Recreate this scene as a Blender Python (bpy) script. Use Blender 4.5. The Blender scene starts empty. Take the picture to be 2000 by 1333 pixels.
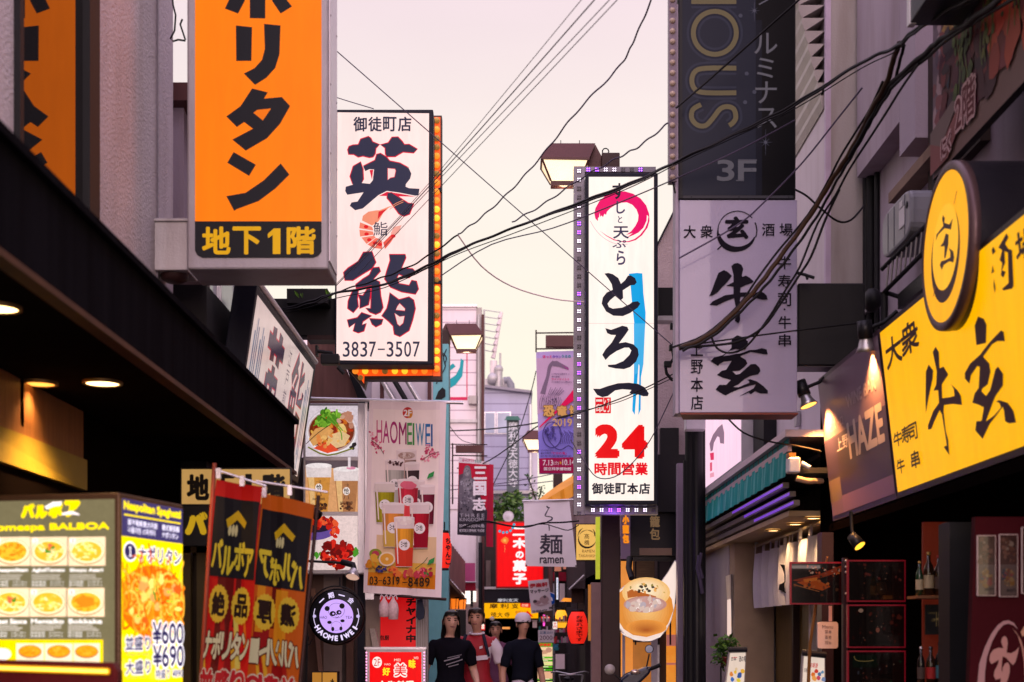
import bpy, bmesh, math, random
from mathutils import Vector, Matrix
R = math.radians
S = bpy.context.scene
COL = S.collection
random.seed(7)

# ------------------------------------------------------------------ camera
EYE = 1.55                      # camera height above the street
FPX = 2778.0                    # focal length in photo pixels (50 mm on a 36 mm frame,2000 px wide)
HZ = 1240.0                     # row of the horizon in the photograph
CX = 1000.0
cam_d = bpy.data.cameras.new('camera')
cam = bpy.data.objects.new('camera', cam_d)
COL.objects.link(cam)
S.camera = cam
cam.location = (0,0, EYE)
cam.rotation_euler = (R(90),0,0)
cam_d.lens = 50.0
cam_d.sensor_width = 36.0
cam_d.shift_y = (HZ - 666.5)/2000.0
cam_d.clip_start = 0.1
cam_d.clip_end = 2000
cam_d.dof.use_dof = True
cam_d.dof.focus_distance = 13.5
cam_d.dof.aperture_fstop = 2.6

# ------------------------------------------------------------------ sky and dusk light
W = bpy.data.worlds.new('World')
S.world = W
W.use_nodes = True
wn = W.node_tree.nodes
wl = W.node_tree.links
wn.clear()
w_out = wn.new('ShaderNodeOutputWorld')
w_sky = wn.new('ShaderNodeTexSky')
w_sky.sky_type = 'NISHITA'
w_sky.sun_disc = False
w_sky.sun_elevation = R(8)
w_sky.sun_rotation = R(176)
w_b1 = wn.new('ShaderNodeBackground')
w_b1.inputs['Strength'].default_value = 0.03
wl.new(w_sky.outputs[0], w_b1.inputs['Color'])
w_tc = wn.new('ShaderNodeTexCoord')
w_sep = wn.new('ShaderNodeSeparateXYZ')
wl.new(w_tc.outputs['Generated'], w_sep.inputs[0])
w_ramp = wn.new('ShaderNodeValToRGB')
wl.new(w_sep.outputs['Z'], w_ramp.inputs[0])
els = w_ramp.color_ramp.elements
els[0].position = 0.0; els[0].color = (1.0,0.855,0.66,1)
els[1].position = 0.20; els[1].color = (0.99,0.86,0.69,1)
for p, c in ((0.30,(0.99,0.855,0.745)),(0.41,(0.94,0.735,0.755)),(0.60,(0.86,0.66,0.84)),(1.0,(0.80,0.66,0.92))):
    e = els.new(p); e.color = (*c,1)
w_b2 = wn.new('ShaderNodeBackground')
wl.new(w_ramp.outputs[0], w_b2.inputs['Color'])
w_up = wn.new('ShaderNodeMapRange')           # the sky is brighter overhead ...
w_up.interpolation_type = 'SMOOTHSTEP'
w_up.inputs['From Min'].default_value = 0.42; w_up.inputs['From Max'].default_value = 0.75
w_up.inputs['To Min'].default_value = 0.89; w_up.inputs['To Max'].default_value = 1.7
wl.new(w_sep.outputs['Z'], w_up.inputs['Value'])
w_bk = wn.new('ShaderNodeMapRange')           # ... and towards the glow behind the photographer
w_bk.interpolation_type = 'SMOOTHSTEP'
w_bk.inputs['From Min'].default_value = 0.1; w_bk.inputs['From Max'].default_value = -0.7
w_bk.inputs['To Min'].default_value = 1.0; w_bk.inputs['To Max'].default_value = 1.6
wl.new(w_sep.outputs['Y'], w_bk.inputs['Value'])
w_mul = wn.new('ShaderNodeMath'); w_mul.operation = 'MULTIPLY'
wl.new(w_up.outputs[0], w_mul.inputs[0]); wl.new(w_bk.outputs[0], w_mul.inputs[1])
w_nz = wn.new('ShaderNodeTexNoise'); w_nz.inputs['Scale'].default_value = 3.5; w_nz.inputs['Detail'].default_value = 5
w_st = wn.new('ShaderNodeMapping'); w_st.inputs['Scale'].default_value = (1.0,1.0,3.5)     # thin veils of high cloud
wl.new(w_tc.outputs['Generated'], w_st.inputs[0]); wl.new(w_st.outputs[0], w_nz.inputs['Vector'])
w_nr = wn.new('ShaderNodeMapRange'); w_nr.inputs['From Min'].default_value = 0.3; w_nr.inputs['From Max'].default_value = 0.7
w_nr.inputs['To Min'].default_value = 0.95; w_nr.inputs['To Max'].default_value = 1.01
wl.new(w_nz.outputs['Fac'], w_nr.inputs['Value'])
w_m2 = wn.new('ShaderNodeMath'); w_m2.operation = 'MULTIPLY'
wl.new(w_mul.outputs[0], w_m2.inputs[0]); wl.new(w_nr.outputs[0], w_m2.inputs[1])
wl.new(w_m2.outputs[0], w_b2.inputs['Strength'])
w_add = wn.new('ShaderNodeAddShader')
wl.new(w_b1.outputs[0], w_add.inputs[0])
wl.new(w_b2.outputs[0], w_add.inputs[1])
wl.new(w_add.outputs[0], w_out.inputs['Surface'])

sun_d = bpy.data.lights.new('sun', 'SUN')
sun = bpy.data.objects.new('sun', sun_d)
COL.objects.link(sun)
sun_d.energy = 1.25
sun_d.angle = R(30)
sun_d.color = (1.0,0.72,0.78)
sun.rotation_euler = (R(77),0, R(4))     # soft afterglow low in the sky behind the photographer

S.view_settings.view_transform = 'Standard'
S.view_settings.look = 'None'
S.view_settings.exposure = 0.12
S.view_settings.gamma = 1.0
S.view_settings.use_curve_mapping = False
S.cycles.max_bounces = 6
S.cycles.sample_clamp_indirect = 3.0
S.cycles.caustics_reflective = False
S.cycles.caustics_refractive = False

# ------------------------------------------------------------------ helpers
def P(px, py, d):
    """point on the photo's ray (px, py) at depth d metres"""
    return Vector(((px - CX)/FPX * d, d, EYE + (HZ - py)/FPX * d))

def lin(h):
    if isinstance(h, str):
        h = h.lstrip('#')
        c = [int(h[i:i + 2],16)/255 for i in (0,2,4)]
        return tuple(x / 12.92 if x <= 0.04045 else ((x + 0.055)/1.055) ** 2.4 for x in c)
    return tuple(h[:3])

MATS = {}
def mat(name, color, rough=0.6, metal=0.0, var=0.25, scale=6.0, bump=0.15, bscale=60.0, stain=0.0,
        emit=None, estr=1.0, spec=0.22, coat=0.0, alpha=None, stretch=(1,1,1)):
    if name in MATS:
        return MATS[name]
    m = bpy.data.materials.new(name)
    MATS[name] = m
    m.use_nodes = True
    N, L = m.node_tree.nodes, m.node_tree.links
    b = N['Principled BSDF']
    c = lin(color)
    tc = N.new('ShaderNodeTexCoord')
    mp = N.new('ShaderNodeMapping')
    mp.inputs['Scale'].default_value = stretch
    L.new(tc.outputs['Object'], mp.inputs[0])
    nz = N.new('ShaderNodeTexNoise')
    nz.inputs['Scale'].default_value = scale
    nz.inputs['Detail'].default_value = 5
    L.new(mp.outputs[0], nz.inputs['Vector'])
    mx = N.new('ShaderNodeMix'); mx.data_type = 'RGBA'
    L.new(nz.outputs['Fac'], mx.inputs['Factor'])
    mx.inputs['A'].default_value = (*[x * (1-var) for x in c],1)
    mx.inputs['B'].default_value = (*[min(1, x * (1+var)) for x in c],1)
    out = mx.outputs['Result']
    if stain > 0:
        n2 = N.new('ShaderNodeTexNoise'); n2.inputs['Scale'].default_value = 2.2; n2.inputs['Detail'].default_value = 8
        m2 = N.new('ShaderNodeMapping'); m2.inputs['Scale'].default_value = (2.5,2.5,0.35)
        L.new(tc.outputs['Object'], m2.inputs[0]); L.new(m2.outputs[0], n2.inputs['Vector'])
        rp = N.new('ShaderNodeValToRGB')
        rp.color_ramp.elements[0].position = 0.48; rp.color_ramp.elements[1].position = 0.72
        L.new(n2.outputs['Fac'], rp.inputs[0])
        ml = N.new('ShaderNodeMath'); ml.operation = 'MULTIPLY'; ml.inputs[1].default_value = stain
        L.new(rp.outputs[0], ml.inputs[0])
        m3 = N.new('ShaderNodeMix'); m3.data_type = 'RGBA'
        L.new(ml.outputs[0], m3.inputs['Factor']); L.new(out, m3.inputs['A'])
        m3.inputs['B'].default_value = (c[0]*0.42, c[1]*0.33, c[2]*0.24,1)
        out = m3.outputs['Result']
    L.new(out, b.inputs['Base Color'])
    b.inputs['Roughness'].default_value = rough
    b.inputs['Metallic'].default_value = metal
    b.inputs['Specular IOR Level'].default_value = spec
    b.inputs['Coat Weight'].default_value = coat
    if bump > 0:
        bz = N.new('ShaderNodeTexNoise'); bz.inputs['Scale'].default_value = bscale; bz.inputs['Detail'].default_value = 3
        L.new(mp.outputs[0], bz.inputs['Vector'])
        bp = N.new('ShaderNodeBump'); bp.inputs['Strength'].default_value = bump; bp.inputs['Distance'].default_value = 0.01
        L.new(bz.outputs['Fac'], bp.inputs['Height']); L.new(bp.outputs[0], b.inputs['Normal'])
    if emit is not None:
        b.inputs['Emission Color'].default_value = (*lin(emit),1)
        b.inputs['Emission Strength'].default_value = estr
    if alpha is not None:
        b.inputs['Alpha'].default_value = alpha
    return m

def print_mat(name, estr=0.0, rough=0.6, coat=0.0, base=1.0, trans=0.0, grain=0.0, spec=0.2):
    """printed picture: colours come from the mesh's colour attribute"""
    if name in MATS:
        return MATS[name]
    m = bpy.data.materials.new(name); MATS[name] = m
    m.use_nodes = True
    N, L = m.node_tree.nodes, m.node_tree.links
    b = N['Principled BSDF']
    at = N.new('ShaderNodeAttribute'); at.attribute_name = 'Col'
    tc = N.new('ShaderNodeTexCoord')
    nz = N.new('ShaderNodeTexNoise'); nz.inputs['Scale'].default_value = 5.0; nz.inputs['Detail'].default_value = 4
    L.new(tc.outputs['Object'], nz.inputs['Vector'])
    mr = N.new('ShaderNodeMapRange'); mr.inputs['To Min'].default_value = 0.86*base; mr.inputs['To Max'].default_value = 1.06*base
    L.new(nz.outputs['Fac'], mr.inputs['Value'])
    mu = N.new('ShaderNodeMix'); mu.data_type = 'RGBA'; mu.blend_type = 'MULTIPLY'; mu.inputs['Factor'].default_value = 1
    L.new(at.outputs['Color'], mu.inputs['A']); L.new(mr.outputs[0], mu.inputs['B'])
    L.new(mu.outputs['Result'], b.inputs['Base Color'])
    b.inputs['Roughness'].default_value = rough
    b.inputs['Coat Weight'].default_value = coat if estr < 0.4 else 0
    b.inputs['Specular IOR Level'].default_value = 0.12 if estr > 0.4 else spec
    if estr > 0:
        d1 = N.new('ShaderNodeMapping'); d1.inputs['Scale'].default_value = (3.0,3.0,0.5); L.new(tc.outputs['Object'], d1.inputs[0])
        d2 = N.new('ShaderNodeTexNoise'); d2.inputs['Scale'].default_value = 3.0; d2.inputs['Detail'].default_value = 9; d2.inputs['Roughness'].default_value = 0.65
        L.new(d1.outputs[0], d2.inputs['Vector'])
        d3 = N.new('ShaderNodeMapRange'); d3.inputs['From Min'].default_value = 0.35; d3.inputs['From Max'].default_value = 0.62
        d3.inputs['To Min'].default_value = 0.90; d3.inputs['To Max'].default_value = 1.0
        L.new(d2.outputs['Fac'], d3.inputs['Value'])
        d4 = N.new('ShaderNodeMix'); d4.data_type = 'RGBA'; d4.blend_type = 'MULTIPLY'; d4.inputs['Factor'].default_value = 1
        L.new(at.outputs['Color'], d4.inputs['A']); L.new(d3.outputs[0], d4.inputs['B'])
        em = d4.outputs['Result']
        if grain:
            g1 = N.new('ShaderNodeTexNoise'); g1.inputs['Scale'].default_value = 38; g1.inputs['Detail'].default_value = 6; g1.inputs['Distortion'].default_value = 0.8
            L.new(tc.outputs['Object'], g1.inputs['Vector'])
            g2 = N.new('ShaderNodeMapRange'); g2.inputs['From Min'].default_value = 0.3; g2.inputs['From Max'].default_value = 0.7
            g2.inputs['To Min'].default_value = 1-grain; g2.inputs['To Max'].default_value = 1+grain * 0.6
            L.new(g1.outputs['Fac'], g2.inputs['Value'])
            g3 = N.new('ShaderNodeMix'); g3.data_type = 'RGBA'; g3.blend_type = 'MULTIPLY'; g3.inputs['Factor'].default_value = 1
            L.new(em, g3.inputs['A']); L.new(g2.outputs[0], g3.inputs['B']); em = g3.outputs['Result']
        L.new(em, b.inputs['Emission Color'])
        b.inputs['Emission Strength'].default_value = estr
        dk = N.new('ShaderNodeMix'); dk.data_type = 'RGBA'; dk.blend_type = 'MULTIPLY'; dk.inputs['Factor'].default_value = 1
        L.new(mu.outputs['Result'], dk.inputs['A']); dk.inputs['B'].default_value = (0.12,0.12,0.12,1)
        L.new(dk.outputs['Result'], b.inputs['Base Color'])
    if trans > 0:
        tr = N.new('ShaderNodeBsdfTranslucent'); L.new(mu.outputs['Result'], tr.inputs['Color'])
        ms = N.new('ShaderNodeMixShader'); ms.inputs[0].default_value = trans
        L.new(b.outputs[0], ms.inputs[1]); L.new(tr.outputs[0], ms.inputs[2])
        L.new(ms.outputs[0], N['Material Output'].inputs['Surface'])
    return m

def tag(o, label=None, cat=None, group=None, kind=None):
    if label: o['label'] = label
    if cat: o['category'] = cat
    if group: o['group'] = group
    if kind: o['kind'] = kind
    return o

def thing(name, label, cat, loc=(0,0,0), group=None):
    o = bpy.data.objects.new(name, None)
    o.empty_display_size = 0.1
    COL.objects.link(o)
    o.location = loc
    return tag(o, label, cat, group)

class MB:
    """collects simple solids in world coordinates and links them as ONE mesh object"""
    def __init__(s):
        s.v = []; s.f = []; s.mi = []; s.sm = []
    def add(s, vs, fs, mi=0, smooth=False):
        b = len(s.v)
        s.v += [Vector(x) for x in vs]
        s.f += [[b + i for i in f] for f in fs]
        s.mi += [mi]*len(fs); s.sm += [smooth]*len(fs)
        return s
    def box(s, c, size, mi=0, rot=None):
        hx, hy, hz = size[0]/2, size[1]/2, size[2]/2
        vs = [Vector((x, y, z)) for x in (-hx, hx) for y in (-hy, hy) for z in (-hz, hz)]
        if rot is not None:
            vs = [rot @ v for v in vs]
        c = Vector(c)
        return s.add([c + v for v in vs],[(0,1,3,2),(4,6,7,5),(0,4,5,1),(2,3,7,6),(0,2,6,4),(1,5,7,3)], mi)
    def span(s, a, b, mi=0):
        a, b = Vector(a), Vector(b)
        return s.box((a + b)/2,[abs(b[i]-a[i]) for i in range(3)], mi)
    def hexa(s, front, back, mi=0):
        """front / back: four matching corner points each"""
        n = len(front)
        vs = list(front)+list(back)
        fs = [tuple(range(n)), tuple(range(2*n - 1, n - 1,-1))]
        for i in range(n):
            j = (i + 1) % n
            fs.append((i, n + i, n + j, j))
        return s.add(vs, fs, mi)
    def prism(s, pts, ext, mi=0):
        ext = Vector(ext)
        return s.hexa([Vector(p) for p in pts],[Vector(p)+ext for p in pts], mi)
    def quad(s, pts, mi=0):
        return s.add(pts,[tuple(range(len(pts)))], mi)
    def tube(s, pts, r, n=6, mi=0, cap=True, smooth=True):
        pts = [Vector(p) for p in pts]
        rs = r if isinstance(r,(list, tuple)) else [r]*len(pts)
        rings = []
        up = None
        for i, p in enumerate(pts):
            t = (pts[min(i + 1, len(pts)-1)]-pts[max(i - 1,0)])
            t = t.normalized() if t.length > 1e-9 else Vector((0,0,1))
            if up is None:
                up = Vector((0,0,1)) if abs(t.z) < 0.9 else Vector((1,0,0))
            a = t.cross(up)
            if a.length < 1e-6:
                up = Vector((1,0,0)); a = t.cross(up)
            a.normalize(); b = a.cross(t).normalized(); up = b
            rings.append([p + (a * math.cos(2*math.pi * k / n)+b * math.sin(2*math.pi * k / n))*rs[i] for k in range(n)])
        vs = [v for r_ in rings for v in r_]
        fs = []
        for i in range(len(pts)-1):
            for k in range(n):
                fs.append((i * n + k, i * n + (k + 1) % n,(i + 1)*n + (k + 1) % n,(i + 1)*n + k))
        s.add(vs, fs, mi, smooth)
        if cap:
            s.add(rings[0],[tuple(range(n - 1,-1,-1))], mi)
            s.add(rings[-1],[tuple(range(n))], mi)
        return s
    def lathe(s, c, prof, axis=(0,0,1), n=20, mi=0, smooth=True):
        """prof: (radius, height along axis) pairs"""
        ax = Vector(axis).normalized()
        a = ax.orthogonal().normalized(); b = ax.cross(a)
        c = Vector(c)
        vs = []
        for r, h in prof:
            for k in range(n):
                t = 2*math.pi * k / n
                vs.append(c + ax * h + (a * math.cos(t)+b * math.sin(t))*max(r,1e-4))
        fs = []
        for i in range(len(prof)-1):
            for k in range(n):
                fs.append((i * n + k, i * n + (k + 1) % n,(i + 1)*n + (k + 1) % n,(i + 1)*n + k))
        return s.add(vs, fs, mi, smooth)
    def cyl(s, a, b, r, n=16, mi=0):
        return s.tube([a, b], r, n, mi)
    def ball(s, c, r, mi=0, n=12):
        if not isinstance(r,(list, tuple)): r = (r, r, r)
        c = Vector(c); vs = []; fs = []
        m = max(4, n // 2+1)
        for i in range(m + 1):
            t = math.pi * i / m
            for k in range(n):
                u = 2*math.pi * k / n
                st = max(math.sin(t),1e-3)
                vs.append(c + Vector((r[0]*st * math.cos(u), r[1]*st * math.sin(u), r[2]*math.cos(t))))
        for i in range(m):
            for k in range(n):
                fs.append((i * n + k,(i + 1)*n + k,(i + 1)*n + (k + 1) % n, i * n + (k + 1) % n))
        return s.add(vs, fs, mi, True)
    def build(s, name, mats, parent=None, bevel=0.0):
        me = bpy.data.meshes.new(name)
        off = Vector(parent.location) if parent is not None else Vector((0,0,0))
        if parent is not None and parent.parent is not None:
            off = parent.matrix_world.translation if False else off + Vector(parent.parent.location)
        me.from_pydata([tuple(v - off) for v in s.v],[], s.f)
        if not isinstance(mats,(list, tuple)): mats = [mats]
        for m in mats: me.materials.append(m)
        for p, i, k in zip(me.polygons, s.mi, s.sm):
            p.material_index = i; p.use_smooth = k
        bm = bmesh.new(); bm.from_mesh(me)
        bmesh.ops.recalc_face_normals(bm, faces=bm.faces)
        bm.to_mesh(me); bm.free()
        o = bpy.data.objects.new(name, me)
        COL.objects.link(o)
        if parent is not None: o.parent = parent
        if bevel > 0:
            md = o.modifiers.new('bevel', 'BEVEL'); md.width = bevel; md.segments = 2; md.limit_method = 'ANGLE'
        return o

# ---- flat pictures and lettering -----------------------------------------
_txt = {}
def text_mesh(s, bold=0.0, shear=0.0):
    """outline of a piece of text as triangles, normalised to the unit square"""
    k = (s, bold, shear)
    if k in _txt: return _txt[k]
    cu = bpy.data.curves.new('t', 'FONT')
    cu.body = s; cu.size = 1.0; cu.offset = bold; cu.shear = shear; cu.resolution_u = 4
    ob = bpy.data.objects.new('t', cu)
    COL.objects.link(ob)
    dg = bpy.context.evaluated_depsgraph_get()
    me = bpy.data.meshes.new_from_object(ob.evaluated_get(dg))
    vs = [(v.co.x, v.co.y) for v in me.vertices]
    fs = [tuple(p.vertices) for p in me.polygons]
    bpy.data.objects.remove(ob); bpy.data.curves.remove(cu); bpy.data.meshes.remove(me)
    if vs:
        x0 = min(v[0] for v in vs); x1 = max(v[0] for v in vs); y0 = min(v[1] for v in vs); y1 = max(v[1] for v in vs)
        w = max(x1-x0,1e-3); h = max(y1-y0,1e-3)
        vs = [((v[0]-x0)/w,(v[1]-y0)/h) for v in vs]
    else:
        w = h = 1
    _txt[k] = (vs, fs, w / h)
    return _txt[k]

class Plane:
    """a flat (or gently waving) face in the street: origin o, right U, up V, normal N towards the viewer"""
    def __init__(s, o, U, V, w, h, disp=None):
        s.o = Vector(o); s.U = Vector(U).normalized(); s.V = Vector(V).normalized()
        s.N = s.U.cross(s.V).normalized()
        s.w, s.h, s.disp = w, h, disp
    def at(s, u, v, off=0.0):
        return s.o + s.U * u + s.V * v + s.N * off
    def px(s, x, y):
        d = Vector(((x - CX)/FPX,1.0,(HZ - y)/FPX)); c = Vector((0,0, EYE))
        t = (s.o - c).dot(s.N)/d.dot(s.N)
        q = c + d * t - s.o
        return (q.dot(s.U), q.dot(s.V))

def front_plane(x0, y0, x1, y1, d, disp=None):
    """upright face square to the street between photo corners (x0,y0) top-left and (x1,y1) bottom-right"""
    a = P(x0, y1, d); b = P(x1, y0, d)
    return Plane(a,(1,0,0),(0,0,1), b.x - a.x, b.z - a.z, disp)

def corner_plane(tl, tr, bl, disp=None):
    """face through three world corners"""
    tl, tr, bl = Vector(tl), Vector(tr), Vector(bl)
    U = tr - tl; V = tl - bl
    V = V - U * (V.dot(U)/U.dot(U))
    return Plane(bl, U, V, U.length, V.length, disp)

class Art:
    """polygons, strokes and lettering lying on a Plane, one colour each, every layer a hair above the last"""
    def __init__(s, pl, off=0.002, step=0.0001):
        s.pl = pl; s.off = off; s.step = step
        s.v = []; s.f = []; s.c = []
    def _put(s, uv, faces, col, z=None):
        o = s.off if z is None else z
        b = len(s.v)
        s.v += [s.pl.at(u, v, o) for u, v in uv]
        c = lin(col)
        for f in faces:
            s.f.append([b + i for i in f]); s.c.append(c)
        if z is None: s.off += s.step
        return s
    def poly(s, uv, col):
        n = len(uv)
        vs, fs = tri(uv)
        return s._put(vs, fs, col)
    def ppoly(s, pts, col):
        return s.poly([s.pl.px(*p) for p in pts], col)
    def grid(s, u0, v0, u1, v1, col, n=1, m=1):
        uv = [(u0+(u1-u0)*i / n, v0+(v1-v0)*j / m) for j in range(m + 1) for i in range(n + 1)]
        fs = [(j * (n + 1)+i, j * (n + 1)+i + 1,(j + 1)*(n + 1)+i + 1,(j + 1)*(n + 1)+i) for j in range(m) for i in range(n)]
        return s._put(uv, fs, col)
    def rect(s, x0, y0, x1, y1, col, n=1, m=1):
        a = s.pl.px(x0, y1); b = s.pl.px(x1, y0)
        return s.grid(a[0], a[1], b[0], b[1], col, n, m)
    def pgrid(s, tl, tr, br, bl, col, n=6, m=12):
        uv = []
        for j in range(m + 1):
            for i in range(n + 1):
                a, b = i / n, j / m
                x = (tl[0]*(1-a)+tr[0]*a)*(1-b)+(bl[0]*(1-a)+br[0]*a)*b
                y = (tl[1]*(1-a)+tr[1]*a)*(1-b)+(bl[1]*(1-a)+br[1]*a)*b
                uv.append(s.pl.px(x, y))
        fs = [(j * (n + 1)+i, j * (n + 1)+i + 1,(j + 1)*(n + 1)+i + 1,(j + 1)*(n + 1)+i) for j in range(m) for i in range(n)]
        return s._put(uv, fs, col)
    def ell(s, cx, cy, rx, ry, col, n=24, rot=0.0, wob=0.0, a0=0, a1=360):
        pts = []
        for k in range(n):
            t = R(a0)+(R(a1)-R(a0))*k / (n if a1-a0 >= 360 else n - 1)
            q = 1+wob * (random.random()-0.5)
            x, y = rx * q * math.cos(t), ry * q * math.sin(t)
            pts.append((cx + x * math.cos(rot)-y * math.sin(rot), cy + x * math.sin(rot)+y * math.cos(rot)))
        uv = [s.pl.px(*p) for p in pts]
        s._put(uv,[tuple(range(n))], col)
        return s
    def ring(s, cx, cy, rx, ry, th, col, a0=0, a1=360, n=32, taper=None):
        pts = []
        for k in range(n + 1):
            t = R(a0+(a1-a0)*k / n)
            q = th * (taper(k / n) if taper else 1.0)
            pts.append(((cx + (rx + q / 2)*math.cos(t), cy + (ry + q / 2)*math.sin(t)),(cx + (rx - q / 2)*math.cos(t), cy + (ry - q / 2)*math.sin(t))))
        uv = [s.pl.px(*p) for pr in pts for p in pr]
        return s._put(uv,[(2*k,2*k + 1,2*k + 3,2*k + 2) for k in range(n)], col)
    def stroke(s, pts, w, col, smooth=3):
        """brush stroke through photo points; w one width or one per point (photo pixels)"""
        ws = list(w) if isinstance(w,(list, tuple)) else [w]*len(pts)
        if smooth > 1 and len(pts) > 2:
            q = []; qw = []
            for i in range(len(pts)-1):
                p0 = pts[max(i - 1,0)]; p1 = pts[i]; p2 = pts[i + 1]; p3 = pts[min(i + 2, len(pts)-1)]
                for k in range(smooth):
                    t = k / smooth
                    q.append(tuple(0.5*(2*p1[a]+(p2[a]-p0[a])*t + (2*p0[a]-5*p1[a]+4*p2[a]-p3[a])*t * t + (3*p1[a]-p0[a]-3*p2[a]+p3[a])*t ** 3) for a in (0,1)))
                    qw.append(ws[i]+(ws[i + 1]-ws[i])*t)
            q.append(pts[-1]); qw.append(ws[-1]); pts, ws = q, qw
        uv = []
        for i, p in enumerate(pts):
            a = pts[max(i - 1,0)]; b = pts[min(i + 1, len(pts)-1)]
            dx, dy = b[0]-a[0], b[1]-a[1]; l = math.hypot(dx, dy) or 1
            nx, ny = -dy / l * ws[i]/2, dx / l * ws[i]/2
            uv += [s.pl.px(p[0]+nx, p[1]+ny), s.pl.px(p[0]-nx, p[1]-ny)]
        return s._put(uv,[(2*i,2*i + 1,2*i + 3,2*i + 2) for i in range(len(pts)-1)], col)
    def text(s, t, x0, y0, x1, y1, col, bold=0.0, shear=0.0, rot=0, edge=None, ew=0.02, mirror=False):
        """lettering filling the photo box (x0,y0)-(x1,y1); rot in quarter turns; edge = outline colour"""
        a = s.pl.px(x0, y1); b = s.pl.px(x1, y0)
        vs, fs, _ = text_mesh(t,0.0, shear)
        h = abs(b[1]-a[1]); sg = 1 if b[0] > a[0] else -1
        cw = abs(b[0]-a[0])/max(1, len(t))
        em = min(h, cw * 1.6)
        for bl, cc in (((bold + ew, edge),) if edge else ())+((bold, col),):
            e = bl * em; i = bold * em
            if bl <= 0: sh = [(0,0)]
            else:
                m = 8 if bl > 0.02 else 4
                sh = [(e * math.cos(2*math.pi * (k + .5)/m), e * math.sin(2*math.pi * (k + .5)/m)) for k in range(m)]
            ax, bx = a[0]+sg * i, b[0]-sg * i
            ay, by = a[1]+i, b[1]-i
            for dx, dy in sh:
                out = []
                for x, y in vs:
                    if mirror: x = 1-x
                    if rot == 1: x, y = y,1-x
                    out.append((ax + (bx - ax)*x + dx, ay + (by - ay)*y + dy))
                s._put(out, fs, cc, s.off)
                s.off += 0.00004 if len(sh) > 1 else 0
            s.off += s.step
        return s
    def vtext(s, t, x0, y0, x1, y1, col, bold=0.0, gap=0.12, **k):
        n = len(t); h = (y1-y0)/n
        for i, ch in enumerate(t):
            g0 = y0+i * h + h * gap / 2; g1 = y0+(i + 1)*h - h * gap / 2
            xa, xb = x0, x1
            if ch in '一二三ー-・':
                m = (g0+g1)/2
                q = {'一': .08, '二': .34, '三': .46, 'ー': .5, '-': .06, '・': .1}[ch]*h
                if ch == '・': xa, xb = (x0+x1)/2-q,(x0+x1)/2+q
                if ch == 'ー': xa, xb = (x0+x1)/2-.08*h,(x0+x1)/2+.08*h
                s.text(ch, xa, m - q, xb, m + q, col, bold, rot=1 if ch == 'ー' else 0, **k); continue
            s.text(ch, xa, g0, xb, g1, col, bold, **k)
        return s
    def htext(s, t, x0, y0, x1, y1, col, bold=0.0, gap=0.1, **k):
        n = len(t); w = (x1-x0)/n
        for i, ch in enumerate(t):
            xa, xb, ya, yb = x0+i * w + w * gap / 2, x0+(i + 1)*w - w * gap / 2, y0, y1
            if ch in ' ': continue
            hh = y1-y0
            if ch in '-一ー': ya, yb = y0+hh * .46, y0+hh * .55
            if ch in '1lIi': m = (xa + xb)/2; xa, xb = m - w * .13, m + w * .13
            if ch in '.,': ya = y1-hh * .14; m = (xa + xb)/2; xa, xb = m - hh * .07, m + hh * .07
            if ch in '・': ya, yb = y0+hh * .42, y0+hh * .58; m = (xa + xb)/2; xa, xb = m - hh * .08, m + hh * .08
            s.text(ch, xa, ya, xb, yb, col, bold, **k)
        return s
    def gell(s, cx, cy, rx, ry, c0, c1, n=9, dx=0.0, dy=0.0, q0=1.0, q1=0.15, k=24):
        """soft printed blend from the rim colour c0 to the centre colour c1"""
        a, b = lin(c0), lin(c1)
        for i in range(n):
            t = i / (n - 1); q = q0+(q1-q0)*t
            s.ell(cx + dx * t, cy + dy * t, rx * q, ry * q, tuple(a[j]+(b[j]-a[j])*t for j in range(3)), k)
        return s
    def scatter(s, pts_fn, n, cols, size, asp=0.5, wob=0.5, k=7):
        st = s.step; s.step = min(st,0.00005)
        for _ in range(n):
            x, y = pts_fn()
            q = size * random.uniform(0.5,1.3)
            s.ell(x, y, q, q * random.uniform(asp,1), random.choice(cols), k, random.uniform(0,3.14), wob)
        s.step = st
        return s
    def bend(s, g=0.035):
        """cut every piece of the print along a fine grid and let it follow the waving cloth
        (the wave is linear inside each cell, so all layers stay parallel)"""
        pl = s.pl; fu, fv = pl.disp
        def lin_(f, x):
            k = math.floor(x / g); t = x / g - k
            return f(k * g)*(1-t)+f((k + 1)*g)*t
        bm = bmesh.new()
        la = bm.faces.layers.int.new('i')
        loc = []
        for v in s.v:
            q = v - pl.o; loc.append(Vector((q.dot(pl.U), q.dot(pl.V), q.dot(pl.N))))
        bv = [bm.verts.new(q) for q in loc]
        for i, f in enumerate(s.f):
            try: bm.faces.new([bv[k] for k in f])[la] = i
            except ValueError: pass
        for ax in (0,1):
            lo = min(q[ax] for q in loc); hi = max(q[ax] for q in loc)
            k = (math.floor(lo / g)+1)*g
            while k < hi:
                co = Vector((0,0,0)); co[ax] = k; no = Vector((0,0,0)); no[ax] = 1
                bmesh.ops.bisect_plane(bm, geom=bm.verts[:]+bm.edges[:]+bm.faces[:], dist=1e-6, plane_co=co, plane_no=no)
                k += g
        bm.verts.index_update()
        s.v = [pl.o + pl.U * v.co.x + pl.V * v.co.y + pl.N * (v.co.z + lin_(fu, v.co.x)+lin_(fv, v.co.y)) for v in bm.verts]
        cs = s.c
        s.c = [cs[f[la]] for f in bm.faces]; s.f = [[v.index for v in f.verts] for f in bm.faces]
        bm.free()
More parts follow.
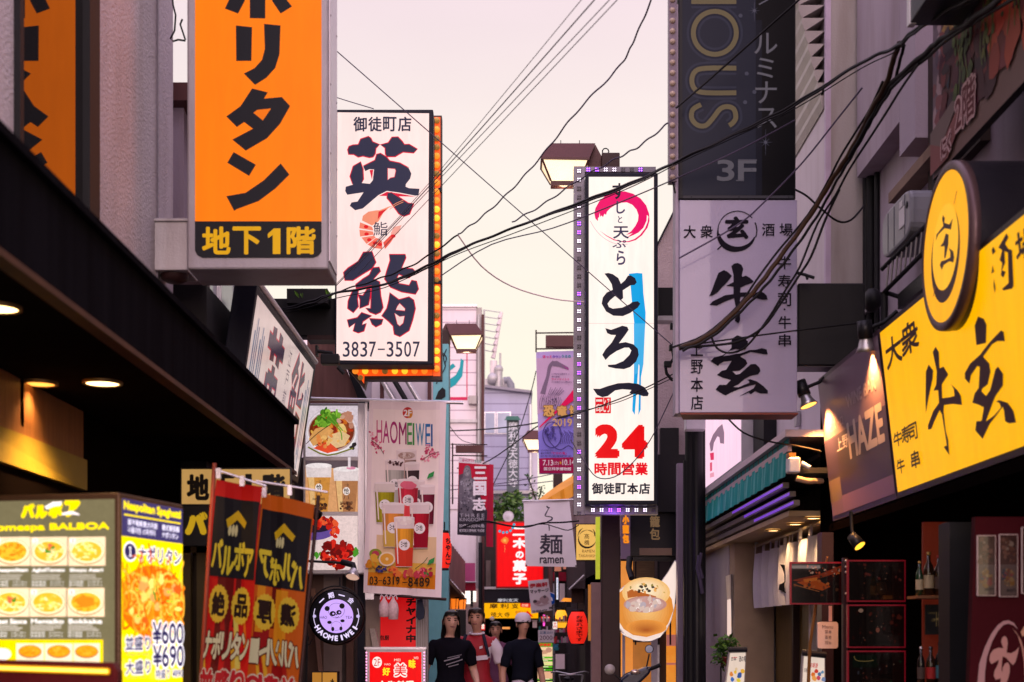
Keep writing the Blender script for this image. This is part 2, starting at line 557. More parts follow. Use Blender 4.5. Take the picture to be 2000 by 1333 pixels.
    def build(s, name, m, parent=None, solid=0.0):
        me = bpy.data.meshes.new(name)
        off = Vector((0,0,0)); p = parent
        while p is not None:
            off += Vector(p.location); p = p.parent
        if s.pl.disp: s.bend()
        me.from_pydata([tuple(v - off) for v in s.v],[], s.f)
        me.materials.append(m)
        ca = me.color_attributes.new('Col', 'FLOAT_COLOR', 'CORNER')
        for pl, c in zip(me.polygons, s.c):
            for li in pl.loop_indices:
                ca.data[li].color = (*c,1)
        o = bpy.data.objects.new(name, me)
        COL.objects.link(o)
        if parent is not None: o.parent = parent
        if solid:
            md = o.modifiers.new('thickness', 'SOLIDIFY'); md.thickness = solid; md.offset = -1
        return o

def tri(uv):
    """triangulate a simple, possibly concave polygon"""
    from mathutils.geometry import tessellate_polygon
    fs = tessellate_polygon([[Vector((u, v,0)) for u, v in uv]])
    return list(uv),[tuple(f) for f in fs]

def crop(x0, y0, sc, pts):
    return [(x0+x / sc, y0+y / sc) for x, y in pts]

def in_ell(cx, cy, rx, ry):
    def f():
        t = random.uniform(0,2*math.pi); q = math.sqrt(random.random())
        return cx + rx * q * math.cos(t), cy + ry * q * math.sin(t)
    return f
def in_rect(x0, y0, x1, y1):
    return lambda: (random.uniform(x0, x1), random.uniform(y0, y1))

def noodles(a, cx, cy, rx, ry, n, cols, w, hump=0.0):
    """a heap of curled noodles inside an ellipse"""
    f = in_ell(cx, cy, rx * 0.86, ry * 0.86)
    for _ in range(n):
        x, y = f(); t = random.uniform(0,6.28); l = rx * random.uniform(0.25,0.6); c = random.uniform(-2.4,2.4)
        pts = []
        for k in range(5):
            q = t + c * (k - 2)/4
            pts.append((x, y)); x += l / 4*math.cos(q); y += l / 4*math.sin(q)*ry / rx
            e = ((x - cx)/rx) ** 2+((y - cy)/ry) ** 2
            if e > 0.95: x, y = cx + (x - cx)*0.95, cy + (y - cy)*0.95
        a.stroke(pts, w, random.choice(cols),2)

def cable(pts, r, name='overhead_cable', label='', group='overhead cables', m=None, n=5):
    b = MB()
    b.tube(pts, r, n)
    return tag(b.build(name, m or M_wire), label, 'cable', group)

def sag(a, b, s, n=14):
    a, b = Vector(a), Vector(b)
    return [a + (b - a)*(k / n)-Vector((0,0, s * 4*(k / n)*(1-k / n))) for k in range(n + 1)]

def lamp_light(parent, kind, loc, energy, color, size=0.05, aim=None, spot=100, blend=0.6):
    d = bpy.data.lights.new('lamp_light', kind)
    d.energy = energy; d.color = color
    if kind in ('POINT', 'SPOT'): d.shadow_soft_size = size
    if kind == 'AREA': d.size = size
    if kind == 'SPOT': d.spot_size = R(spot); d.spot_blend = blend
    o = bpy.data.objects.new('lamp_light', d); COL.objects.link(o)
    off = Vector(parent.location) if parent else Vector((0,0,0))
    o.location = Vector(loc)-off
    if aim is not None:
        o.rotation_euler = (Vector(aim)-Vector(loc)).to_track_quat('-Z', 'Y').to_euler()
    if parent: o.parent = parent
    return o

def copy_tree(o, parent=None, **props):
    c = o.copy(); COL.objects.link(c)
    if parent is not None: c.parent = parent
    for ch in list(o.children): copy_tree(ch, c)
    for k, v in props.items(): c[k] = v
    return c

# ------------------------------------------------------------------ shared materials
M_wire = mat('black_rubber', '#0c0a0e',0.6, bump=0)
M_wire2 = mat('grey_rubber',(0.07,0.055,0.10),0.6, bump=0)
M_black = mat('black_paint',(0.007,0.007,0.009),0.55, var=0.3, bump=0.1, spec=.25)
M_blackm = mat('black_steel',(0.018,0.018,0.022),0.35, metal=0.3, var=0.4)
M_navy = mat('navy_frame',(0.014,0.015,0.026),0.5, var=0.2, spec=.12)
M_brown = mat('brown_paint',(0.085,0.03,0.03),0.45, var=0.2, bump=0.05)
M_dkbrown = mat('dark_brown_paint',(0.03,0.012,0.012),0.5, var=0.3)
M_steel = mat('brushed_steel',(0.55,0.53,0.55),0.32, metal=0.85, var=0.2, stretch=(1,1,8))
M_galv = mat('galvanised_steel',(0.42,0.40,0.42),0.5, metal=0.5, var=0.3, scale=4, stain=0.35)
M_alu = mat('aluminium',(0.6,0.58,0.62),0.4, metal=0.6, var=0.15)
M_white = mat('white_paint',(0.72,0.70,0.72),0.55, var=0.08, stain=0.12)
M_plaster = mat('pink_grey_plaster',(0.60,0.53,0.57),0.85, var=0.10, scale=3, bump=0.9, bscale=55, stain=0.3)
M_plaster2 = mat('rough_plaster',(0.40,0.32,0.34),0.9, var=0.15, scale=5, bump=1.0, bscale=40, stain=0.15)
M_lilac = mat('lilac_render',(0.36,0.30,0.36),0.8, var=0.12, scale=2, bump=0.2, stain=0.3)
M_cream = mat('cream_render',(0.40,0.36,0.35),0.8, var=0.12, scale=2, bump=0.2, stain=0.55)
M_pale = mat('pale_render',(0.58,0.52,0.56),0.8, var=0.08, scale=2, bump=0.1, stain=0.15)
M_asphalt = mat('asphalt',(0.05,0.05,0.052),0.8, var=0.3, scale=30, bump=0.5, bscale=200)
M_concrete = mat('concrete',(0.28,0.26,0.26),0.85, var=0.2, scale=4, bump=0.3, stain=0.4)
M_wood = mat('brown_wood',(0.16,0.075,0.06),0.6, var=0.5, scale=3, stretch=(6,6,0.6), bump=0.2)
M_tealp = mat('teal_paint',(0.10,0.30,0.33),0.6, var=0.2, stain=0.2)
M_print = print_mat('printed_sheet',0.0,0.55)
M_cloth = print_mat('printed_cloth',0.0,0.85, trans=0.12)
M_glow = print_mat('backlit_print',1.0,0.35, coat=0.2)
M_dim = print_mat('dim_backlit_print',0.45,0.4, coat=0.2)
M_glass = mat('dark_glass',(0.02,0.02,0.025),0.08, var=0.1, bump=0, spec=0.8)
# ================================================================== ground
g = MB(); g.quad([(-600,-60,-0.02),(600,-60,-0.02),(600,900,-0.02),(-600,900,-0.02)])
tag(g.build('ground', M_concrete), kind='structure')
g = MB(); g.quad([(-2.0,-6,0),(2.2,-6,0),(2.2,70,0),(-2.0,70,0)])
tag(g.build('street', M_asphalt), kind='structure')
for sx, a, b in ((-1,-2.6,-2.0),(1,2.2,2.8)):
    g = MB(); g.span((a,-6,-0.01),(b,60,0.1))
    tag(g.build('pavement', M_concrete), kind='structure')

# ================================================================== near left shop building
WX = -2.26
t = thing('shop_building', 'pink grey plastered shop building with a black canopy, nearest on the left', 'building',(-3,6,0))
b = MB()
b.span((-5.5,2.0,0),(WX,6.45,9.5)); b.span((-5.5,7.68,0),(WX,9.03,9.5))
b.span((-5.5,6.45,0),(WX,7.68,2.5)); b.span((-5.5,6.45,7.6),(WX,7.68,9.5)); b.span((-5.5,6.45,2.5),(-2.6,7.68,7.6))
b.span((-5.5,9.04,0),(WX - 0.004,9.5,9.5))
b.build('wall', M_plaster, t)
b = MB()
for y in (9.035,):
    b.span((WX - .02, y - .006,2.6),(WX + .012, y + .006,9.4))
b.build('joint_strip', mat('grey_joint',(0.16,0.14,0.17),0.6), t)
b = MB()
for a, c in (((WX - .1,6.45,2.5),(WX + .03,6.5,7.6)),((WX - .1,7.5,2.5),(WX + .035,7.68,7.6)),((WX - .1,6.5,2.5),(WX + .02,7.5,2.56))):
    b.span(a, c)
w = b.build('window', M_black, t)
b = MB(); b.quad([(WX - .004,6.5,2.56),(WX - .004,7.5,2.56),(WX - .004,7.5,7.6),(WX - .004,6.5,7.6)])
b.build('pane', mat('reflecting_glass',(0.20,0.18,0.19),0.02, metal=1.0, var=0.04, bump=0), w)
# canopy: steel fascia and black soffit
b = MB()
b.span((-1.56,2.0,2.70),(-1.53,10.0,3.03)); b.span((-2.3,9.97,2.70),(-1.56,10.0,3.03))
b.span((-1.57,2.0,3.03),(-1.50,10.02,3.06))
c = b.build('canopy', mat('dark_canopy_steel',(0.011,0.010,0.013),0.6, var=0.5, scale=2, stretch=(1,6, .3), stain=.3, spec=0), t)
b = MB(); b.span((WX,2.0,2.715),(-1.565,9.96,2.76)); b.build('soffit', mat('soffit_black',(0.014,0.010,0.008),0.7, var=.3, spec=0), c)
b = MB(); b.span((-1.575,2.0,2.675),(-1.515,10.02,2.698)); b.build('drip_edge', mat('rusty_edge',(0.09,0.035,0.018),0.7, var=.5), c)
# yellow fascia under the canopy and brown back wall
b = MB(); b.hexa([P(-140,775,5.47), Vector((WX + .05,7.40,2.457)), Vector((WX + .05,7.40,2.30)), Vector((WX + .05,5.47,2.30))],
                 [Vector((WX + .002,5.47,2.46)), Vector((WX + .002,7.40,2.457)), Vector((WX + .002,7.40,2.30)), Vector((WX + .002,5.47,2.30))])
b.build('valance', mat('mustard_paint',(0.36,0.26,0.035),0.45, var=.25), t)
b = MB(); b.span((WX + .004,5.0,2.46),(WX + .03,7.40,2.71)); b.build('wood_panel', mat('amber_wood',(0.30,0.13,0.045),0.5, var=.5, scale=4, stretch=(8,8, .5)), t)
b = MB(); b.span((WX - .01,2.0,0),(WX + .02,7.4,2.298)); b.span((WX - .01,7.42,0),(WX + .04,9.98,2.714)); b.build('shade_panel', mat('canopy_shade',(0.006,0.004,0.004),0.6, spec=0), t)  # dark panel over the wall, shade under the canopy put into its colour

M_lampglow = mat('warm_lamp',(1, .8, .5),0.4, bump=0, emit=(1.0,0.62,0.24), estr=7.0)
M_lampdim = mat('amber_lamp',(1, .6, .2),0.4, bump=0, emit=(1.0,0.40,0.06), estr=2.2)
def downlight(x, y, z, r, label, m, e, group='downlights under the black canopy', col=(1, .55, .2)):
    t = thing('ceiling_light', label, 'downlight',(x, y, z), group)
    b = MB(); b.lathe((x, y, z),[(r * 1.18,0.0),(r * 1.18,-.012),(r,-.014),(r,-.002)]); b.build('trim_ring', mat('brass_ring',(.35, .22, .08), .35, metal=.7), t)
    b = MB(); b.lathe((x, y, z),[(0,-.010),(r,-.008)]); b.build('lens', m, t)
    if e: lamp_light(t, 'SPOT',(x, y, z - .03), e, col, .05,(x, y,0),130)
for px, py, r, lab, m, e in ((200,747, .077, 'bright downlight in the black soffit, rightmost and fully lit', M_lampglow,75),
                         (77,748, .072, 'amber downlight in the soffit beside the brown back wall', M_lampdim,10),
                         (-4,600, .07, 'downlight in the black soffit cut by the left edge of the photo', M_lampglow,5)):
    d = (2.712-EYE)*FPX / (HZ - py); x = (px - CX)/FPX * d
    downlight(max(x, WX + .075), d,2.715, r, lab, m, e)

# ================================================================== big orange lightbox
D = 8.6
t = thing('projecting_sign', 'tall orange lightbox sign with thick black katakana in a steel case', 'sign', P(510,525, D))
b = MB()
x0, x1 = P(365,0, D).x, P(641,0, D).x
z0, z1 = P(0,526, D).z,6.6
b.span((x0, D, z0),(x1, D + .42, z1)); b.build('case', mat('dull_steel_case',(.30, .28, .31), .5, metal=.25, var=.25, scale=3, stain=.35), t, .012)
pl = front_plane(365,-500,641,526, D - .001)
a = Art(pl)
a.rect(381,-300,628,434, '#ff7a00')
a.build('face', print_mat('orange_backlit_print',0.95, .5), t)
a = Art(pl, .004)
K = '#15141c'
def cp(pts): return crop(370,0,3.1, pts)
for pts in ([(215,55),(250,-20),(340,-60),(335,10),(295,85)],[(366,-200),(460,-200),(460,115),(366,113)],
            [(490,-20),(540,-60),(622,42),(553,85),(505,15)],
            [(282,157),(380,167),(376,372),(284,372)],
            [(452,147),(552,157),(546,330),(520,415),(465,475),(398,517),(330,448),(395,415),(440,365),(457,300)],
            [(380,538),(475,562),(452,600),(560,590),(610,645),(550,752),(470,840),(342,915),(260,848),(385,782),(332,742),(288,772),(224,708),(310,645)],
            [(268,923),(403,1000),(362,1068),(230,988)],
            [(553,992),(606,1060),(520,1145),(420,1220),(285,1270),(272,1280),(224,1190),(340,1170),(450,1095)]):
    a.ppoly(cp(pts), K)
a.ppoly(cp([(388,686),(412,668),(495,660),(445,732)]), '#ff7a00')
# black base band with rounded corners
a.ppoly([(381,433),(628,433),(628,492),(622,500),(612,504),(396,504),(386,499),(381,490)], '#141218')
a.htext('地下',393,443,512,498, '#e8a808', .035, .06)
a.ppoly([(523,458),(535,447),(548,447),(548,497),(533,497),(533,460),(524,466)], '#e8a808')
a.text('階',560,443,617,498, '#e8a808', .035)
a.build('lettering', mat_l := print_mat('sign_vinyl',0.8, .45), t)
for i in range(5):
    for s in (0,1):
        MB().ball((x1+.004, D + (.06 if s else .36), z0+.3+i * .42), .008, n=6).build('rivet', M_galv, t)
pl2 = Plane((x1+.001, D + .02, z0+.05),(0,1,0),(0,0,1), .38, z1-z0)
b = MB(); b.span((x1-.01, D + .035, z0+.06),(x1+.006, D + .39, z1)); b.build('side_panel', mat('white_acrylic',(.75, .68, .76), .3, var=.06, stain=.1), t)
# bracket box to the wall
t = thing('sign_bracket', 'grey steel bracket box carrying the orange sign on the plaster wall', 'bracket', P(330,530,9.1))
b = MB(); xb0, xb1 = P(292,0,9.0).x, P(366,0,9.0).x
b.span((xb0,9.0, P(0,528,9.0).z),(xb1,9.3, P(0,428,9.0).z)); b.span((xb0-.02,8.985, P(0,434,9.0).z),(xb1+.01,9.31, P(0,427,9.0).z)); b.build('box', M_galv, t, .006)
b = MB(); b.lathe((xb0+.13,9.12, P(0,528,9.0).z),[(.09,0),(.085,-.03),(.05,-.05),(0,-.05)]); b.build('cap', M_dkbrown, t)
# loose wire loops on the corner of the plaster wall
tag(MB().tube([P(*p,9.1) for p in ((335,-20),(338,10),(343,30),(341,60),(333,76),(338,81),(348,78),(362,80))], .006).tube([P(*p,9.1) for p in ((362,78),(356,60),(352,48),(356,38))], .006).build('wire_loop', M_wire), 'black wire loops hanging at the corner of the plaster wall beside the orange sign', 'cable')

# ================================================================== second left building (sushi shop)
t = thing('shop_building', 'low sushi shop building with dark front and stained timber post behind the orange sign', 'building',(-3,11.5,0))
b = MB(); b.span((-5.5,9.55,0),(-2.05,13.4,3.9)); b.build('wall', mat('black_front',(0.008,0.007,0.009), .6, var=.3, spec=.2), t)
b = MB(); b.span((-5.5,10.4,3.9),(-2.4,13.4,5.45)); b.build('upper_wall', M_lilac, t)
b = MB(); b.hexa([(-5.5,10.3,5.55),(-2.15,10.3,5.55),(-2.15,13.5,5.0),(-5.5,13.5,5.0)],[(-5.5,10.3,5.42),(-2.15,10.3,5.42),(-2.15,13.5,4.87),(-5.5,13.5,4.87)]); b.build('roof', M_brown, t)
b = MB(); b.span(P(335,760,9.75), P(410,520,9.9)); b.build('post', mat('stained_timber',(.13, .085, .085), .75, var=.5, scale=5, stretch=(6,6, .5), stain=.6), t)
b = MB(); b.span(P(312,760,9.6), P(335,520,9.7)); b.build('pilaster', M_plaster, t)
f = MB(); f.span((-2.4,10.6,4.1),(-2.36,12.9,5.2)); wn_ = f.build('window', mat('bluish_glass',(.2, .22, .28), .12, var=.2, bump=0), t)
for y in (10.6,11.4,12.2,12.95): MB().span((-2.4, y - .03,4.05),(-2.33, y + .03,5.25)).build('mullion', M_alu, wn_)
t = thing('planter', 'green leafy plants in a ledge planter above the black sign beam', 'plant', P(600,590,12.4))
b = MB(); b.span(P(560,592,12.4), P(648,580,12.7)); b.build('trough', M_black, t)
b = MB()
M_leaf = mat('bright_leaf',(.09, .20, .02), .6, var=.5, scale=20)
for i in range(90):
    p = P(random.uniform(572,645),584,12.4+random.random()*.25); l = random.uniform(.04, .1); an = random.uniform(-.9, .9)
    q = p + Vector((math.sin(an)*l, random.uniform(-.03, .03), math.cos(an)*l)); m_ = (p + q)/2+Vector((.012,-.01, .01))
    b.add([p, m_, q, m_ - Vector((.024,0, .01))],[(0,1,2,3)])
b.build('leaves', M_leaf, t)

# tilted fascia sign of the sushi shop
tl, tr = P(505,556,10.0), P(617,735,13.0)
br = P(582,945,13.0) ; tr.z = br.z + 1.08; tl.z = tr.z + .0
tl = Vector((tr.x - .0,10.0, tr.z)); 
dx = br.x - tr.x
bl = Vector((tl.x + dx,10.0, br.z))
t = thing('fascia_sign', 'pale tilted shop sign with dark brush characters edged red above the black canopy', 'sign', bl)
pl = corner_plane(tl, tr, bl)
pl.N = pl.N if pl.N.x > 0 else -pl.N
b = MB(); n = pl.N
b.hexa([tl, tr, br, bl],[p - n * .16 for p in (tl, tr, br, bl)]); b.build('case', M_navy, t, .01)
a = Art(pl, .003)
w_, h_ = pl.w, pl.h
a.grid(.05, .05, w_ - .12, h_ - .06, '#f0d6d0')
def brush_uv(a, u0, v0, u1, v1, strokes, col, edge=None):
    for ww, cc in ((1.0, edge),(0.0, col)):
        if cc is None: continue
        for pts, wd in strokes:
            q = [(u0+(u1-u0)*x, v0+(v1-v0)*(1-y)) for x, y in pts]
            wd_ = wd * min(u1-u0, v1-v0)+ww * .025
            uv = []
            for i, p in enumerate(q):
                A = q[max(i - 1,0)]; B = q[min(i + 1, len(q)-1)]
                ddx, ddy = B[0]-A[0], B[1]-A[1]; l = math.hypot(ddx, ddy) or 1
                uv += [(p[0]-ddy / l * wd_ / 2, p[1]+ddx / l * wd_ / 2),(p[0]+ddy / l * wd_ / 2, p[1]-ddx / l * wd_ / 2)]
            a._put(uv,[(2*i,2*i + 1,2*i + 3,2*i + 2) for i in range(len(q)-1)], cc)
S_EI = [([(.02, .14),(.98, .14)], .15),([(.3,0),(.33, .28)], .2),([(.7,0),(.67, .28)], .2),([(.22, .4),(.2, .68)], .16),([(.22, .42),(.8, .42),(.78, .66)], .13),([(.5, .3),(.5, .68),(.12,1)], .17),([(.0, .68),(1, .7)], .14),([(.55, .72),(.95,1)], .17)]
S_SHI = [([(.36,0),(.05, .25)], .15),([(.3, .12),(.45, .16),(.28, .3)], .1),([(.12, .34),(.1, .68),(.46, .68),(.46, .34),(.12, .34)], .1),([(.28, .34),(.28, .68)], .08),([(.12, .5),(.46, .5)], .07),([(.08, .8),(.04, .98)], .1),([(.24, .8),(.26, .98)], .09),([(.4, .8),(.48, .96)], .1),([(.66,0),(.63, .38),(.95, .36),(.97, .26)], .12),([(.92, .1),(.66, .2)], .1),([(.64, .52),(.62, .98),(.94, .98),(.94, .52),(.64, .52)], .12),([(.64, .74),(.94, .74)], .09)]
brush_uv(a, .66, .07,1.38, .98, S_EI, '#3a2c44', '#d01838')
brush_uv(a,1.84, .07,2.52, .98, S_SHI, '#3a2c44', '#d01838')
vs = [(.12, .15, .28, .9),(.34, .12, .5, .88),(w_ - .4, .12, w_ - .22, .9)]
for u0, v0, u1, v1 in vs:
    a.grid(u0+.07, v0-.02, u0+.1, v1, '#5a7090'); a.grid(u0, v0+.1, u0+.04, v1-.1, '#5a7090'); a.grid(u1-.03, v0+.2, u1, v1-.05, '#4a5c80')
for k, ch in enumerate('江戸前鮨処'):
    vv, ff, _ = text_mesh(ch)
    a._put([(1.56+.14*x, .82-.16*k + .13*y) for x, y in vv], ff, '#5a4858'); a.off += .0003
a.build('face', print_mat('glossy_backlit_print', .6, .2, coat=.06), t)
b = MB(); b.tube([tl + Vector((0,0, .03)), tr + Vector((0,0, .03))], .022,8); b.build('top_rail', M_alu, t)

# ================================================================== white vertical sign with the two big characters
D = 12.5
t = thing('projecting_sign', 'white lightbox sign with two huge black brush characters edged in red', 'sign', P(748,710, D))
b = MB(); b.span(P(654,712, D), P(846,214, D)+Vector((0, .26,0))); b.build('case', M_navy, t, .008)
pl = front_plane(654,214,846,712, D - .001)
a = Art(pl, .003)
a.ppoly([(659,220),(838,222),(835,706),(657,704)], '#ffe0da')
a.build('face', print_mat('pink_white_backlit_print', .97, .4, coat=.2), t)
a = Art(pl, .006)
N1, RD = '#2f2f48', '#e8163c'
def c1(p): return crop(655,250,5.555, p)
def c2(p): return crop(655,470,5.555, p)
shapes = [c1([(135,240),(150,205),(190,190),(250,185),(275,125),(360,97),(385,115),(405,155),(480,185),(440,225),(432,285),(410,318),(370,325),(300,308),(250,320),(200,290),(145,290)]),
          c1([(490,187),(575,165),(615,105),(680,102),(725,150),(750,185),(800,182),(890,235),(850,275),(735,265),(690,290),(650,315),(560,315),(545,290),(540,220)]),
          c1([(450,290),(490,280),(555,320),(590,362),(700,385),(800,440),(828,500),(815,555),(768,615),(765,640),(800,655),(915,662),(905,735),(870,742),(690,708),(560,690),(470,735),(300,880),(215,900),(155,850),(175,810),(240,800),(305,705),(130,732),(105,690),(112,640),(190,618),(160,530),(195,420),(275,372),(300,450),(305,560),(290,600),(375,608),(405,570),(418,455),(370,455),(325,475),(300,420),(430,355)]),
          c1([(565,710),(610,705),(690,755),(790,820),(850,825),(805,940),(745,962),(690,935),(600,810),(562,765)]),
          c2([(305,130),(400,125),(415,175),(440,240),(400,305),(300,365),(190,435),(105,435),(90,350),(140,300),(250,230)]),
          c2([(405,300),(475,292),(490,335),(415,420),(480,450),(492,600),(518,730),(490,780),(440,805),(375,780),(330,735),(385,740),(390,580),(395,490),(300,510),(225,520),(222,480),(300,420),(370,375)]),
          c2([(195,535),(250,545),(240,640),(250,720),(195,785),(135,740),(140,660),(170,590)]),
          c2([(250,590),(300,600),(345,530),(385,525),(380,600),(360,700),(265,740),(270,650)]),
          c2([(130,865),(240,840),(285,785),(395,820),(300,880),(290,920),(335,900),(310,985),(250,1005),(195,985),(215,900),(150,945)]),
          c2([(370,850),(520,860),(500,910),(440,940),(400,910)]),
          c2([(585,155),(760,155),(765,190),(720,300),(840,310),(870,340),(800,408),(690,370),(670,400),(690,470),(800,490),(830,435),(880,445),(902,530),(870,585),(720,560),(600,510),(535,420),(560,330),(595,220)]),
          c2([(590,570),(690,645),(800,615),(850,650),(868,740),(840,860),(800,980),(700,1045),(640,1020),(628,930),(580,880),(505,820),(560,740),(580,660)])]
holes = [c1([(565,440),(650,445),(660,470),(645,540),(600,550),(565,570)]),
         c2([(700,680),(760,740),(755,770),(655,760),(670,715)]), c2([(640,790),(700,825),(755,820),(740,900),(700,935),(670,910)])]
def grow(pts, e):
    cx = sum(p[0] for p in pts)/len(pts); cy = sum(p[1] for p in pts)/len(pts)
    out = []
    n = len(pts); area = sum(pts[i][0]*pts[(i + 1) % n][1]-pts[(i + 1) % n][0]*pts[i][1] for i in range(n))
    s = 1 if area > 0 else -1
    for i in range(n):
        A, B = pts[i - 1], pts[(i + 1) % n]
        dx, dy = B[0]-A[0], B[1]-A[1]; l = math.hypot(dx, dy) or 1
        out.append((pts[i][0]+dy / l * e * s, pts[i][1]-dx / l * e * s))
    return out
for q in shapes: a.ppoly(grow(q,1.3), RD)
for q in shapes: a.ppoly(grow(q,-.5), N1)
for q in holes: a.ppoly(q, RD)
for q in holes: a.ppoly(grow(q,-1.2), '#ffe0da')
a.htext('御徒町店',689,229,805,258, N1, .025, .08)
a.htext('3837-3507',668,668,822,698, N1, .012, .2)
# prawn
def seg(pts, c): a.ppoly(c1(pts), c)
seg([(445,900),(480,900),(605,850),(520,930),(470,1020),(400,1065),(290,1010),(300,960),(360,915)], '#ff9a78')
seg([(470,915),(560,885),(500,950),(460,1000)], '#e8202c')
for pts, c in (([(270,1030),(400,1080),(415,1120),(260,1095)], '#ff8a70'),([(262,1110),(410,1130),(420,1165),(270,1185)], '#ff8a70'),([(285,1195),(420,1175),(440,1195),(340,1265)], '#ff8a70'),([(350,1270),(440,1200),(470,1205),(420,1310)], '#ff7a62'),([(430,1310),(475,1205),(510,1240),(510,1320)], '#ff7a62'),([(540,1320),(520,1250),(620,1150),(660,1160),(600,1250)], '#f45a4a'),([(600,1150),(640,1080),(720,1060),(690,1140),(640,1180)], '#ffb0a0')):
    seg(pts, c)
for x, y in ((335,1078),(340,1158),(370,1220),(430,1255),(485,1270),(630,1180)): a.ell(655+x / 5.555,250+y / 5.555,4.5,3.4, '#f01820',10)
for y in (860,880): a.stroke(c1([(590, y + 10),(660, y - 35),(740, y - 70)]),1.2, '#ff9a70')
a.text('鮨',655+413/5.555,250+1025/5.555,655+568/5.555,250+1178/5.555, '#33334c', .004)
a.build('lettering', mat_l, t)
# arrow shaped bulb board behind it
t2 = thing('bulb_board', 'orange arrow shaped board of round bulbs framing the white sign', 'sign', P(790,740, D + .35))
E = D + .33
b = MB()
b.prism([P(842,226, E), P(863,226, E), P(863,742, E), P(842,742, E)],(0, .12,0))
b.prism([P(682,713, E), P(841.5,713, E), P(841.5,742, E), P(716,742, E), P(712,760, E), P(676,718, E)],(0, .12,0))
b.build('case', mat('dark_case',(.05, .025, .02), .5), t2)
b = MB()
b.quad([P(846,229, E - .004), P(860,229, E - .004), P(860,735, E - .004), P(846,735, E - .004)])
b.quad([P(688,717, E - .004), P(845,717, E - .004), P(845,734, E - .004), P(712,735, E - .004), P(711,750, E - .004)])
b.build('back_plate', mat('orange_plate',(.55, .09, .01), .4, emit=(1, .09, .005), estr=.7), t2)
M_bon = mat('lit_bulb',(1, .5, .1), .3, bump=0, emit=(1.0, .50, .02), estr=1.15)
M_bmid = mat('half_lit_bulb',(.9, .35, .06), .3, bump=0, emit=(1.0, .27, .015), estr=.75)
M_bfaint = mat('faint_glow_bulb',(.42, .26, .06), .25, bump=0, emit=(.5, .25, .05), estr=.2)  # bulbs that are off, given a faint amber glow
pat = [0,1,0,0,1,1,0,1,1,1,2,2,1,0,2,0,0,1,0,2,1,1,0,2,1,1,2,2,1][:29]
for k in range(29):
    p = P(853,236+k * 17.3, E - .02)
    MB().ball(p,(.029, .03, .029), n=12).build('bulb',(M_bfaint, M_bmid, M_bon)[pat[k]], t2)
for k, st in enumerate((1,2,1,0,2,2,1,1)):
    MB().ball(P(694+k * 19.3,725, E - .02),(.029, .03, .029), n=12).build('bulb',(M_bfaint, M_bmid, M_bon)[st], t2)
MB().ball(P(704,738, E - .02),(.025, .03, .025), n=12).build('bulb', M_bfaint, t2)
for y in (372,552): MB().span(P(842, y + 2, E - .035), P(863, y - 2, E)).build('clip', M_navy, t2)
# black beam carrying it
t = thing('sign_beam', 'black steel box beam holding the white two character sign', 'bracket', P(590,655,12.62))
b = MB(); b.span(P(528,657,12.62), P(656,583,12.62)+Vector((0, .18,0))); b.build('beam', M_black, t, .01)
b = MB(); b.span(P(600,664,12.6), P(660,655,12.6)+Vector((0, .2,0))); b.build('flange', M_dkbrown, t)
t = thing('security_camera', 'black camera on a bracket at the lower left corner of the white sign', 'camera', P(640,700,12.4))
MB().box(P(645,703,12.4),(.16, .1, .09)).build('body', M_black, t, .01)
MB().tube([P(660,718,12.4), P(672,730,12.4)], .02).build('lens', M_black, t)
MB().tube([P(617,686,12.45), P(650,690,12.45)], .016).build('arm', M_black, t)
MB().box(P(619,686,12.46),(.02, .08, .09)).build('wall_plate', M_black, t)
# ================================================================== lit menu cabinet at the lower left
Z1 = 2.10
A0, A1, A2 = Vector((-2.02,5.60,0)), Vector((-1.517,5.5,0)), Vector((-1.391,6.02,0))
t = thing('menu_cabinet', 'lit corner menu cabinet with yellow pasta pictures and prices, lower left', 'sign',(-1.75,5.7,0))
up = Vector((0,0,1))
def vpanel(a, b_, z0, z1): return corner_plane(a + up * z1, b_ + up * z1, a + up * z0)
b = MB(); back = Vector((-.25, .6,0))
b.hexa([A0+up * 1.0, A1+up * 1.0, A2+up * 1.0, A0+back + up * 1.0],[A0+up * Z1, A1+up * Z1, A2+up * Z1, A0+back + up * Z1])
b.build('case', mat('bronze_case',(.10, .055, .03), .4, metal=.3), t, .008)
pl = vpanel(A0, A1,1.0, Z1)
a = Art(pl, .002, .00004)
GR, YE = '#8d8058', '#ffe000'
a.grid(.0, .0, pl.w - .02, pl.h - .025, '#6d6448')
def u(px): return pl.px(px,1100)[0]
a.text('Romespa BALBOA',-24,1020,214,1042, YE, .07)
for k,(ch, cx_, cy_, s_) in enumerate((('バ',56,998,15),('ル',82,1000,14),('ボ',110,997,16),('ア',143,994,17))):
    a.text(ch, cx_ - s_, cy_ - s_, cx_ + s_ - 2, cy_ + s_, YE, .11)
a.ppoly([(88,990),(104,981),(122,980),(120,988),(105,990),(92,996)], '#fff4f0')
a.stroke([(122,1005),(140,1002),(156,1006)],[4,7,2], '#fff0f0')
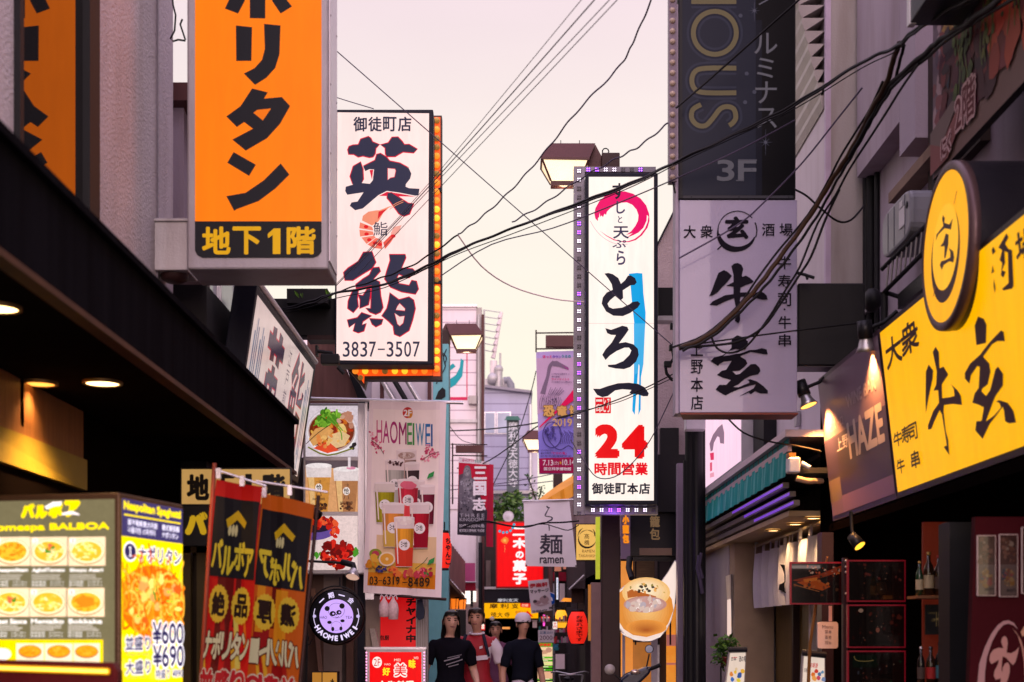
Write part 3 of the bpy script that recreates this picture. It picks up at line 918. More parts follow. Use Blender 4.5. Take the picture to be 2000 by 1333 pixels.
def dish(a, x0, y0, x1, y1, kind):
    a.rect(x0, y0, x1, y1, '#ffd9b0')
    cx_, cy_ = (x0+x1)/2,(y0+y1)/2; rx, ry = (x1-x0)*.48,(y1-y0)*.44
    a.ell(cx_, cy_ + 1, rx, ry, '#c98a50'); a.ell(cx_, cy_, rx * .96, ry * .92, '#ffeec0'); a.ell(cx_, cy_, rx * .85, ry * .78, '#f2b22c')
    cols = {0: ['#f08a10', '#e87a08', '#ffb030', '#d86a10'],1: ['#ffd860', '#ffe890', '#f0b030', '#fff2c0'],2: ['#ffe27a', '#fff0b0', '#e8b840', '#ffd040']}[kind]
    noodles(a, cx_, cy_, rx * .82, ry * .74,40, cols,2.4)
    if kind == 1: a.scatter(in_ell(cx_, cy_ - 6, rx * .3, ry * .3),10,['#f07a30', '#e86a40', '#5a8a20'],4)
    if kind == 0 and y0 > 1100: a.ell(cx_, cy_ - 2, rx * .5, ry * .45, '#e8821a',12,0, .3)
cols3 = [(-12,60),(62,133),(136,208)]
names = [['Neapolitan', 'AglioliTomato', 'Shoyu Asari'],['Meat Sauce', 'Mentaiko', 'Bokkake']]
for r,(y0, y1) in enumerate(((1049,1106),(1149,1205))):
    for c,(x0, x1) in enumerate(cols3):
        dish(a, x0, y0, x1, y1,(0,1,2)[(c + r) % 3] if r else (0,1,2)[c])
        a.ell(x0+9, y0+8,6,6, '#fff0e8',14); a.text(str(r * 3+c + 1), x0+7, y0+4, x0+11, y0+12, '#806040', .02)
        a.text(names[r][c], x0+3, y1+4, x1-4, y1+14, '#fff6f0', .05)
        for q in range(3): a.rect(x0+2, y1+17+q * 4, x1-random.uniform(4,24), y1+18.6+q * 4, '#ddd0c4')
        for q in range(2):
            a.text('蒜香番茄' if c == 1 else '那不勒斯', x0+2, y1+29+q * 6, x0+30, y1+34+q * 6, '#f8efe8')
            a.text('ナポリタン' if c == 0 else 'スパゲティ', x0+38, y1+29+q * 6, x1-6, y1+34+q * 6, '#f8efe8')
a.rect(-14,1250,206,1300, '#ffd400')
for x0, x1 in ((37,91),(93,147),(149,200)):
    a.rect(x0,1257, x1,1300, '#ffe7c0'); a.ell((x0+x1)/2,1273,23,13, '#b06a30'); a.ell((x0+x1)/2,1272,21,11, '#f09a18'); noodles(a,(x0+x1)/2,1272,19,9,14,['#ffb030', '#e87f10'],2)
a.ell(10,1278,18,12, '#fff0e0')
M_menu = print_mat('menu_backlit_print',1.4, .25, coat=.1, grain=.08)
a.build('front_panel', M_menu, t)
pl = vpanel(A1, A2,1.0, Z1)
a = Art(pl, .002, .00003)
a.grid(.012,0, pl.w - .012, pl.h - .02, '#ffe000')
vt = pl.px(300,1040)[1]
a.grid(.012, pl.px(238,1047)[1], pl.w - .012, pl.h - .02, '#3c3460')
U_, H_ = pl.w, pl.h
def tx(s_, u0, v0, u1, v1, col, bold=0, **k):
    vs, fs, _ = text_mesh(s_)
    e = bold * (v1-v0)
    for dx, dy in ([(0,0)] if not bold else [(e * math.cos(q * .785), e * math.sin(q * .785)) for q in range(8)]):
        a._put([(u0+(u1-u0)*x + dx, v0+(v1-v0)*y + dy) for x, y in vs], fs, col, a.off); a.off += .00003
    a.off += .0001
V = lambda y: pl.px(238, y)[1]
tx('Neapolitan Spaghetti', .03, V(998), U_ - .03, V(978), YE, .07)
a.grid(.03, V(1006), U_ - .03, V(1003), YE)
tx('那不勒斯意大利面', .06, V(1024), .30, V(1012), '#f2e8ff', .02); tx('나폴리탄 스파게티', .06, V(1039), .28, V(1027), '#f2e8ff', .02)
tx('義式番茄麵', .34, V(1024), .49, V(1012), '#f2e8ff', .02); tx('ナポリタン', .34, V(1039), .48, V(1027), '#f2e8ff', .03)
tx('❶', .03, V(1092), .12, V(1060), '#fff4ff', .12); tx('❶', .03, V(1092), .12, V(1060), '#2c2450', .0)
for bo, c in ((.12, '#fff4ff'),(.03, '#2c2450')): tx('ナポリタン', .14, V(1092), U_ - .03, V(1062), c, bo)
cu, cv = U_ / 2, V(1172)
class _UV:      # draw the noodle bowl directly in panel coordinates
    pass
ru, rv = U_ * .53, .145
k = 40
def clampu(q): return (min(max(q[0], .013), U_ - .013), q[1])
a._put([clampu((cu + ru * math.cos(6.283*i / k), cv + rv * math.sin(6.283*i / k))) for i in range(k)],[tuple(range(k))], '#d86c0c')
random.seed(21)
for i in range(230):
    q = random.uniform(0,6.283); rr = math.sqrt(random.random())*.93
    x, y = cu + ru * rr * math.cos(q), cv + rv * rr * math.sin(q)
    th = random.uniform(0,6.28); cc = random.uniform(-3,3); l = random.uniform(.06, .16); uv = []
    wd = random.uniform(.006, .011); ok = True; pts = []
    for j in range(7):
        pts.append(clampu((x, y))); th2 = th + cc * j / 6; x += l / 6*math.cos(th2); y += l / 6*math.sin(th2)
    for j, p in enumerate(pts):
        A, B = pts[max(j - 1,0)], pts[min(j + 1,6)]; dx, dy = B[0]-A[0], B[1]-A[1]; L_ = math.hypot(dx, dy) or 1
        uv += [(p[0]-dy / L_ * wd / 2, p[1]+dx / L_ * wd / 2),(p[0]+dy / L_ * wd / 2, p[1]-dx / L_ * wd / 2)]
    a._put(uv,[(2*j,2*j + 1,2*j + 3,2*j + 2) for j in range(6)], random.choice(['#ff9a18', '#f57d0a', '#ffb838', '#e0650a', '#ffc850', '#d4520c']))
def blob(x, y, r1, r2, col, n=9):
    a._put([clampu((x + r1*random.uniform(.7,1.2)*math.cos(6.283*i / n), y + r2*random.uniform(.7,1.2)*math.sin(6.283*i / n))) for i in range(n)],[tuple(range(n))], col)
for i in range(16): blob(cu + random.uniform(-.2, .2), cv + random.uniform(-.09, .1), random.uniform(.015, .04), random.uniform(.01, .025), random.choice(['#ff9a50', '#ffb060', '#ffe070', '#f8c860', '#e85a18']))
for i in range(6): blob(cu + random.uniform(-.02, .03), cv + random.uniform(0, .06), .006, .014, '#4a8a20')
for i in range(7): blob(cu + random.uniform(-.2, .2), cv + random.uniform(-.1, .05), .018, .006, '#a8c030')
for s_, x0, y0, x1, y1, bo in (('並盛り', .02,1270, .22,1243, .03),('¥600', .24,1259, U_ - .03,1215, .03),('大盛り', .02,1318, .22,1291, .03),('¥690', .24,1306, U_ - .03,1262, .03)):
    for q, c in ((bo + .09, '#fff6ff'),(bo, '#2c2450')): tx(s_, x0, V(y0), x1, V(y1), c, q)
tx('Regular size', .03, V(1283), .2, V(1275), '#c8a060',0); tx('Large size', .03, V(1328), .18, V(1321), '#c8a060',0)
for q, c in ((.1, '#fff6ff'),(.02, '#2c2450')): tx('特盛り ¥890', .26, V(1330), U_ - .04, V(1311), c, q)
a.build('side_panel', M_menu, t)
b = MB(); b.hexa([A0+up * 0, A1, A2, A0+back],[A0+up * .99, A1+up * .99, A2+up * .99, A0+back + up * .99]); b.build('plinth', M_black, t)
# red planter edge with the bulb rope in front
t = thing('light_rope_board', 'dark red board topped by a glowing yellow light rope in front of the menu cabinet', 'board', P(90,1333,4.9))
b = MB(); b.hexa([P(-60,1288,4.9), P(220,1295,4.8), P(230,1312,4.8), P(230,1500,4.8), P(-60,1500,4.9)],[p + Vector((0, .06,0)) for p in (P(-60,1288,4.9), P(220,1295,4.8), P(230,1312,4.8), P(230,1500,4.8), P(-60,1500,4.9))])
b.build('board', mat('dark_red_paint',(.09, .005, .008), .5), t)
b = MB()
p0, p1 = P(-60,1303,4.87), P(212,1312,4.77)
b.tube([p0, p1], .011,8); b.build('rope_tube', mat('amber_tube',(.6, .3, .02), .3, bump=0, emit=(1, .42, .0), estr=.8), t)
b = MB()
for i in range(48): b.ball(p0+(p1-p0)*((i + .5)/48)+Vector((0,-.011,0)), .0055, n=6)
b.build('rope_bulbs', mat('rope_bulb',(1, .7, .1), .3, bump=0, emit=(1, .62, .08), estr=2.5), t)
# boards behind the flags
t = thing('basement_sign', 'cream sign with black characters over a black board, half hidden behind the red banners', 'sign', P(460,1060,8.4))
b = MB(); b.span(P(352,987,8.4), P(568,914,8.4)+Vector((0, .05,0))); b.span(P(352,1066,8.4), P(568,988,8.4)+Vector((0, .045,0))); b.build('board', M_black, t)
pl = front_plane(352,914,568,1066,8.399); a = Art(pl)
a.rect(355,917,566,985, '#e8b468'); a.htext('地下1階',362,926,560,978, '#140c08', .05, .1)
a.build('lettering', print_mat('amber_lit_print', .55, .5), t)
a = Art(pl)
a.htext('バルボア',358,1000,560,1046, '#e8b820', .1, .1)
a.build('lettering', print_mat('amber_lit_print', .55, .5), t)
t = thing('shop_entrance', 'dim olive doorway frame behind the red banners', 'door', P(380,1333,8.9))
b = MB()
for x0, x1 in ((352,372),(384,412)): b.span(P(x0,1540,8.8), P(x1,1068,8.8)+Vector((0, .06,0)))
b.span(P(352,1080,8.8), P(560,1068,8.8)+Vector((0, .06,0))); b.build('frame', mat('olive_frame',(.10, .075, .03), .5), t)
b = MB(); b.span(P(350,1540,8.95), P(575,1080,8.95)+Vector((0, .02,0))); b.build('door_leaf', mat('dim_door',(.05, .035, .02), .4), t)

# ================================================================== two tall banners (nobori)
def nobori(label, quad, d, mirror, words, seed):
    tl_, tr_, br_, bl_ = quad
    t = thing('nobori_banner', label, 'banner', P(bl_[0],1540, d), 'red price banners')
    ph = seed * 1.7
    pl = Plane(P(bl_[0],1540, d),(1,0,0),(0,0,1), .4,1.6,(lambda u: .030*math.sin(u * 24+ph)+.012*math.sin(u * 51+ph), lambda v: .02*math.sin(v * 7+ph)))
    a = Art(pl, .0, .0002)
    a.pgrid(tl_, tr_, br_, bl_, '#e81410' if not mirror else '#e86410',10,30)
    def L(s, q):   # point inside the slanted cloth
        x = (tl_[0]*(1-s)+tr_[0]*s)*(1-q)+(bl_[0]*(1-s)+br_[0]*s)*q
        y = (tl_[1]*(1-s)+tr_[1]*s)*(1-q)+(bl_[1]*(1-s)+br_[1]*s)*q
        return (x, y)
    def pg(s0, q0, s1, q1, col, n=5, m=6): a.pgrid(L(s0, q0), L(s1, q0), L(s1, q1), L(s0, q1), col, n, m)
    rnd = random.Random(seed)
    for i in range(9):
        s0 = rnd.random()*.9; q0 = rnd.uniform(.2, .75); w = rnd.uniform(.1, .28)
        pg(s0, q0, min(1, s0+w), q0+.22, rnd.choice(['#ff9a18', '#b00c10', '#ffc030', '#7a0c08']),4,8)
    for i in range(12):
        s0 = rnd.random()*.8; q0 = rnd.uniform(.3, .9); w = rnd.uniform(.04, .09)
        a.pgrid(L(s0, q0), L(s0+w, q0), L(min(1, s0+w + .16), min(1, q0+.16)), L(min(1, s0+.14), min(1, q0+.16)), rnd.choice(['#ffb428', '#ff7a14', '#ffd860', '#c01408']),3,6)
    pg(.03, .05, .98, .30, '#17141c')
    def tx2(ch, s0, q0, s1, q1, col, bold=.03, edge=None, ew=.06):
        vs, fs, _ = text_mesh(ch)
        h = .012
        for bo, c in (((bold + ew, edge),) if edge else ())+((bold, col),):
            for k in range(8 if bo else 1):
                dx, dy = bo * math.cos(k * .785), bo * math.sin(k * .785)
                out = []
                for x, y in vs:
                    if mirror: x = 1-x
                    out.append(pl.px(*L(s0+(s1-s0)*(x + dx), q0+(q1-q0)*(1-y - dy))))
                a._put(out, fs, c, a.off); a.off += .00008
            a.off += .0002
    s_ = 'バルボア'
    if mirror: s_ = s_[::-1]
    for k, ch in enumerate(s_): tx2(ch, .06+.22*k, .185+(.02 if k % 2 else 0), .27+.22*k, .27+(.02 if k % 2 else 0), '#ffd838', .05)
    for k in range(3):
        pl_pts = [L(.38+.06*k + .03*math.cos(q * .9), .15+.02*math.sin(q * .9)) for q in range(7)]
        a.ppoly(pl_pts, '#f0d8a0')
    a.ppoly([L(.3, .12), L(.5, .085), L(.72, .12), L(.68, .14), L(.5, .115), L(.34, .145)], '#f0b818')
    for k, ch in enumerate(words[0][::-1] if mirror else words[0]):
        cs, cq = .26+.46*k, .385
        pts = []
        for i in range(40):
            r_ = 1.0 if i % 2 else .92
            pts.append(L(cs + .21*r_ * math.cos(6.283*i / 40), cq + .062*r_ * math.sin(6.283*i / 40)))
        a.ppoly(pts, '#ffc838'); tx2(ch, cs - .13, cq - .035, cs + .13, cq + .035, '#2a0c06', .05)
    w = words[1][::-1] if mirror else words[1]
    for k, ch in enumerate(w): tx2(ch, .02+.96/len(w)*k, .475, .02+.96/len(w)*(k + .92), .555, '#f6e2b8', .05, '#6a1408', .07)
    for k, ln in enumerate(words[2:]):
        q0 = .585+.125*k; big = ln[0] in '¥6'
        ln = ln[::-1] if mirror else ln
        for i, ch in enumerate(ln):
            m_ = .1 if big else .085
            if ch == '¥' or ch.isdigit():
                tx2(ch, .03+.96/len(ln)*i, q0-.01, .03+.96/len(ln)*(i + .86), q0+.1, '#d01420', .07, '#f8d8c0', .07)
            else:
                tx2(ch, .03+.96/len(ln)*i, q0+.01, .03+.96/len(ln)*(i + .86), q0+.085, '#d8202a', .06, '#f8d8c0', .07)
    a.build('cloth', print_mat('glowing_printed_cloth', .26, .8), t)  # cloth given a faint glow of its own so it looks lit
    return t
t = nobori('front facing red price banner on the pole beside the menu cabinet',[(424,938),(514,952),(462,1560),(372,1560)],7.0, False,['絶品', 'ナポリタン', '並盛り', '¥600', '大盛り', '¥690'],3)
MB().tube([P(419,905,6.98), P(392,1335,6.98), P(376,1600,6.98)], .011,8).build('pole', mat('red_pole',(.25, .05, .03), .4), t)
MB().tube([P(421,918,6.97), P(520,950,6.97)], .006,6).build('cross_rod', M_alu, t)
for x, y in ((427,925),(473,940)): MB().box(P(x, y,6.97),(.022, .02, .05)).build('clip', M_alu, t)
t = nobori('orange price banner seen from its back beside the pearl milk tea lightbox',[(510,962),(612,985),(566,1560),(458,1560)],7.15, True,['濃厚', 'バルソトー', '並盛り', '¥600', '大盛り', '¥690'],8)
MB().tube([P(500,940,7.13), P(640,962,7.13)], .006,6).build('cross_rod', M_alu, t)
MB().tube([P(622,968,7.15), P(560,1600,7.15)], .010,8).build('pole', M_dkbrown, t)
for x, y in ((516,962),(566,958)): MB().box(P(x, y,7.12),(.022, .02, .05)).build('clip', M_alu, t)

# ================================================================== third left building: tea house
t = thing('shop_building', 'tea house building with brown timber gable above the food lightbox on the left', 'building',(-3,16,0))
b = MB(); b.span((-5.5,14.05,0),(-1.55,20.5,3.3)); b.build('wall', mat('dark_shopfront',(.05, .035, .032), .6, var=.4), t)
b = MB(); q = [P(600,655,14.5), P(648,657,14.5), P(706,790,14.5), P(600,790,14.5)]; b.prism(q,(0, .1,0)); b.build('gable', M_wood, t)
b = MB(); q = [P(648,640,14.45), P(662,668,14.45), P(722,790,14.45), P(703,790,14.45)]; b.prism(q,(0, .3,0)); b.build('bargeboard', M_black, t)
b = MB(); q = [P(662,680,15), P(725,690,15), P(725,800,15), P(716,800,15)]; b.prism(q,(0, .1,0)); b.build('side_wall', M_pale, t)
b = MB(); b.span(P(600,1540,14.0), P(632,1120,14.0)+Vector((0, .04,0))); b.build('door_panel', mat('brown_door',(.10, .05, .035), .45), t)
b = MB(); b.span(P(632,1540,14.0), P(668,1120,14.0)+Vector((0, .04,0))); b.build('door_leaf', mat('grey_beige_door',(.22, .16, .14), .5), t)
b = MB(); b.span(P(676,1540,13.97), P(690,1125,13.97)+Vector((0, .08,0))); b.build('door_post', mat('brown_post',(.12, .055, .04), .5), t)
b = MB(); b.span(P(698,1540,13.9), P(712,1110,13.9)+Vector((0, .1,0))); b.build('corner_post', M_navy, t)
b = MB(); b.hexa([P(606,1150,13.95), P(616,1150,13.95), P(632,1333,13.6), P(624,1333,13.6)],[p + Vector((0, .02,0)) for p in (P(606,1150,13.95), P(616,1150,13.95), P(632,1333,13.6), P(624,1333,13.6))]); b.build('leaning_panel', mat('wood_batten',(.16, .08, .05), .5), t)
tbox = thing('small_lit_sign', 'small amber lit box sign with a black character below the round panda sign', 'sign', P(632,1333,13.4))
b = MB(); b.span(P(608,1420,13.4), P(660,1312,13.4)+Vector((0, .12,0))); b.build('case', M_dkbrown, tbox)
pl = front_plane(608,1312,660,1420,13.399); a = Art(pl); a.rect(610,1314,628,1420, '#d89038'); a.rect(630,1314,658,1420, '#e09a40'); a.text('も',645,1326,656,1345, '#201008', .03); a.build('face', print_mat('amber_face', .6, .5), tbox)
# balcony / stair bits behind the top of the white sign's foot
t = thing('balcony', 'pale metal balcony with dark slanted railings behind the white two character sign', 'balcony', P(790,785,17))
for x in (752,775,800): MB().tube([P(x - 10,735,17), P(x + 28,800,17)], .035,6).build('rail', M_steel if x != 775 else M_black, t)
b = MB(); b.span(P(722,800,17.3), P(845,700,17.3)+Vector((0, .1,0))); b.build('parapet', M_pale, t)
for x in (742,835): MB().span(P(x,800,17.1), P(x + 7,730,17.1)+Vector((0, .1,0))).build('post', M_brown, t)
t = thing('mural_wall', 'turquoise painted wall with black branch drawings behind the orange bulb board', 'wall', P(855,1333,19))
b = MB(); b.span(P(835,1500,19), P(876,672,19)+Vector((0, .3,0))); b.build('wall', mat('turquoise_wall',(.16, .42, .46), .7, var=.2, stain=.2), t)
pl = front_plane(835,672,876,1333,18.995); a = Art(pl)
for p in ([(872,682),(866,700),(870,716),(860,735),(852,750)],[(866,690),(872,700),(868,712)],[(860,680),(866,696)]): a.stroke(p,2, '#182028')
a.ppoly([(850,780),(856,765),(864,757),(870,762),(870,775),(862,780)], '#101418')
a.build('mural', M_print, t)

# ================================================================== food lightbox (three pictures)
D = 13.6
t = thing('food_lightbox', 'three picture lightbox of noodle soup, milk teas and red crawfish dishes', 'sign', P(655,1120, D))
b = MB()
b.span(P(592,1122, D), P(712,788, D)+Vector((0, .16,0))); b.build('case', M_galv, t, .006)
pl = front_plane(592,788,712,1122, D - .001)
random.seed(5)
a = Art(pl, .003, .00012)
a.rect(597,793,699,893, '#e8d8e2')
a.gell(648,845,52,47, '#d8c8d4', '#fff6fa',5, q1=.9); a.ell(648,843,46,40, '#c8a8a0',36); a.gell(648,842,44,37, '#7a2c0c', '#d8702c',7)
a.scatter(in_ell(648,846,38,30),60,['#d8701c', '#e89030', '#c0340c', '#f0b850', '#902008', '#f6d080'],8, .4)
for q in (([(603,858),(616,838),(640,832),(652,842),(638,858),(612,872)], '#e8a860'),([(640,852),(668,842),(684,852),(672,872),(648,878)], '#f0c890'),([(612,876),(640,862),(662,880),(640,886)], '#f0502a')): a.ppoly(*q)
a.scatter(in_ell(640,858,26,16),14,['#e04818', '#f8c070', '#f09048'],5)
a.scatter(in_ell(640,817,24,16),46,['#4f8a1c', '#79b030', '#3a6a14', '#8cc440'],7, .35)
for p in ([(640,820),(664,840),(668,860)],[(648,818),(670,842)],[(630,825),(612,832)]): a.stroke(p,2.2, '#6ca02c')
a.scatter(in_ell(676,822,14,14),10,['#c88a70', '#d8a890'],7)
a.scatter(in_ell(690,872,6,5),5,['#201820'],4)
a.stroke([(602,874),(640,890),(690,876)],3, '#7a7a20'); a.stroke([(598,868),(622,846),(646,830)],1.4, '#503020')
a.rect(597,900,699,1000, '#e8a870')
a.rect(597,900,699,915, '#605058')
for x0, x1, t0, c_ in ((600,646,905, '#d8923c'),(654,700,912, '#b87a4a')):
    a.ppoly([(x0, t0+20),(x1, t0+20),(x1-6,1000),(x0+6,1000)], c_)
    a.ppoly([(x0+2, t0+26),(x0+14, t0+26),(x0+16,1000),(x0+8,1000)], '#f0c080')
    a.ppoly([(x0-3, t0+4),(x1+2, t0+4),(x1+1, t0+28),(x0-1, t0+28)], '#f0e0e0'); a.ell((x0+x1)/2, t0+5,(x1-x0)/2+2,5, '#fff4f4')
    m_ = (x0+x1)/2; a.ell(m_, t0+48,7,8, '#fff0e8',14); a.text('恰', m_ - 5, t0+42, m_ + 5, t0+54, '#302020', .02)
    a.text('一会', m_ - 5, t0+33, m_ + 5, t0+39, '#302020'); a.stroke([(m_ - 3, t0+57),(m_ - 5, t0+64)],1, '#302020'); a.stroke([(m_ + 3, t0+57),(m_ + 5, t0+64)],1, '#302020')
    a.text('HAO MEIWEI', m_ - 12, t0+68, m_ + 12, t0+73, '#302020', .03)
    a.scatter(in_ell(m_,990,15,8),22,['#402010', '#6a3818'],3.4)
a.ell(686,915,9,3, '#e890b0'); a.rect(680,894,685,914, '#f8e8ee')
a.rect(597,1008,699,1114, '#f6dcd8')
a.ell(612,1028,44,20, '#33244a',30); a.ell(610,1040,42,16, '#6a50a0',30); a.ell(613,1026,40,15, '#241830',30)
random.seed(6)
a.scatter(in_ell(624,1022,32,11),40,['#d01808', '#f03818', '#a00c04', '#f86030'],6)
a.scatter(in_ell(654,1042,9,12),14,['#d01808', '#f03818', '#f86030'],5)
a.scatter(in_ell(622,1084,6,6),8,['#4a9a28'],5); a.scatter(in_ell(692,1078,6,6),8,['#4a9a28'],5)
a.scatter(in_ell(660,1084,33,24),90,['#c80c08', '#e82818', '#9a0804', '#f84a28', '#700404'],7)
a.build('picture', print_mat('picture_backlit', .78, .3, coat=.1, grain=.16), t)
for y in (896,1003,1117): MB().span(P(596, y + 3.5, D - .012), P(700, y - 3.5, D - .002)).build('divider', M_galv, t)
b = MB(); b.span(P(699.5,1119, D - .014), P(712,788, D - .002)); b.build('side_frame', M_alu, t)
# clip lamp on the lightbox and long pole
t = thing('clip_spotlight', 'silver reflector spotlight on a black arm below the crawfish picture', 'spotlight', P(686,1125,13.3))
MB().tube([P(597,1096,13.35), P(672,1100,13.35)], .012,8).build('arm', M_black, t)
MB().tube([P(668,1098,13.35), P(690,1104,13.3), P(691,1112,13.3)], .03,10).build('holder', M_blackm, t)
MB().lathe(P(691,1112,13.3),[(.03,0),(.045, .03),(.07, .08),(.062, .09)],(-.15,-.5,-1),18).build('reflector', M_steel, t)
MB().lathe(P(688.5,1127,13.25),[(0, .0),(.06, .004)],(-.15,-.5,-1),18).build('lens', mat('lamp_lens',(.7, .55, .45), .15, bump=0, emit=(1, .6, .45), estr=.5), t)
t = thing('awning_lamp', 'black spotlight head seen edge on between the banner and the lightbox', 'spotlight', P(620,1030,12.8))
MB().lathe(P(612,1000,12.8),[(.02,-.05),(.045,0),(.05, .07),(.03, .075)],(.6,-.4,-.5),14).build('head', M_black, t)
MB().tube([P(600,996,12.8), P(612,1000,12.8)], .014).build('arm', M_black, t)

# ================================================================== hanging drinks banner
D = 13.2
t = thing('drinks_banner', 'hanging cloth banner with coloured drinks, fruit and a phone number', 'banner', P(790,1170, D))
pl = Plane(P(712,1165, D),(1,0,0),(0,0,1),1,1,(lambda u: .02*math.sin(u * 11+.5)+.008*math.sin(u * 29), lambda v: .014*math.sin(v * 5)))
a = Art(pl, .0, .0002)
tlx, trx, brx, blx = (722,784),(872,786),(862,1168),(710,1158)
a.pgrid(tlx, trx, brx, blx, '#f2e0e4',14,36)
a.pgrid((730,800),(860,802),(850,1150),(719,1142), '#fbecea',12,30)
a.pgrid((719.5,1118),(851,1124),(850,1152),(718,1144), '#e0861c',12,4)
a.pgrid((721,1096),(852,1102),(851,1124),(719.5,1118), '#e2b450',12,4)
a.pgrid((736,1045),(853,1050),(852,1102),(735,1096), '#e8c8a0',10,5)
a.ell(796,806,10,11, '#c83c3c',20); a.ell(800,808,6,9, '#d88a30',14); a.text('2F',788,800,804,813, '#f8f0f0', .04)
wc = ['#d05088', '#b83c80', '#b03478', '#a03070', '#58a058', '#48a050', '#4890b8', '#3878b8', '#3468a8']
hx = [736,748,762,779,795,806,812,831,842]; hw = [11,13,15,15,10,4,17,10,5]
for k, ch in enumerate('HAOMEIWEI'):
    y0 = 822+k * 1.0
    if ch == 'I': a.rect(hx[k], y0, hx[k]+3.4, y0+43, wc[k])
    else: a.text(ch, hx[k], y0, hx[k]+hw[k], y0+43, wc[k], .012)
random.seed(11)
for cx_, cy_, n in ((735,868,16),(742,880,12),(838,878,16),(848,890,18),(832,896,10),(730,850,6)): a.scatter(in_ell(cx_, cy_,9,9), n,['#e06a90', '#f0a0b8', '#c84870'],2.6)
a.stroke([(726,862),(740,872),(750,888)],1.2, '#6a4030'); a.stroke([(824,900),(842,888),(858,884)],1.2, '#6a4030')
def cup(x0, y0, x1, y1, body, top=None, lab=True):
    tw = (x1-x0)*.1
    a.ppoly([(x0, y0),(x1, y0),(x1-tw, y1),(x0+tw, y1)], '#eadadc')
    yb = y0+(y1-y0)*.22
    bl_ = lin(body)
    for i in range(7):
        f0, f1 = i / 7,(i + 1)/7; sh = (.62, .9,1.18,1.1,1.0, .82, .6)[i]
        XA, XB = x0+tw * .3, x1-tw * .3; YA, YB = x0+tw, x1-tw
        a.ppoly([(XA + (XB - XA)*f0, yb),(XA + (XB - XA)*f1, yb),(YA + (YB - YA)*f1, y1-1),(YA + (YB - YA)*f0, y1-1)], tuple(min(.95, q * sh) for q in bl_))
    if top: a.ppoly([(x0+tw * .6, yb + (y1-yb)*.5),(x1-tw * .6, yb + (y1-yb)*.5),(x1-tw, y1-1),(x0+tw, y1-1)], top)
    a.ell((x0+x1)/2, y0,(x1-x0)/2,3, '#f4e8ea',16)
    a.ppoly([(x0+3, y0+8),(x0+6, y0+8),(x0+tw + 5, y1-6),(x0+tw + 3, y1-6)], '#f6e6e2')
    if lab:
        m_ = (x0+x1)/2; q = y0+(y1-y0)*.55; a.ell(m_, q,11,11, '#f6eef0',18); a.text('恰', m_ + 0, q - 6, m_ + 6, q + 5, '#302828', .02)
        for k in range(5): a.ell(m_ - 5+(k % 2)*3, q - 5+k * 2.2,1.5,1, '#302828',6)
cup(774,880,814,965, '#a88a80', None, False); a.ell(794,890,17,7, '#c8b0a8'); a.scatter(in_ell(794,892,15,6),14,['#b09088', '#e0d0cc'],3)
cup(752,900,790,985, '#b8b4ae'); a.scatter(in_ell(771,905,16,5),20,['#402830', '#5a3a40'],2.6)
cup(790,905,820,970, '#443438'); cup(795,940,830,1020, '#604850')
cup(732,945,772,1022, '#a8a020'); a.rect(733,946,771,960, '#e8dcd8')
cup(776,938,818,1010, '#d03048', '#e84a50'); a.ell(797,948,16,9, '#e8708a',12,0, .3)
cup(820,950,850,1026, '#7a2038'); 
cup(746,985,790,1070, '#e09040', '#d8b050'); cup(800,985,840,1072, '#b81830', '#980c28')
cup(770,1012,810,1108, '#e8a030', '#d8402a'); a.scatter(in_ell(790,1018,18,6),12,['#f0e4e0', '#f8f0ec'],5)
for cx_, cy_ in ((841,930),(842,1098)): a.ppoly([(cx_ - 7, cy_ + 7),(cx_ - 3, cy_ - 3),(cx_ + 8, cy_ - 8),(cx_ + 6, cy_ + 2)], '#3a9a50')
a.ell(735,1083,12,10, '#8a9a30'); a.ell(735,1083,7,6, '#c04058'); a.ell(757,1093,16,14, '#f0dcc0'); a.ell(757,1093,13,11, '#e8a840'); a.ell(757,1093,3,3, '#f6e0b0')
a.scatter(in_rect(722,1085,740,1110),12,['#e8b040', '#d88a20', '#c8a030'],6); a.scatter(in_ell(746,1112,12,6),26,['#3c3470', '#504a90', '#282450'],2.8)
a.scatter(in_ell(773,1118,14,6),8,['#b82830', '#d84a38', '#e8803a'],7); a.scatter(in_ell(805,1120,14,6),8,['#d86a4a', '#c84050', '#e8a050'],7); a.scatter(in_ell(832,1118,14,9),24,['#d84058', '#e87080', '#b02840', '#508040'],4)
a.stroke([(812,1112),(828,1100),(836,1090)],1.2, '#506030')
a.htext('03-6319',723,1127,782,1143, '#30241c', .02, .14); a.htext('-8489',786,1129,841,1147, '#30241c', .02, .14)
a.build('cloth', M_cloth, t)
MB().tube([P(600,779,13.25), P(905,787,13.25)], .017,8).build('top_bar', M_alu, t)
MB().tube([P(716,1160,13.22), P(872,1171,13.22)], .014,8).build('bottom_bar', M_dkbrown, t)
MB().box(P(722,1165,13.2),(.08, .03, .06)).build('bracket', M_alu, t)
MB().span(P(713,1165,13.3), P(717,780,13.3)+Vector((0, .03,0))).build('side_rail', M_alu, t)

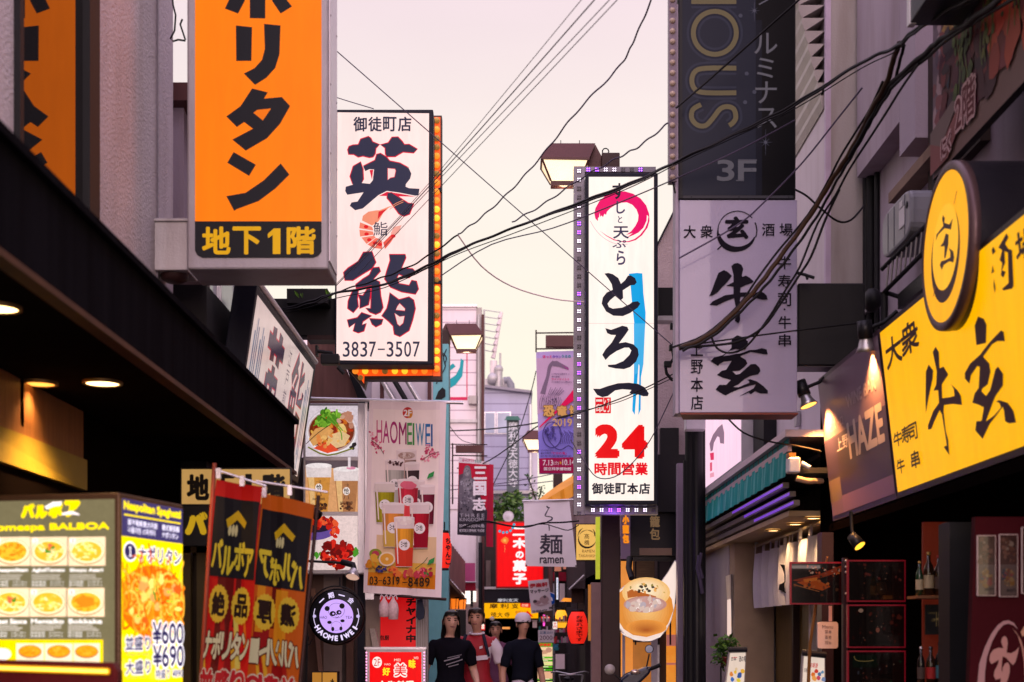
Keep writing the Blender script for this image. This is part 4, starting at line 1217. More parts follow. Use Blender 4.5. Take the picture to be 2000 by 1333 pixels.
# ================================================================== round panda sign
D = 12.6
t = thing('round_sign', 'round black sign with a violet disc showing a little panda on an iron hanger', 'sign', P(657,1258, D))
r = 52/FPX * D; c = P(657,1205, D)
MB().lathe(c,[(0, .13),(r * .98, .13),(r, .12),(r,0),(r * .98,-.006),(0,-.006)],(0,1,0),48).build('case', M_blackm, t)
MB().lathe(c + Vector((0, .065,0)),[(r + .012,-.02),(r + .02,0),(r + .012, .02),(r + .003, .02),(r + .003,-.02)],(0,1,0),48).build('rim', M_black, t)
pl = front_plane(600,1150,715,1262, D - .008)
a = Art(pl, .001)
VI, BK, VW = '#cfa8ff', '#141018', '#e8d8ff'
a.ell(657,1204,33,33, VI,40)
for px_, py_, rx_, ry_, co in ((657,1193,16,15, BK),(657,1193,15.4,14.4, VI),(639,1189,5,5, BK),(668,1184,5.2,5.4, BK),(650,1199,6,5, BK),(662,1196.5,5,4.6, BK),(651,1199,2,1.8, VI),(663,1196.5,1.8,1.6, VI),(657.5,1201,1.6,1.2, BK),(657,1223,10.5,9, BK),(657,1223,10,8.5, VI),(643.5,1216,4.4,3.2, BK),(669,1213,4.2,3, BK),(650,1229,3,4.4, BK),(666,1228,3,4, BK)):
    a.ell(px_, py_, rx_, ry_, co,20)
a.stroke([(655,1205),(658,1207),(662,1204)], .8, BK)
a.text('HAO',625,1203.5,638.5,1209, '#4a3a6a', .01); a.text('TEA',675,1203.5,688.5,1209, '#4a3a6a', .01)
def arc_text(a, s, cx_, cy_, rad, a0, a1, h, col, bold=.0, flip=False):
    n = len(s)
    for k, ch in enumerate(s):
        an = R(a0+(a1-a0)*k / max(1, n - 1))
        x, y = cx_ + rad * math.cos(an), cy_ - rad * math.sin(an)
        ro = an - math.pi / 2 if not flip else an + math.pi / 2
        vs, fs, asp = text_mesh(ch)
        w = h * min(1.1, max(.25, asp)); hh = h if ch != '一' else h * .14
        for q in range(4 if bold else 1):
            dx, dy = (bold * h * math.cos(q * 1.57), bold * h * math.sin(q * 1.57)) if bold else (0,0)
            out = []
            for u_, v_ in vs:
                lx, ly = (u_ - .5)*w + dx,(v_ - .5)*hh + dy
                out.append(a.pl.px(x + lx * math.cos(ro)-ly * math.sin(ro), y - (lx * math.sin(ro)+ly * math.cos(ro))))
            a._put(out, fs, col, a.off); a.off += .00008
        a.off += .0003
arc_text(a, '一期一会',657,1204,42,133,47,11, VW, .03)
arc_text(a, 'HAOMEIWEI',657,1204,43,212,328,9.5, VW, .07, True)
for sx in (-1,1): a.ring(657,1204,44,44,1.2, VW,150 if sx < 0 else -20,200 if sx < 0 else 30); a.ell(657+sx * 42.5,1204,3.4,3.2, '#c8b8e8',14)
a.build('face', M_glow, t)
b = MB(); b.tube([P(657+56*math.cos(R(q)),1205-60*math.sin(R(q)), D + .07) for q in range(20,165,9)], .007,6)
b.build('hanger', M_black, t)
b = MB(); b.tube([P(664,1145, D + .07), P(664,1128, D + .07)], .008,6); b.build('hook', M_black, t)
# wrought iron scrolls left of it
t = thing('iron_scroll', 'black wrought iron scroll bracket hanging left of the round panda sign', 'bracket', P(598,1333,12.7))
MB().tube([P(596,1500,12.7), P(600,1240,12.7), P(592,1120,12.7)], .01,6).build('stem', M_black, t)
for cy_ in (1165,1205,1248):
    MB().tube([P(597+(14-k * .9)*math.cos(k * .75)*.9, cy_ + (16-k)*math.sin(k * .75),12.7) for k in range(13)], .006,5).build('scroll', M_black, t)

# ================================================================== red standing sign and red shop panel
t = thing('standing_sign', 'red lit sign reading 2F with pink light tubes at both sides', 'sign', P(772,1540,13.0))
D = 13.0
b = MB(); b.span(P(714,1560, D), P(832,1268, D)+Vector((0, .2,0))); b.build('case', M_galv, t, .006)
pl = front_plane(714,1268,832,1560, D - .001); a = Art(pl, .003)
a.rect(722,1274,823,1555, '#f00408')
a.ell(736.5,1294,9.5,11, '#ffe8e0',24); a.text('2F',730,1287,743,1301, '#c81418', .0)
for s_, x0, y0, x1, y1, c_, bo in (('好',747,1304,762,1320, '#ffe020', .05),('美',768,1294,796,1324, '#e82020', .0),('味',798,1288,812,1306, '#ffe020', .05)):
    if s_ == '美': a.text(s_, x0, y0, x1, y1, '#fff0e8', .1); a.text(s_, x0+2.5, y0+2.5, x1-2.5, y1-2.5, c_, .02)
    else: a.text(s_, x0, y0, x1, y1, c_, bo)
a.text('HAO',751,1296,763,1300, '#ffd0c0', .02); a.text('MEI',770,1287,782,1292, '#ffd0c0', .02); a.text('WEI',808,1283,817,1288, '#ffd0c0', .02)
a.htext('上海料理',738,1330,810,1352, '#ffe8e0', .06)
a.build('face', M_glow, t)
b = MB(); b.span(P(712,1269, D - .01), P(834,1264, D + .1)); b.build('top_trim', M_alu, t)
for x in (715.5,828.5):
    b = MB()
    for k in range(40): b.ball(P(x,1275+k * 6, D - .012), .0075, n=6)
    b.build('light_tube', mat('pink_led',(1, .5, .8), .3, bump=0, emit=(1, .33, .62), estr=1.6), t)
t = thing('shop_counter', 'open shopfront with a red inner panel lettered in black behind the drinks banner', 'shopfront', P(775,1333,14.0))
b = MB(); b.span(P(712,1500,14.0), P(742,1150,14.0)+Vector((0, .05,0))); b.build('jamb', mat('beige_jamb',(.35, .27, .22), .5), t)
b = MB(); b.span(P(742,1266,14.05), P(812,1150,14.05)+Vector((0, .03,0))); b.build('red_panel', mat('red_panel',(.50, .006, .008), .4, emit=(.8, .004, .006), estr=.45, var=.1), t)
pl = front_plane(742,1150,812,1266,14.049); a = Art(pl)
a.vtext('チャイナ中',793,1168,812,1256, '#180808', .06); a.build('lettering', M_print, t); a = Art(pl); a.text('包厨',742,1241,760,1251, '#180808', .03); a.build('lettering', M_print, t)
b = MB(); b.span(P(812,1500,14.0), P(836,1150,14.0)+Vector((0, .1,0))); b.build('shutter', mat('grey_shutter',(.28, .25, .24), .5, stretch=(1,1,1)), t)
for k in range(5): MB().span(P(813+k * 4.6,1500,13.985), P(814.2+k * 4.6,1160,14.0)).build('rib', M_galv, t)
b = MB(); b.hexa([P(722,1228,13.9), P(732,1228,13.9), P(742,1268,13.9), P(728,1268,13.9)],[p + Vector((0, .15,0)) for p in (P(722,1228,13.9), P(732,1228,13.9), P(742,1268,13.9), P(728,1268,13.9))]); b.build('menu_stack', mat('pale_edge',(.5, .42, .38), .6, var=.5, scale=40), t)
for k,(x, y0, y1) in enumerate(((750,1166,1205),(768,1166,1210))):
    tt = thing('plastic_bag',('clear plastic bag with drink cups hung from the banner bar, left one' if k == 0 else 'clear plastic bag with a dark lidded cup hung from the banner bar'), 'bag', P(x, y1,13.15), 'bags hung under the drinks banner')
    MB().lathe(P(x, y0,13.15),[(.005,0),(.02,-.03),(.045,-.07),(.052,-.12),(.045,-(y1-y0)/FPX * 13.15),(0,-(y1-y0)/FPX * 13.15-.004)],(0,0,1),12).build('film', mat('milky_film',(.75, .55, .58), .3, var=.4, scale=40, alpha=.75), tt)
    for s in (-1,1): MB().tube([P(x, y0+2,13.15), P(x + s * 5, y0-4,13.15), P(x + s * 8, y0+5,13.15)], .008,5).build('handle', mat('milky_film',(0,0,0)), tt)
tag(MB().prism([P(815,1172,13.4), P(824,1170,13.4), P(829,1195,13.4), P(827,1208,13.4), P(818,1212,13.4), P(812,1205,13.4)],(0, .08,0)).build('hanging_bag', mat('navy_cloth',(.01, .015, .04), .6)), 'dark navy bag hanging on the grey shutter', 'bag')
# ================================================================== brown street lamps on poles
M_lampglass = mat('lamp_glass',(1, .85, .6), .3, bump=0, emit=(1.0, .76, .44), estr=1.15)
M_lampglass2 = mat('lamp_glass_side',(1, .85, .6), .3, bump=0, emit=(1.0, .68, .38), estr=.75)
def street_lamp(label, cx_, y_top, d, s, pole_px, lum=18):
    """hooded lantern; s=+1 arm on the right,-1 on the left"""
    k = FPX / 15.0
    c = P(cx_, y_top, d)
    pole_x = P(pole_px,0, d).x
    t = thing('street_lamp', label, 'street lamp',(pole_x, d + .1,0), 'brown hooded street lamps')
    def q(dx, dy, dz): return c + Vector((dx * s, dy, dz))
    dep = .36
    b = MB()
    top = [q(-.17,0.08,0), q(.30, .08,0), q(.30, dep - .08,0), q(-.17, dep - .08,0)]
    mid = [q(-.28,0,-.17), q(.235,0,-.18), q(.235, dep,-.18), q(-.28, dep,-.17)]
    b.hexa(top, mid)
    b.hexa([p + Vector((0,0, .001)) for p in mid],[p - Vector((0,0, .022)) for p in mid])
    b.build('hood', M_brown, t)
    mid2 = [q(-.262, .015,-.195), q(.222, .015,-.203), q(.222, dep - .015,-.203), q(-.262, dep - .015,-.195)]
    bot = [q(-.17, .12,-.385), q(.14, .12,-.385), q(.14, dep - .12,-.385), q(-.17, dep - .12,-.385)]
    b = MB(); b.quad([mid2[0], mid2[1], bot[1], bot[0]]); b.quad([mid2[1], mid2[2], bot[2], bot[1]]); b.quad([mid2[3], mid2[2], bot[2], bot[3]])
    g = b.build('glass', M_lampglass, t)
    b = MB(); b.quad([mid2[0], mid2[3], bot[3], bot[0]]); b.build('side_glass', M_lampglass2, t)
    for i in range(4): MB().tube([mid2[i], bot[i]], .014,4).build('glazing_bar', M_brown, t)
    b = MB(); b.hexa([p + Vector((0,0, .0)) for p in bot],[p - Vector((0,0, .05)) for p in bot]); b.build('base_tray', M_brown, t)
    b = MB(); tri_ = [q(.235, .2, .02), q(.31, .2, .025), q(.56, .2,-.45), q(.235, .2,-.28)]
    b.prism(tri_,(0, .1,0)); b.build('arm_plate', M_brown, t)
    for dx in (-.06, .14): MB().tube([q(dx, .25,0), q(dx, .25, .09)], .004,4).build('spike', M_black, t)
    MB().tube([q(.42+.035*math.cos(i * .7), .25,-.03+.035*math.sin(i * .7)) for i in range(10)], .007,5).build('ring', M_black, t)
    b = MB(); b.box((pole_x, d + .17,(c.z - .1)/2),(.19, .19, c.z - .1)); b.build('pole', M_dkbrown, t, .006)
    lamp_light(t, 'POINT', q(-.02, dep / 2,-.43), lum,(1, .72, .42), .1)
    return t
street_lamp('largest brown street lamp, standing behind the white 24 hour sign, its glass lit warm',1108,275,15.0,1,1194,8)
street_lamp('brown street lamp left of the street, lit, beside the orange bulb board',908,630,22.0,-1,866,10)
street_lamp('farthest small street lamp, half hidden behind the dinosaur banner',1047,840,29.0,1,1090,10)

# ================================================================== far left white building
def siding(name, c, pitch=.28):
    m = mat(name, c, .7, var=.05, scale=2, bump=0, stain=.12)
    N, L = m.node_tree.nodes, m.node_tree.links
    b = N['Principled BSDF']
    tc = N.new('ShaderNodeTexCoord'); sp = N.new('ShaderNodeSeparateXYZ'); L.new(tc.outputs['Object'], sp.inputs[0])
    dv = N.new('ShaderNodeMath'); dv.operation = 'DIVIDE'; dv.inputs[1].default_value = pitch; L.new(sp.outputs['Z'], dv.inputs[0])
    fr = N.new('ShaderNodeMath'); fr.operation = 'FRACT'; L.new(dv.outputs[0], fr.inputs[0])
    lt = N.new('ShaderNodeMath'); lt.operation = 'LESS_THAN'; lt.inputs[1].default_value = .09; L.new(fr.outputs[0], lt.inputs[0])
    mx = N.new('ShaderNodeMix'); mx.data_type = 'RGBA'; L.new(lt.outputs[0], mx.inputs['Factor'])
    old = b.inputs['Base Color'].links[0].from_socket
    L.new(old, mx.inputs['A']); mx.inputs['B'].default_value = (c[0]*.55, c[1]*.5, c[2]*.55,1)
    L.new(mx.outputs['Result'], b.inputs['Base Color'])
    return m
M_side1 = siding('white_siding',(.70, .61, .66), .30)
M_side2 = siding('blue_grey_siding',(.40, .39, .54), .34)
D = 34.0
t = thing('white_building', 'white clapboard building with a turquoise character in a red frame, far left', 'building',(-2.6,37,0))
b = MB(); b.span((-6, D,4.55),(P(930,0, D).x, D + 7, P(0,600, D).z)); b.build('wall', M_side1, t)
b = MB(); b.span((-6, D - .06, P(0,600, D).z),(P(932,0, D).x, D + 7.1, P(0,596, D).z)); b.build('parapet', M_alu, t)
b = MB(); b.span((-6, D + .03,0),(P(930,0, D).x, D + 7,4.55)); b.build('lower_wall', mat('white_lower_wall',(.72, .64, .68), .7, var=.06, stain=.2), t)
b = MB(); b.span((-6, D - .05, P(0,826, D).z),(P(932,0, D).x, D, P(0,820, D).z)); b.build('ledge', M_galv, t)
b = MB(); b.span((P(930,0, D).x, D + .05,0),(P(941,0, D).x, D + .4, P(0,600, D).z)); b.build('corner_strip', M_cream, t)
for x, m_ in ((935, M_galv),(943, M_brown)): MB().cyl(P(x,1240, D - .08), P(x,615, D - .08), .035,8).build('drainpipe', m_, t)
b = MB(); b.box(P(923,782, D - .08),(.19, .16, .2)); b.build('meter_box', M_cream, t, .01)
pl = front_plane(850,597,941,1240, D - .001); a = Art(pl, .004)
a.ppoly([(877,779),(877,776),(911,776),(911,680),(913,680),(913,782),(877,782)], '#c02050')
a.ppoly([(900,700),(906,705),(903,735),(890,752),(877,760),(877,742),(890,733),(898,718)], '#10909a')
a.ppoly([(877,716),(885,710),(890,716),(880,724),(877,724)], '#10909a')
a.build('lettering', M_print, t)
t = thing('roof_antenna', 'row of thin horizontal rods with pale insulators beside the white building roof', 'antenna', P(945,740,35))
MB().cyl(P(945.5,760,35), P(945.5,605,35), .025,6).build('mast', M_galv, t)
for k in range(7):
    y = 606+k * 13; x1 = 981-k * 2.2 if k else 981
    MB().tube([P(945, y,35), P(x1, y + 5,35)], .012,5).build('rod', M_galv, t)
    MB().tube([P(x1-1, y + 4,35), P(x1-5, y + 16,35)],[.035, .06],8).build('insulator', mat('pale_ceramic',(.66, .58, .6), .4), t)

# bluish building across the end of the street
D = 45.0
t = thing('blue_grey_building', 'pale blue grey sided building closing the end of the street', 'building',(0,48,0))
q = [P(928,1240, D), P(928,753, D), P(1037,766, D), P(1037,1240, D)]
b = MB(); b.prism([Vector((p.x, p.y, max(p.z,4.85))) for p in q],(0,6,0)); b.build('upper_wall', M_side2, t)
b = MB(); b.span((P(928,0, D).x, D + .03,0),(P(1050,0, D).x, D + 6,4.85+3.2)); b.build('lower_wall', mat('pale_blue_wall',(.60, .56, .66), .7, var=.06, stain=.15), t)
b = MB(); b.hexa([P(926,749, D - .2), P(1040,763, D - .2), P(1040,768, D - .2), P(926,754, D - .2)],[p + Vector((0,6.4,0)) for p in (P(926,749, D - .2), P(1040,763, D - .2), P(1040,768, D - .2), P(926,754, D - .2))]); b.build('roof', mat('grey_roof',(.25, .23, .28), .6), t)
for x0, x1 in ((946,968),(970,998)):
    w = MB().span(P(x0,848, D), P(x1,805, D)+Vector((0,-.03,0))).build('window', M_alu, t)
    MB().span(P(x0+2,846, D - .05), P(x1-2,807, D - .035)).build('pane', mat('sky_glass',(.34, .38, .5), .15, var=.4, scale=1.5, bump=0), w)
b = MB(); b.span((P(928,0, D).x, D - .25, P(0,966, D).z),(P(1050,0, D).x, D + .03, P(0,960, D).z)); b.build('eave', M_galv, t)
for k, x in enumerate((946,967,994)): 
    w = MB().span(P(x,988, D), P(x + 19,968, D)+Vector((0,-.02,0))).build('window', mat('dusk_window',(.13, .12, .15), .2), t)
b = MB(); b.cyl(P(1036,1240, D - .06), P(1036,790, D - .06), .05,8); b.build('drainpipe', M_alu, t)
t = thing('roof_equipment', 'cluster of vent pipes and tanks on the blue grey building roof', 'roof vents', P(970,758,47))
MB().span(P(944,760,47), P(992,740,47)+Vector((0,1,0))).build('tank', M_galv, t)
MB().cyl(P(974,758,46.8), P(974,722,46.8), .13,10).build('flue', M_galv, t)
MB().ball(P(974,722,46.8), .15).build('cowl', M_galv, t)
MB().cyl(P(964,730,47), P(964,705,47), .12,8).build('vent_box', mat('pale_ceramic',(0,0,0)), t)
MB().cyl(P(977,730,47), P(977,690,47), .04,6).build('mast', M_galv, t)
MB().ball(P(963,740,46.8), .2).build('dome', M_galv, t)
MB().tube([P(984,744,46.5), P(992,742,46.5), P(998,752,46.5), P(999,762,46.5)], .12,8).build('duct', mat('lead_duct',(.2, .2, .24), .5), t)
# temple name board
D = 43.0
t = thing('temple_name_board', 'tall narrow green grey board with white calligraphy under a little roof', 'sign', P(1001,962, D))
MB().span(P(989.5,961, D), P(1014,819, D)+Vector((0, .15,0))).build('board', mat('verdigris_board',(.10, .12, .13), .6, var=.3), t)
MB().hexa([P(985,821, D - .1), P(990,813, D - .1), P(1012,813, D - .1), P(1018,821, D - .1)],[P(985,821, D + .3), P(990,813, D + .3), P(1012,813, D + .3), P(1018,821, D + .3)]).build('roof', mat('green_copper',(.05, .16, .13), .5), t)
pl = front_plane(989,819,1014,961, D - .001); a = Art(pl, .01)
a.vtext('摩利支天徳大寺',993,824,1011,952, '#d8dce4', .012, .06); a.build('lettering', print_mat('white_letters',0.0, .5), t)

# ================================================================== tree
def foliage(b, blobs, n, size, mi=1):
    for _ in range(n):
        c, r = random.choice(blobs)
        while True:
            q = Vector((random.uniform(-1,1), random.uniform(-1,1), random.uniform(-1,1)))
            if .35 < q.length < 1: break
        p = c + Vector((q.x * r[0], q.y * r[1], q.z * r[2])); l = size * random.uniform(.6,1.4)
        ax = Vector((random.gauss(0,1), random.gauss(0,1), random.gauss(0, .6))).normalized(); sd = ax.orthogonal().normalized()*l * .3
        m_ = p + ax * l * .5
        b.add([p, m_ + sd, p + ax * l, m_ - sd],[(0,1,2,3)], random.choice((0,0,1,2)))
t = thing('tree', 'leafy green street tree behind the red confectionery sign', 'tree',(P(992,0,40).x,40,0))
MB().tube([(P(990,0,40).x,40,0), P(992,1120,40), P(990,1040,40)],[.16, .12, .08],8).tube([P(991,1080,40), P(1008,1020,40.2)],[.07, .03],6).tube([P(991,1060,40), P(975,1020,39.8)],[.07, .03],6).build('trunk', mat('bark',(.05, .035, .025), .9, bump=.6), t)
b = MB()
random.seed(3)
foliage(b,[(P(x, y,40+dz),(r, r * .9, r)) for x, y, r, dz in ((975,1010, .35,0),(990,995, .4, .3),(1010,990, .42,-.2),(1015,1020, .4, .3),(995,1030, .4,-.3),(970,1040, .35, .2),(985,1060, .4,0),(1005,1060, .35, .2),(962,1080, .3,0),(1002,978, .25,0))],1700, .15)
b.build('crown',[mat('leaf_green',(.05, .12, .02), .6, var=.4), mat('leaf_light',(.10, .18, .03), .6, var=.4), mat('leaf_dark',(.02, .06, .012), .6)], t)
t = thing('sapling', 'thin bare twigs with a few leaves rising beside the yellow awning', 'plant', P(1048,1000,38))
b = MB()
for p in ([(1050,1000),(1046,975),(1036,945),(1030,932)],[(1048,985),(1056,965),(1058,950)],[(1046,972),(1038,962)],[(1050,990),(1062,978)]): b.tube([P(*q,38) for q in p], .02,5)
b.build('branches', mat('bark',(0,0,0)), t)
b = MB(); foliage(b,[(P(x, y,38),(.12, .12, .18)) for x, y in ((1032,938),(1040,952),(1046,968),(1056,958),(1060,975))],70, .1); b.build('leaves',[MATS['leaf_dark'], MATS['leaf_green'], MATS['leaf_dark']], t)
t = thing('satellite_dish', 'pale round satellite dish in front of the tree', 'dish', P(993,1020,37))
MB().lathe(P(993,1009,37),[(0, .05),(.07, .04),(.14,0),(.145, .005)],(-.2,-1, .1),20).build('dish', mat('dish_white',(.62, .58, .64), .5), t)
MB().tube([P(993,1010,37.02), P(996,1024,37.1)], .02).build('mount', M_galv, t)

# ================================================================== mid-left stretch of the street
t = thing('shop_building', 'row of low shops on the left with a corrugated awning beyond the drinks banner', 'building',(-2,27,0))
b = MB(); b.span((-6,21.5,0),(-1.45,33.5,3.3)); b.build('wall', mat('dark_brown_front',(.04, .028, .028), .6, var=.4), t)  # low shop fronts in a mottled dark brown
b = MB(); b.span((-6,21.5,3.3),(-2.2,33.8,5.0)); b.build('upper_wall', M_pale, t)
t = thing('corrugated_awning', 'pink corrugated metal awning edge on slatted eaves, left side of the street', 'awning', P(890,1160,24))
b = MB()
e0, e1 = P(877,1060,21.5), P(907,1098,26)
f0, f1 = P(877,1130,21.5), P(907,1163,26)
n = 16
for i in range(n):
    s0, s1 = i / n,(i + 1)/n; o = .03 if i % 2 else 0
    b.add([e0.lerp(e1, s0)+Vector((o,0,0)), e0.lerp(e1, s1)+Vector((.03-o,0,0)), f0.lerp(f1, s1)+Vector((.03-o,0,0)), f0.lerp(f1, s0)+Vector((o,0,0))],[(0,1,2,3)])
b.build('sheet', mat('pink_corrugated',(.38, .20, .19), .35, metal=.3, var=.4, scale=3), t)
b = MB(); b.hexa([f0+Vector((0,0,-.01)), f1+Vector((0,0,-.01)), f1+Vector((-.7,0,-.2)), f0+Vector((-.7,0,-.2))],[f0+Vector((0,0,-.07)), f1+Vector((0,0,-.07)), f1+Vector((-.7,0,-.26)), f0+Vector((-.7,0,-.26))]); b.build('eave', mat('slatted_wood',(.15, .08, .04), .6, var=.6, scale=12), t)
t = thing('fabric_awning', 'pink over crimson drop awning hanging farther down on the left', 'awning', P(915,1155,29))
MB().span(P(907,1136,29), P(928,1100,29)+Vector((0, .06,0))).build('upper_cloth', mat('pink_cloth',(.50, .09, .22), .8), t)
MB().span(P(907,1154,28.95), P(929,1139,28.95)+Vector((0, .06,0))).build('lower_cloth', mat('crimson_cloth',(.32, .01, .03), .8), t)
MB().cyl(P(906,1137.5,28.9), P(931,1137.5,28.9), .02,6).build('bar', M_galv, t)
t = thing('lit_shopfront', 'bright lit white shop window beneath the crimson awning', 'shopfront', P(920,1240,33))
MB().span(P(876,1240,33), P(935,1150,33)+Vector((0, .1,0))).build('wall', mat('pink_shop_wall',(.42, .30, .28), .6, var=.3, scale=3), t)
for x0, x1, y0, y1 in ((877,907,1158,1172),(908,919,1155,1180),(924,930,1155,1176)):
    MB().span(P(x0, y1,32.97), P(x1, y0,32.97)+Vector((0, .02,0))).build('window', mat('lit_window',(1, .95, .85), .4, bump=0, emit=(1, .93, .80), estr=1.0, var=.05), t)
MB().span(P(919,1185,32.95), P(924,1150,32.95)+Vector((0, .02,0))).build('mullion', M_black, t)
for k, x in enumerate((886,901)):
    tt = thing('paper_lantern',('hexagonal orange lantern in a black cage, nearer one by the brown post' if k == 0 else 'hexagonal orange lantern in a black cage, farther one'), 'lantern', P(x,1186,25+k * 2), 'caged orange lanterns')
    r_ = .095
    MB().lathe(P(x,1190,25+k * 2),[(0,0),(r_ * .8,0),(r_, .18),(0, .18)],(0,0,1),6, smooth=False).build('shade', mat('orange_shade',(1, .3, .05), .4, bump=0, emit=(1, .20, .012), estr=.85, var=.4, scale=20), tt)
    MB().lathe(P(x,1190,25+k * 2),[(r_ * 1.15, .18),(r_ * 1.15, .2),(0, .25)],(0,0,1),6).build('cap', M_black, tt)
    for q in range(6): MB().tube([P(x,1190,25+k * 2)+Vector((r_ * .85*math.cos(q * 1.047), r_ * .85*math.sin(q * 1.047),0)), P(x,1190,25+k * 2)+Vector((r_ * 1.03*math.cos(q * 1.047), r_ * 1.03*math.sin(q * 1.047), .18))], .006,4).build('cage_bar', M_black, tt)
tag(MB().span(P(889,1200,23), P(898,1192,23)+Vector((0, .04,0))).build('price_card', mat('yellow_card',(.8, .6, .02), .6, emit=(.9, .55,0), estr=.3)), 'small bright yellow price card below the caged lanterns', 'card')
tag(MB().span(P(890,1248,22.5), P(910,1192,22.5)+Vector((0, .04,0))).build('chalkboard', M_black), 'dark hanging board behind the woman in black', 'board')
def lantern(label, px, y0, y1, rx, d, mcol, words=None, group='hanging paper lanterns', lum=0, col=(1, .5, .1)):
    t = thing('paper_lantern', label, 'lantern', P(px, y1, d), group)
    k = d / FPX; h = (y1-y0)*k; r_ = rx * k; c = P(px, y1, d)
    prof = [(r_ * .55,0)]
    n = 12
    for i in range(n * 2+1):
        s = i / (n * 2); e = math.sin(math.pi * (.14+.72*s)) ** .6
        prof.append((r_ * e * (1.0 if i % 2 else .975), h * (.03+.94*s)))
    prof.append((r_ * .55, h))
    MB().lathe(c, prof,(0,0,1),28).build('shade', mcol, t)
    MB().lathe(c,[(r_ * .6,-.015),(r_ * .6, .012),(r_ * .5, .012)],(0,0,1),20).build('bottom_ring', M_black, t)
    MB().lathe(c,[(r_ * .5, h - .01),(r_ * .6, h - .01),(r_ * .6, h + .02),(0, h + .02)],(0,0,1),20).build('top_ring', M_black, t)
    MB().tube([c + Vector((0,0, h)), c + Vector((0,0, h + .12))], .008,5).build('cord', M_black, t)
    if words:
        n_ = len(words); b_ = Art(Plane(c + Vector((-r_,-r_ - .01,0)),(1,0,0),(0,0,1),2*r_, h), .0)
        b_.vtext(words, px - rx * .12, y0+8, px + rx * .52, y1-6, '#1c0404', .03)
        for i, v in enumerate(b_.v):   # wrap the lettering round the paper
            x = v.x - c.x; zz = (v.z - c.z)/h; rr = r_ * max(.2, math.sin(math.pi * (.14+.72*min(max(zz,0),1)))) ** .6
            v.y = c.y - math.sqrt(max(rr * rr - x * x,1e-4))-.006
        b_.build('lettering', M_print, t)
    return t
M_redlan = mat('red_paper',(.7, .03, .02), .5, bump=0, emit=(1, .022, .010), estr=.62, var=.25, scale=4)
M_yellan = mat('yellow_paper',(.9, .5, .05), .5, bump=0, emit=(1, .43, .02), estr=1.0, var=.2, scale=4)
lantern('yellow lit paper lantern left of the big red lantern',1096,1191,1228,12.5,24, M_yellan)
lantern('big red lit paper lantern with black lettering beside the brown pole',1128,1194,1259,20.5,20, M_redlan, 'お疲れさまです')
t = lantern('long red lantern half hidden behind the drinks banner, black letters',868,1040,1112,14,16.5, M_redlan, None)
a = Art(front_plane(850,1040,890,1112,16.5-.09), .0); a.vtext('ちゃんこ',870,1050,880,1104, '#200404', .05); a.build('lettering', M_print, t)

# ================================================================== exhibition banners on brown arms
def hang_arm(parent, x0, x1, y, d, yb):
    MB().span(P(x0+6, y + 14, d), P(x1, y, d)+Vector((0, .1,0))).build('arm_box', M_brown, parent)
    MB().tube([P(x0, y - 4, d + .05), P(x0, yb, d + .05)], .014,5).build('arm_upright', M_dkbrown, parent)
    MB().tube([P(x0-4, y - 2, d + .05), P(x1+8, y - 1, d + .05)], .010,5).build('arm_rod', M_dkbrown, parent)
    MB().tube([P(x0, y + 20, d + .05), P(x1+8, y + 21, d + .05)], .012,5).build('banner_rod', M_dkbrown, parent)
D = 25.0
t = thing('exhibition_banner', 'dark grey and red exhibition banner with a stone robed figure and white characters', 'banner', P(925,1048, D), 'street banners on brown arms')
hang_arm(t,884,944,870, D,985)
pl = Plane(P(893,1048, D),(1,0,0),(0,0,1),1,1,(lambda u: .012*math.sin(u * 12), lambda v: .02*math.sin(v * 4)))
a = Art(pl,0, .0012)
a.pgrid((896,893),(956,903),(949,1048),(893,1045), '#b81838',8,16)
a.ppoly([(896,893.5),(956,903),(955.6,908),(896,904)], '#dccfd6'); a.text('ほっとタウン',903,896.5,926,902, '#c83070', .03); a.text('うえの',927,898,940,904, '#2a9a8a', .03)
a.ppoly([(895,965),(930,950),(952,1000),(949,1048),(893,1045)], '#3a3640'); a.ppoly([(896,928),(905,925),(900,1000),(895,1000)], '#5a4a56')
random.seed(4)
a.ppoly([(905,920),(908,911),(913,909),(918,912),(920,921),(921,933),(929,940),(930,965),(925,985),(921,1010),(900,1010),(898,985),(896,960),(899,938),(904,932)], '#6e6872')
a.ell(912,922,6,9, '#8e8890',16); a.ppoly([(903,938),(912,934),(922,938),(920,960),(906,962)], '#858088')
a.scatter(in_rect(900,938,926,985),60,['#8a8690', '#565260', '#9c98a2', '#48444e'],2.2); a.scatter(in_ell(912,922,4.5,7),10,['#6a6670', '#a5a0a8'],1.6)
a.scatter(in_rect(900,985,922,1008),24,['#504c58', '#6a6670', '#3a3640'],2.5)
for s_, x0, y0, x1, y1 in (('三',925,911,951,937),('国',924,940,950,969),('志',923,973,949,998)): a.text(s_, x0, y0, x1, y1, '#eee6ec', .045)
a.text('T H R E E',898,1004,946,1011, '#b4b0ba', .02); a.text('KINGDOMS',898,1012,946,1019, '#b4b0ba', .02)
a.text('2019年 7.9 (火)-9.16 (祝)',897,1024,946,1032, '#e0dce4', .02); a.text('東京国立博物館 平成館',897,1034,946,1040, '#e0dce4', .01)
a.build('cloth', M_cloth, t)
tag(MB().prism([P(948,906,25.6), P(964,908,25.6), P(963,1069,25.6), P(950,1068,25.6)],(0, .01,0)).build('exhibition_banner', mat('crimson_banner',(.42, .012, .045), .8, var=.1)), 'plain crimson back banner showing behind the dark exhibition banner', 'banner', 'street banners on brown arms')
D = 22.0
t = thing('exhibition_banner', 'violet exhibition banner with dinosaur skeletons dated 2019', 'banner', P(1090,926, D), 'street banners on brown arms')
MB().span(P(1066,677, D), P(1140,655, D)+Vector((0, .12,0))).build('arm_box', M_brown, t)
MB().tube([P(1047,645, D), P(1047,688, D)], .012,5).build('arm_upright', M_dkbrown, t)
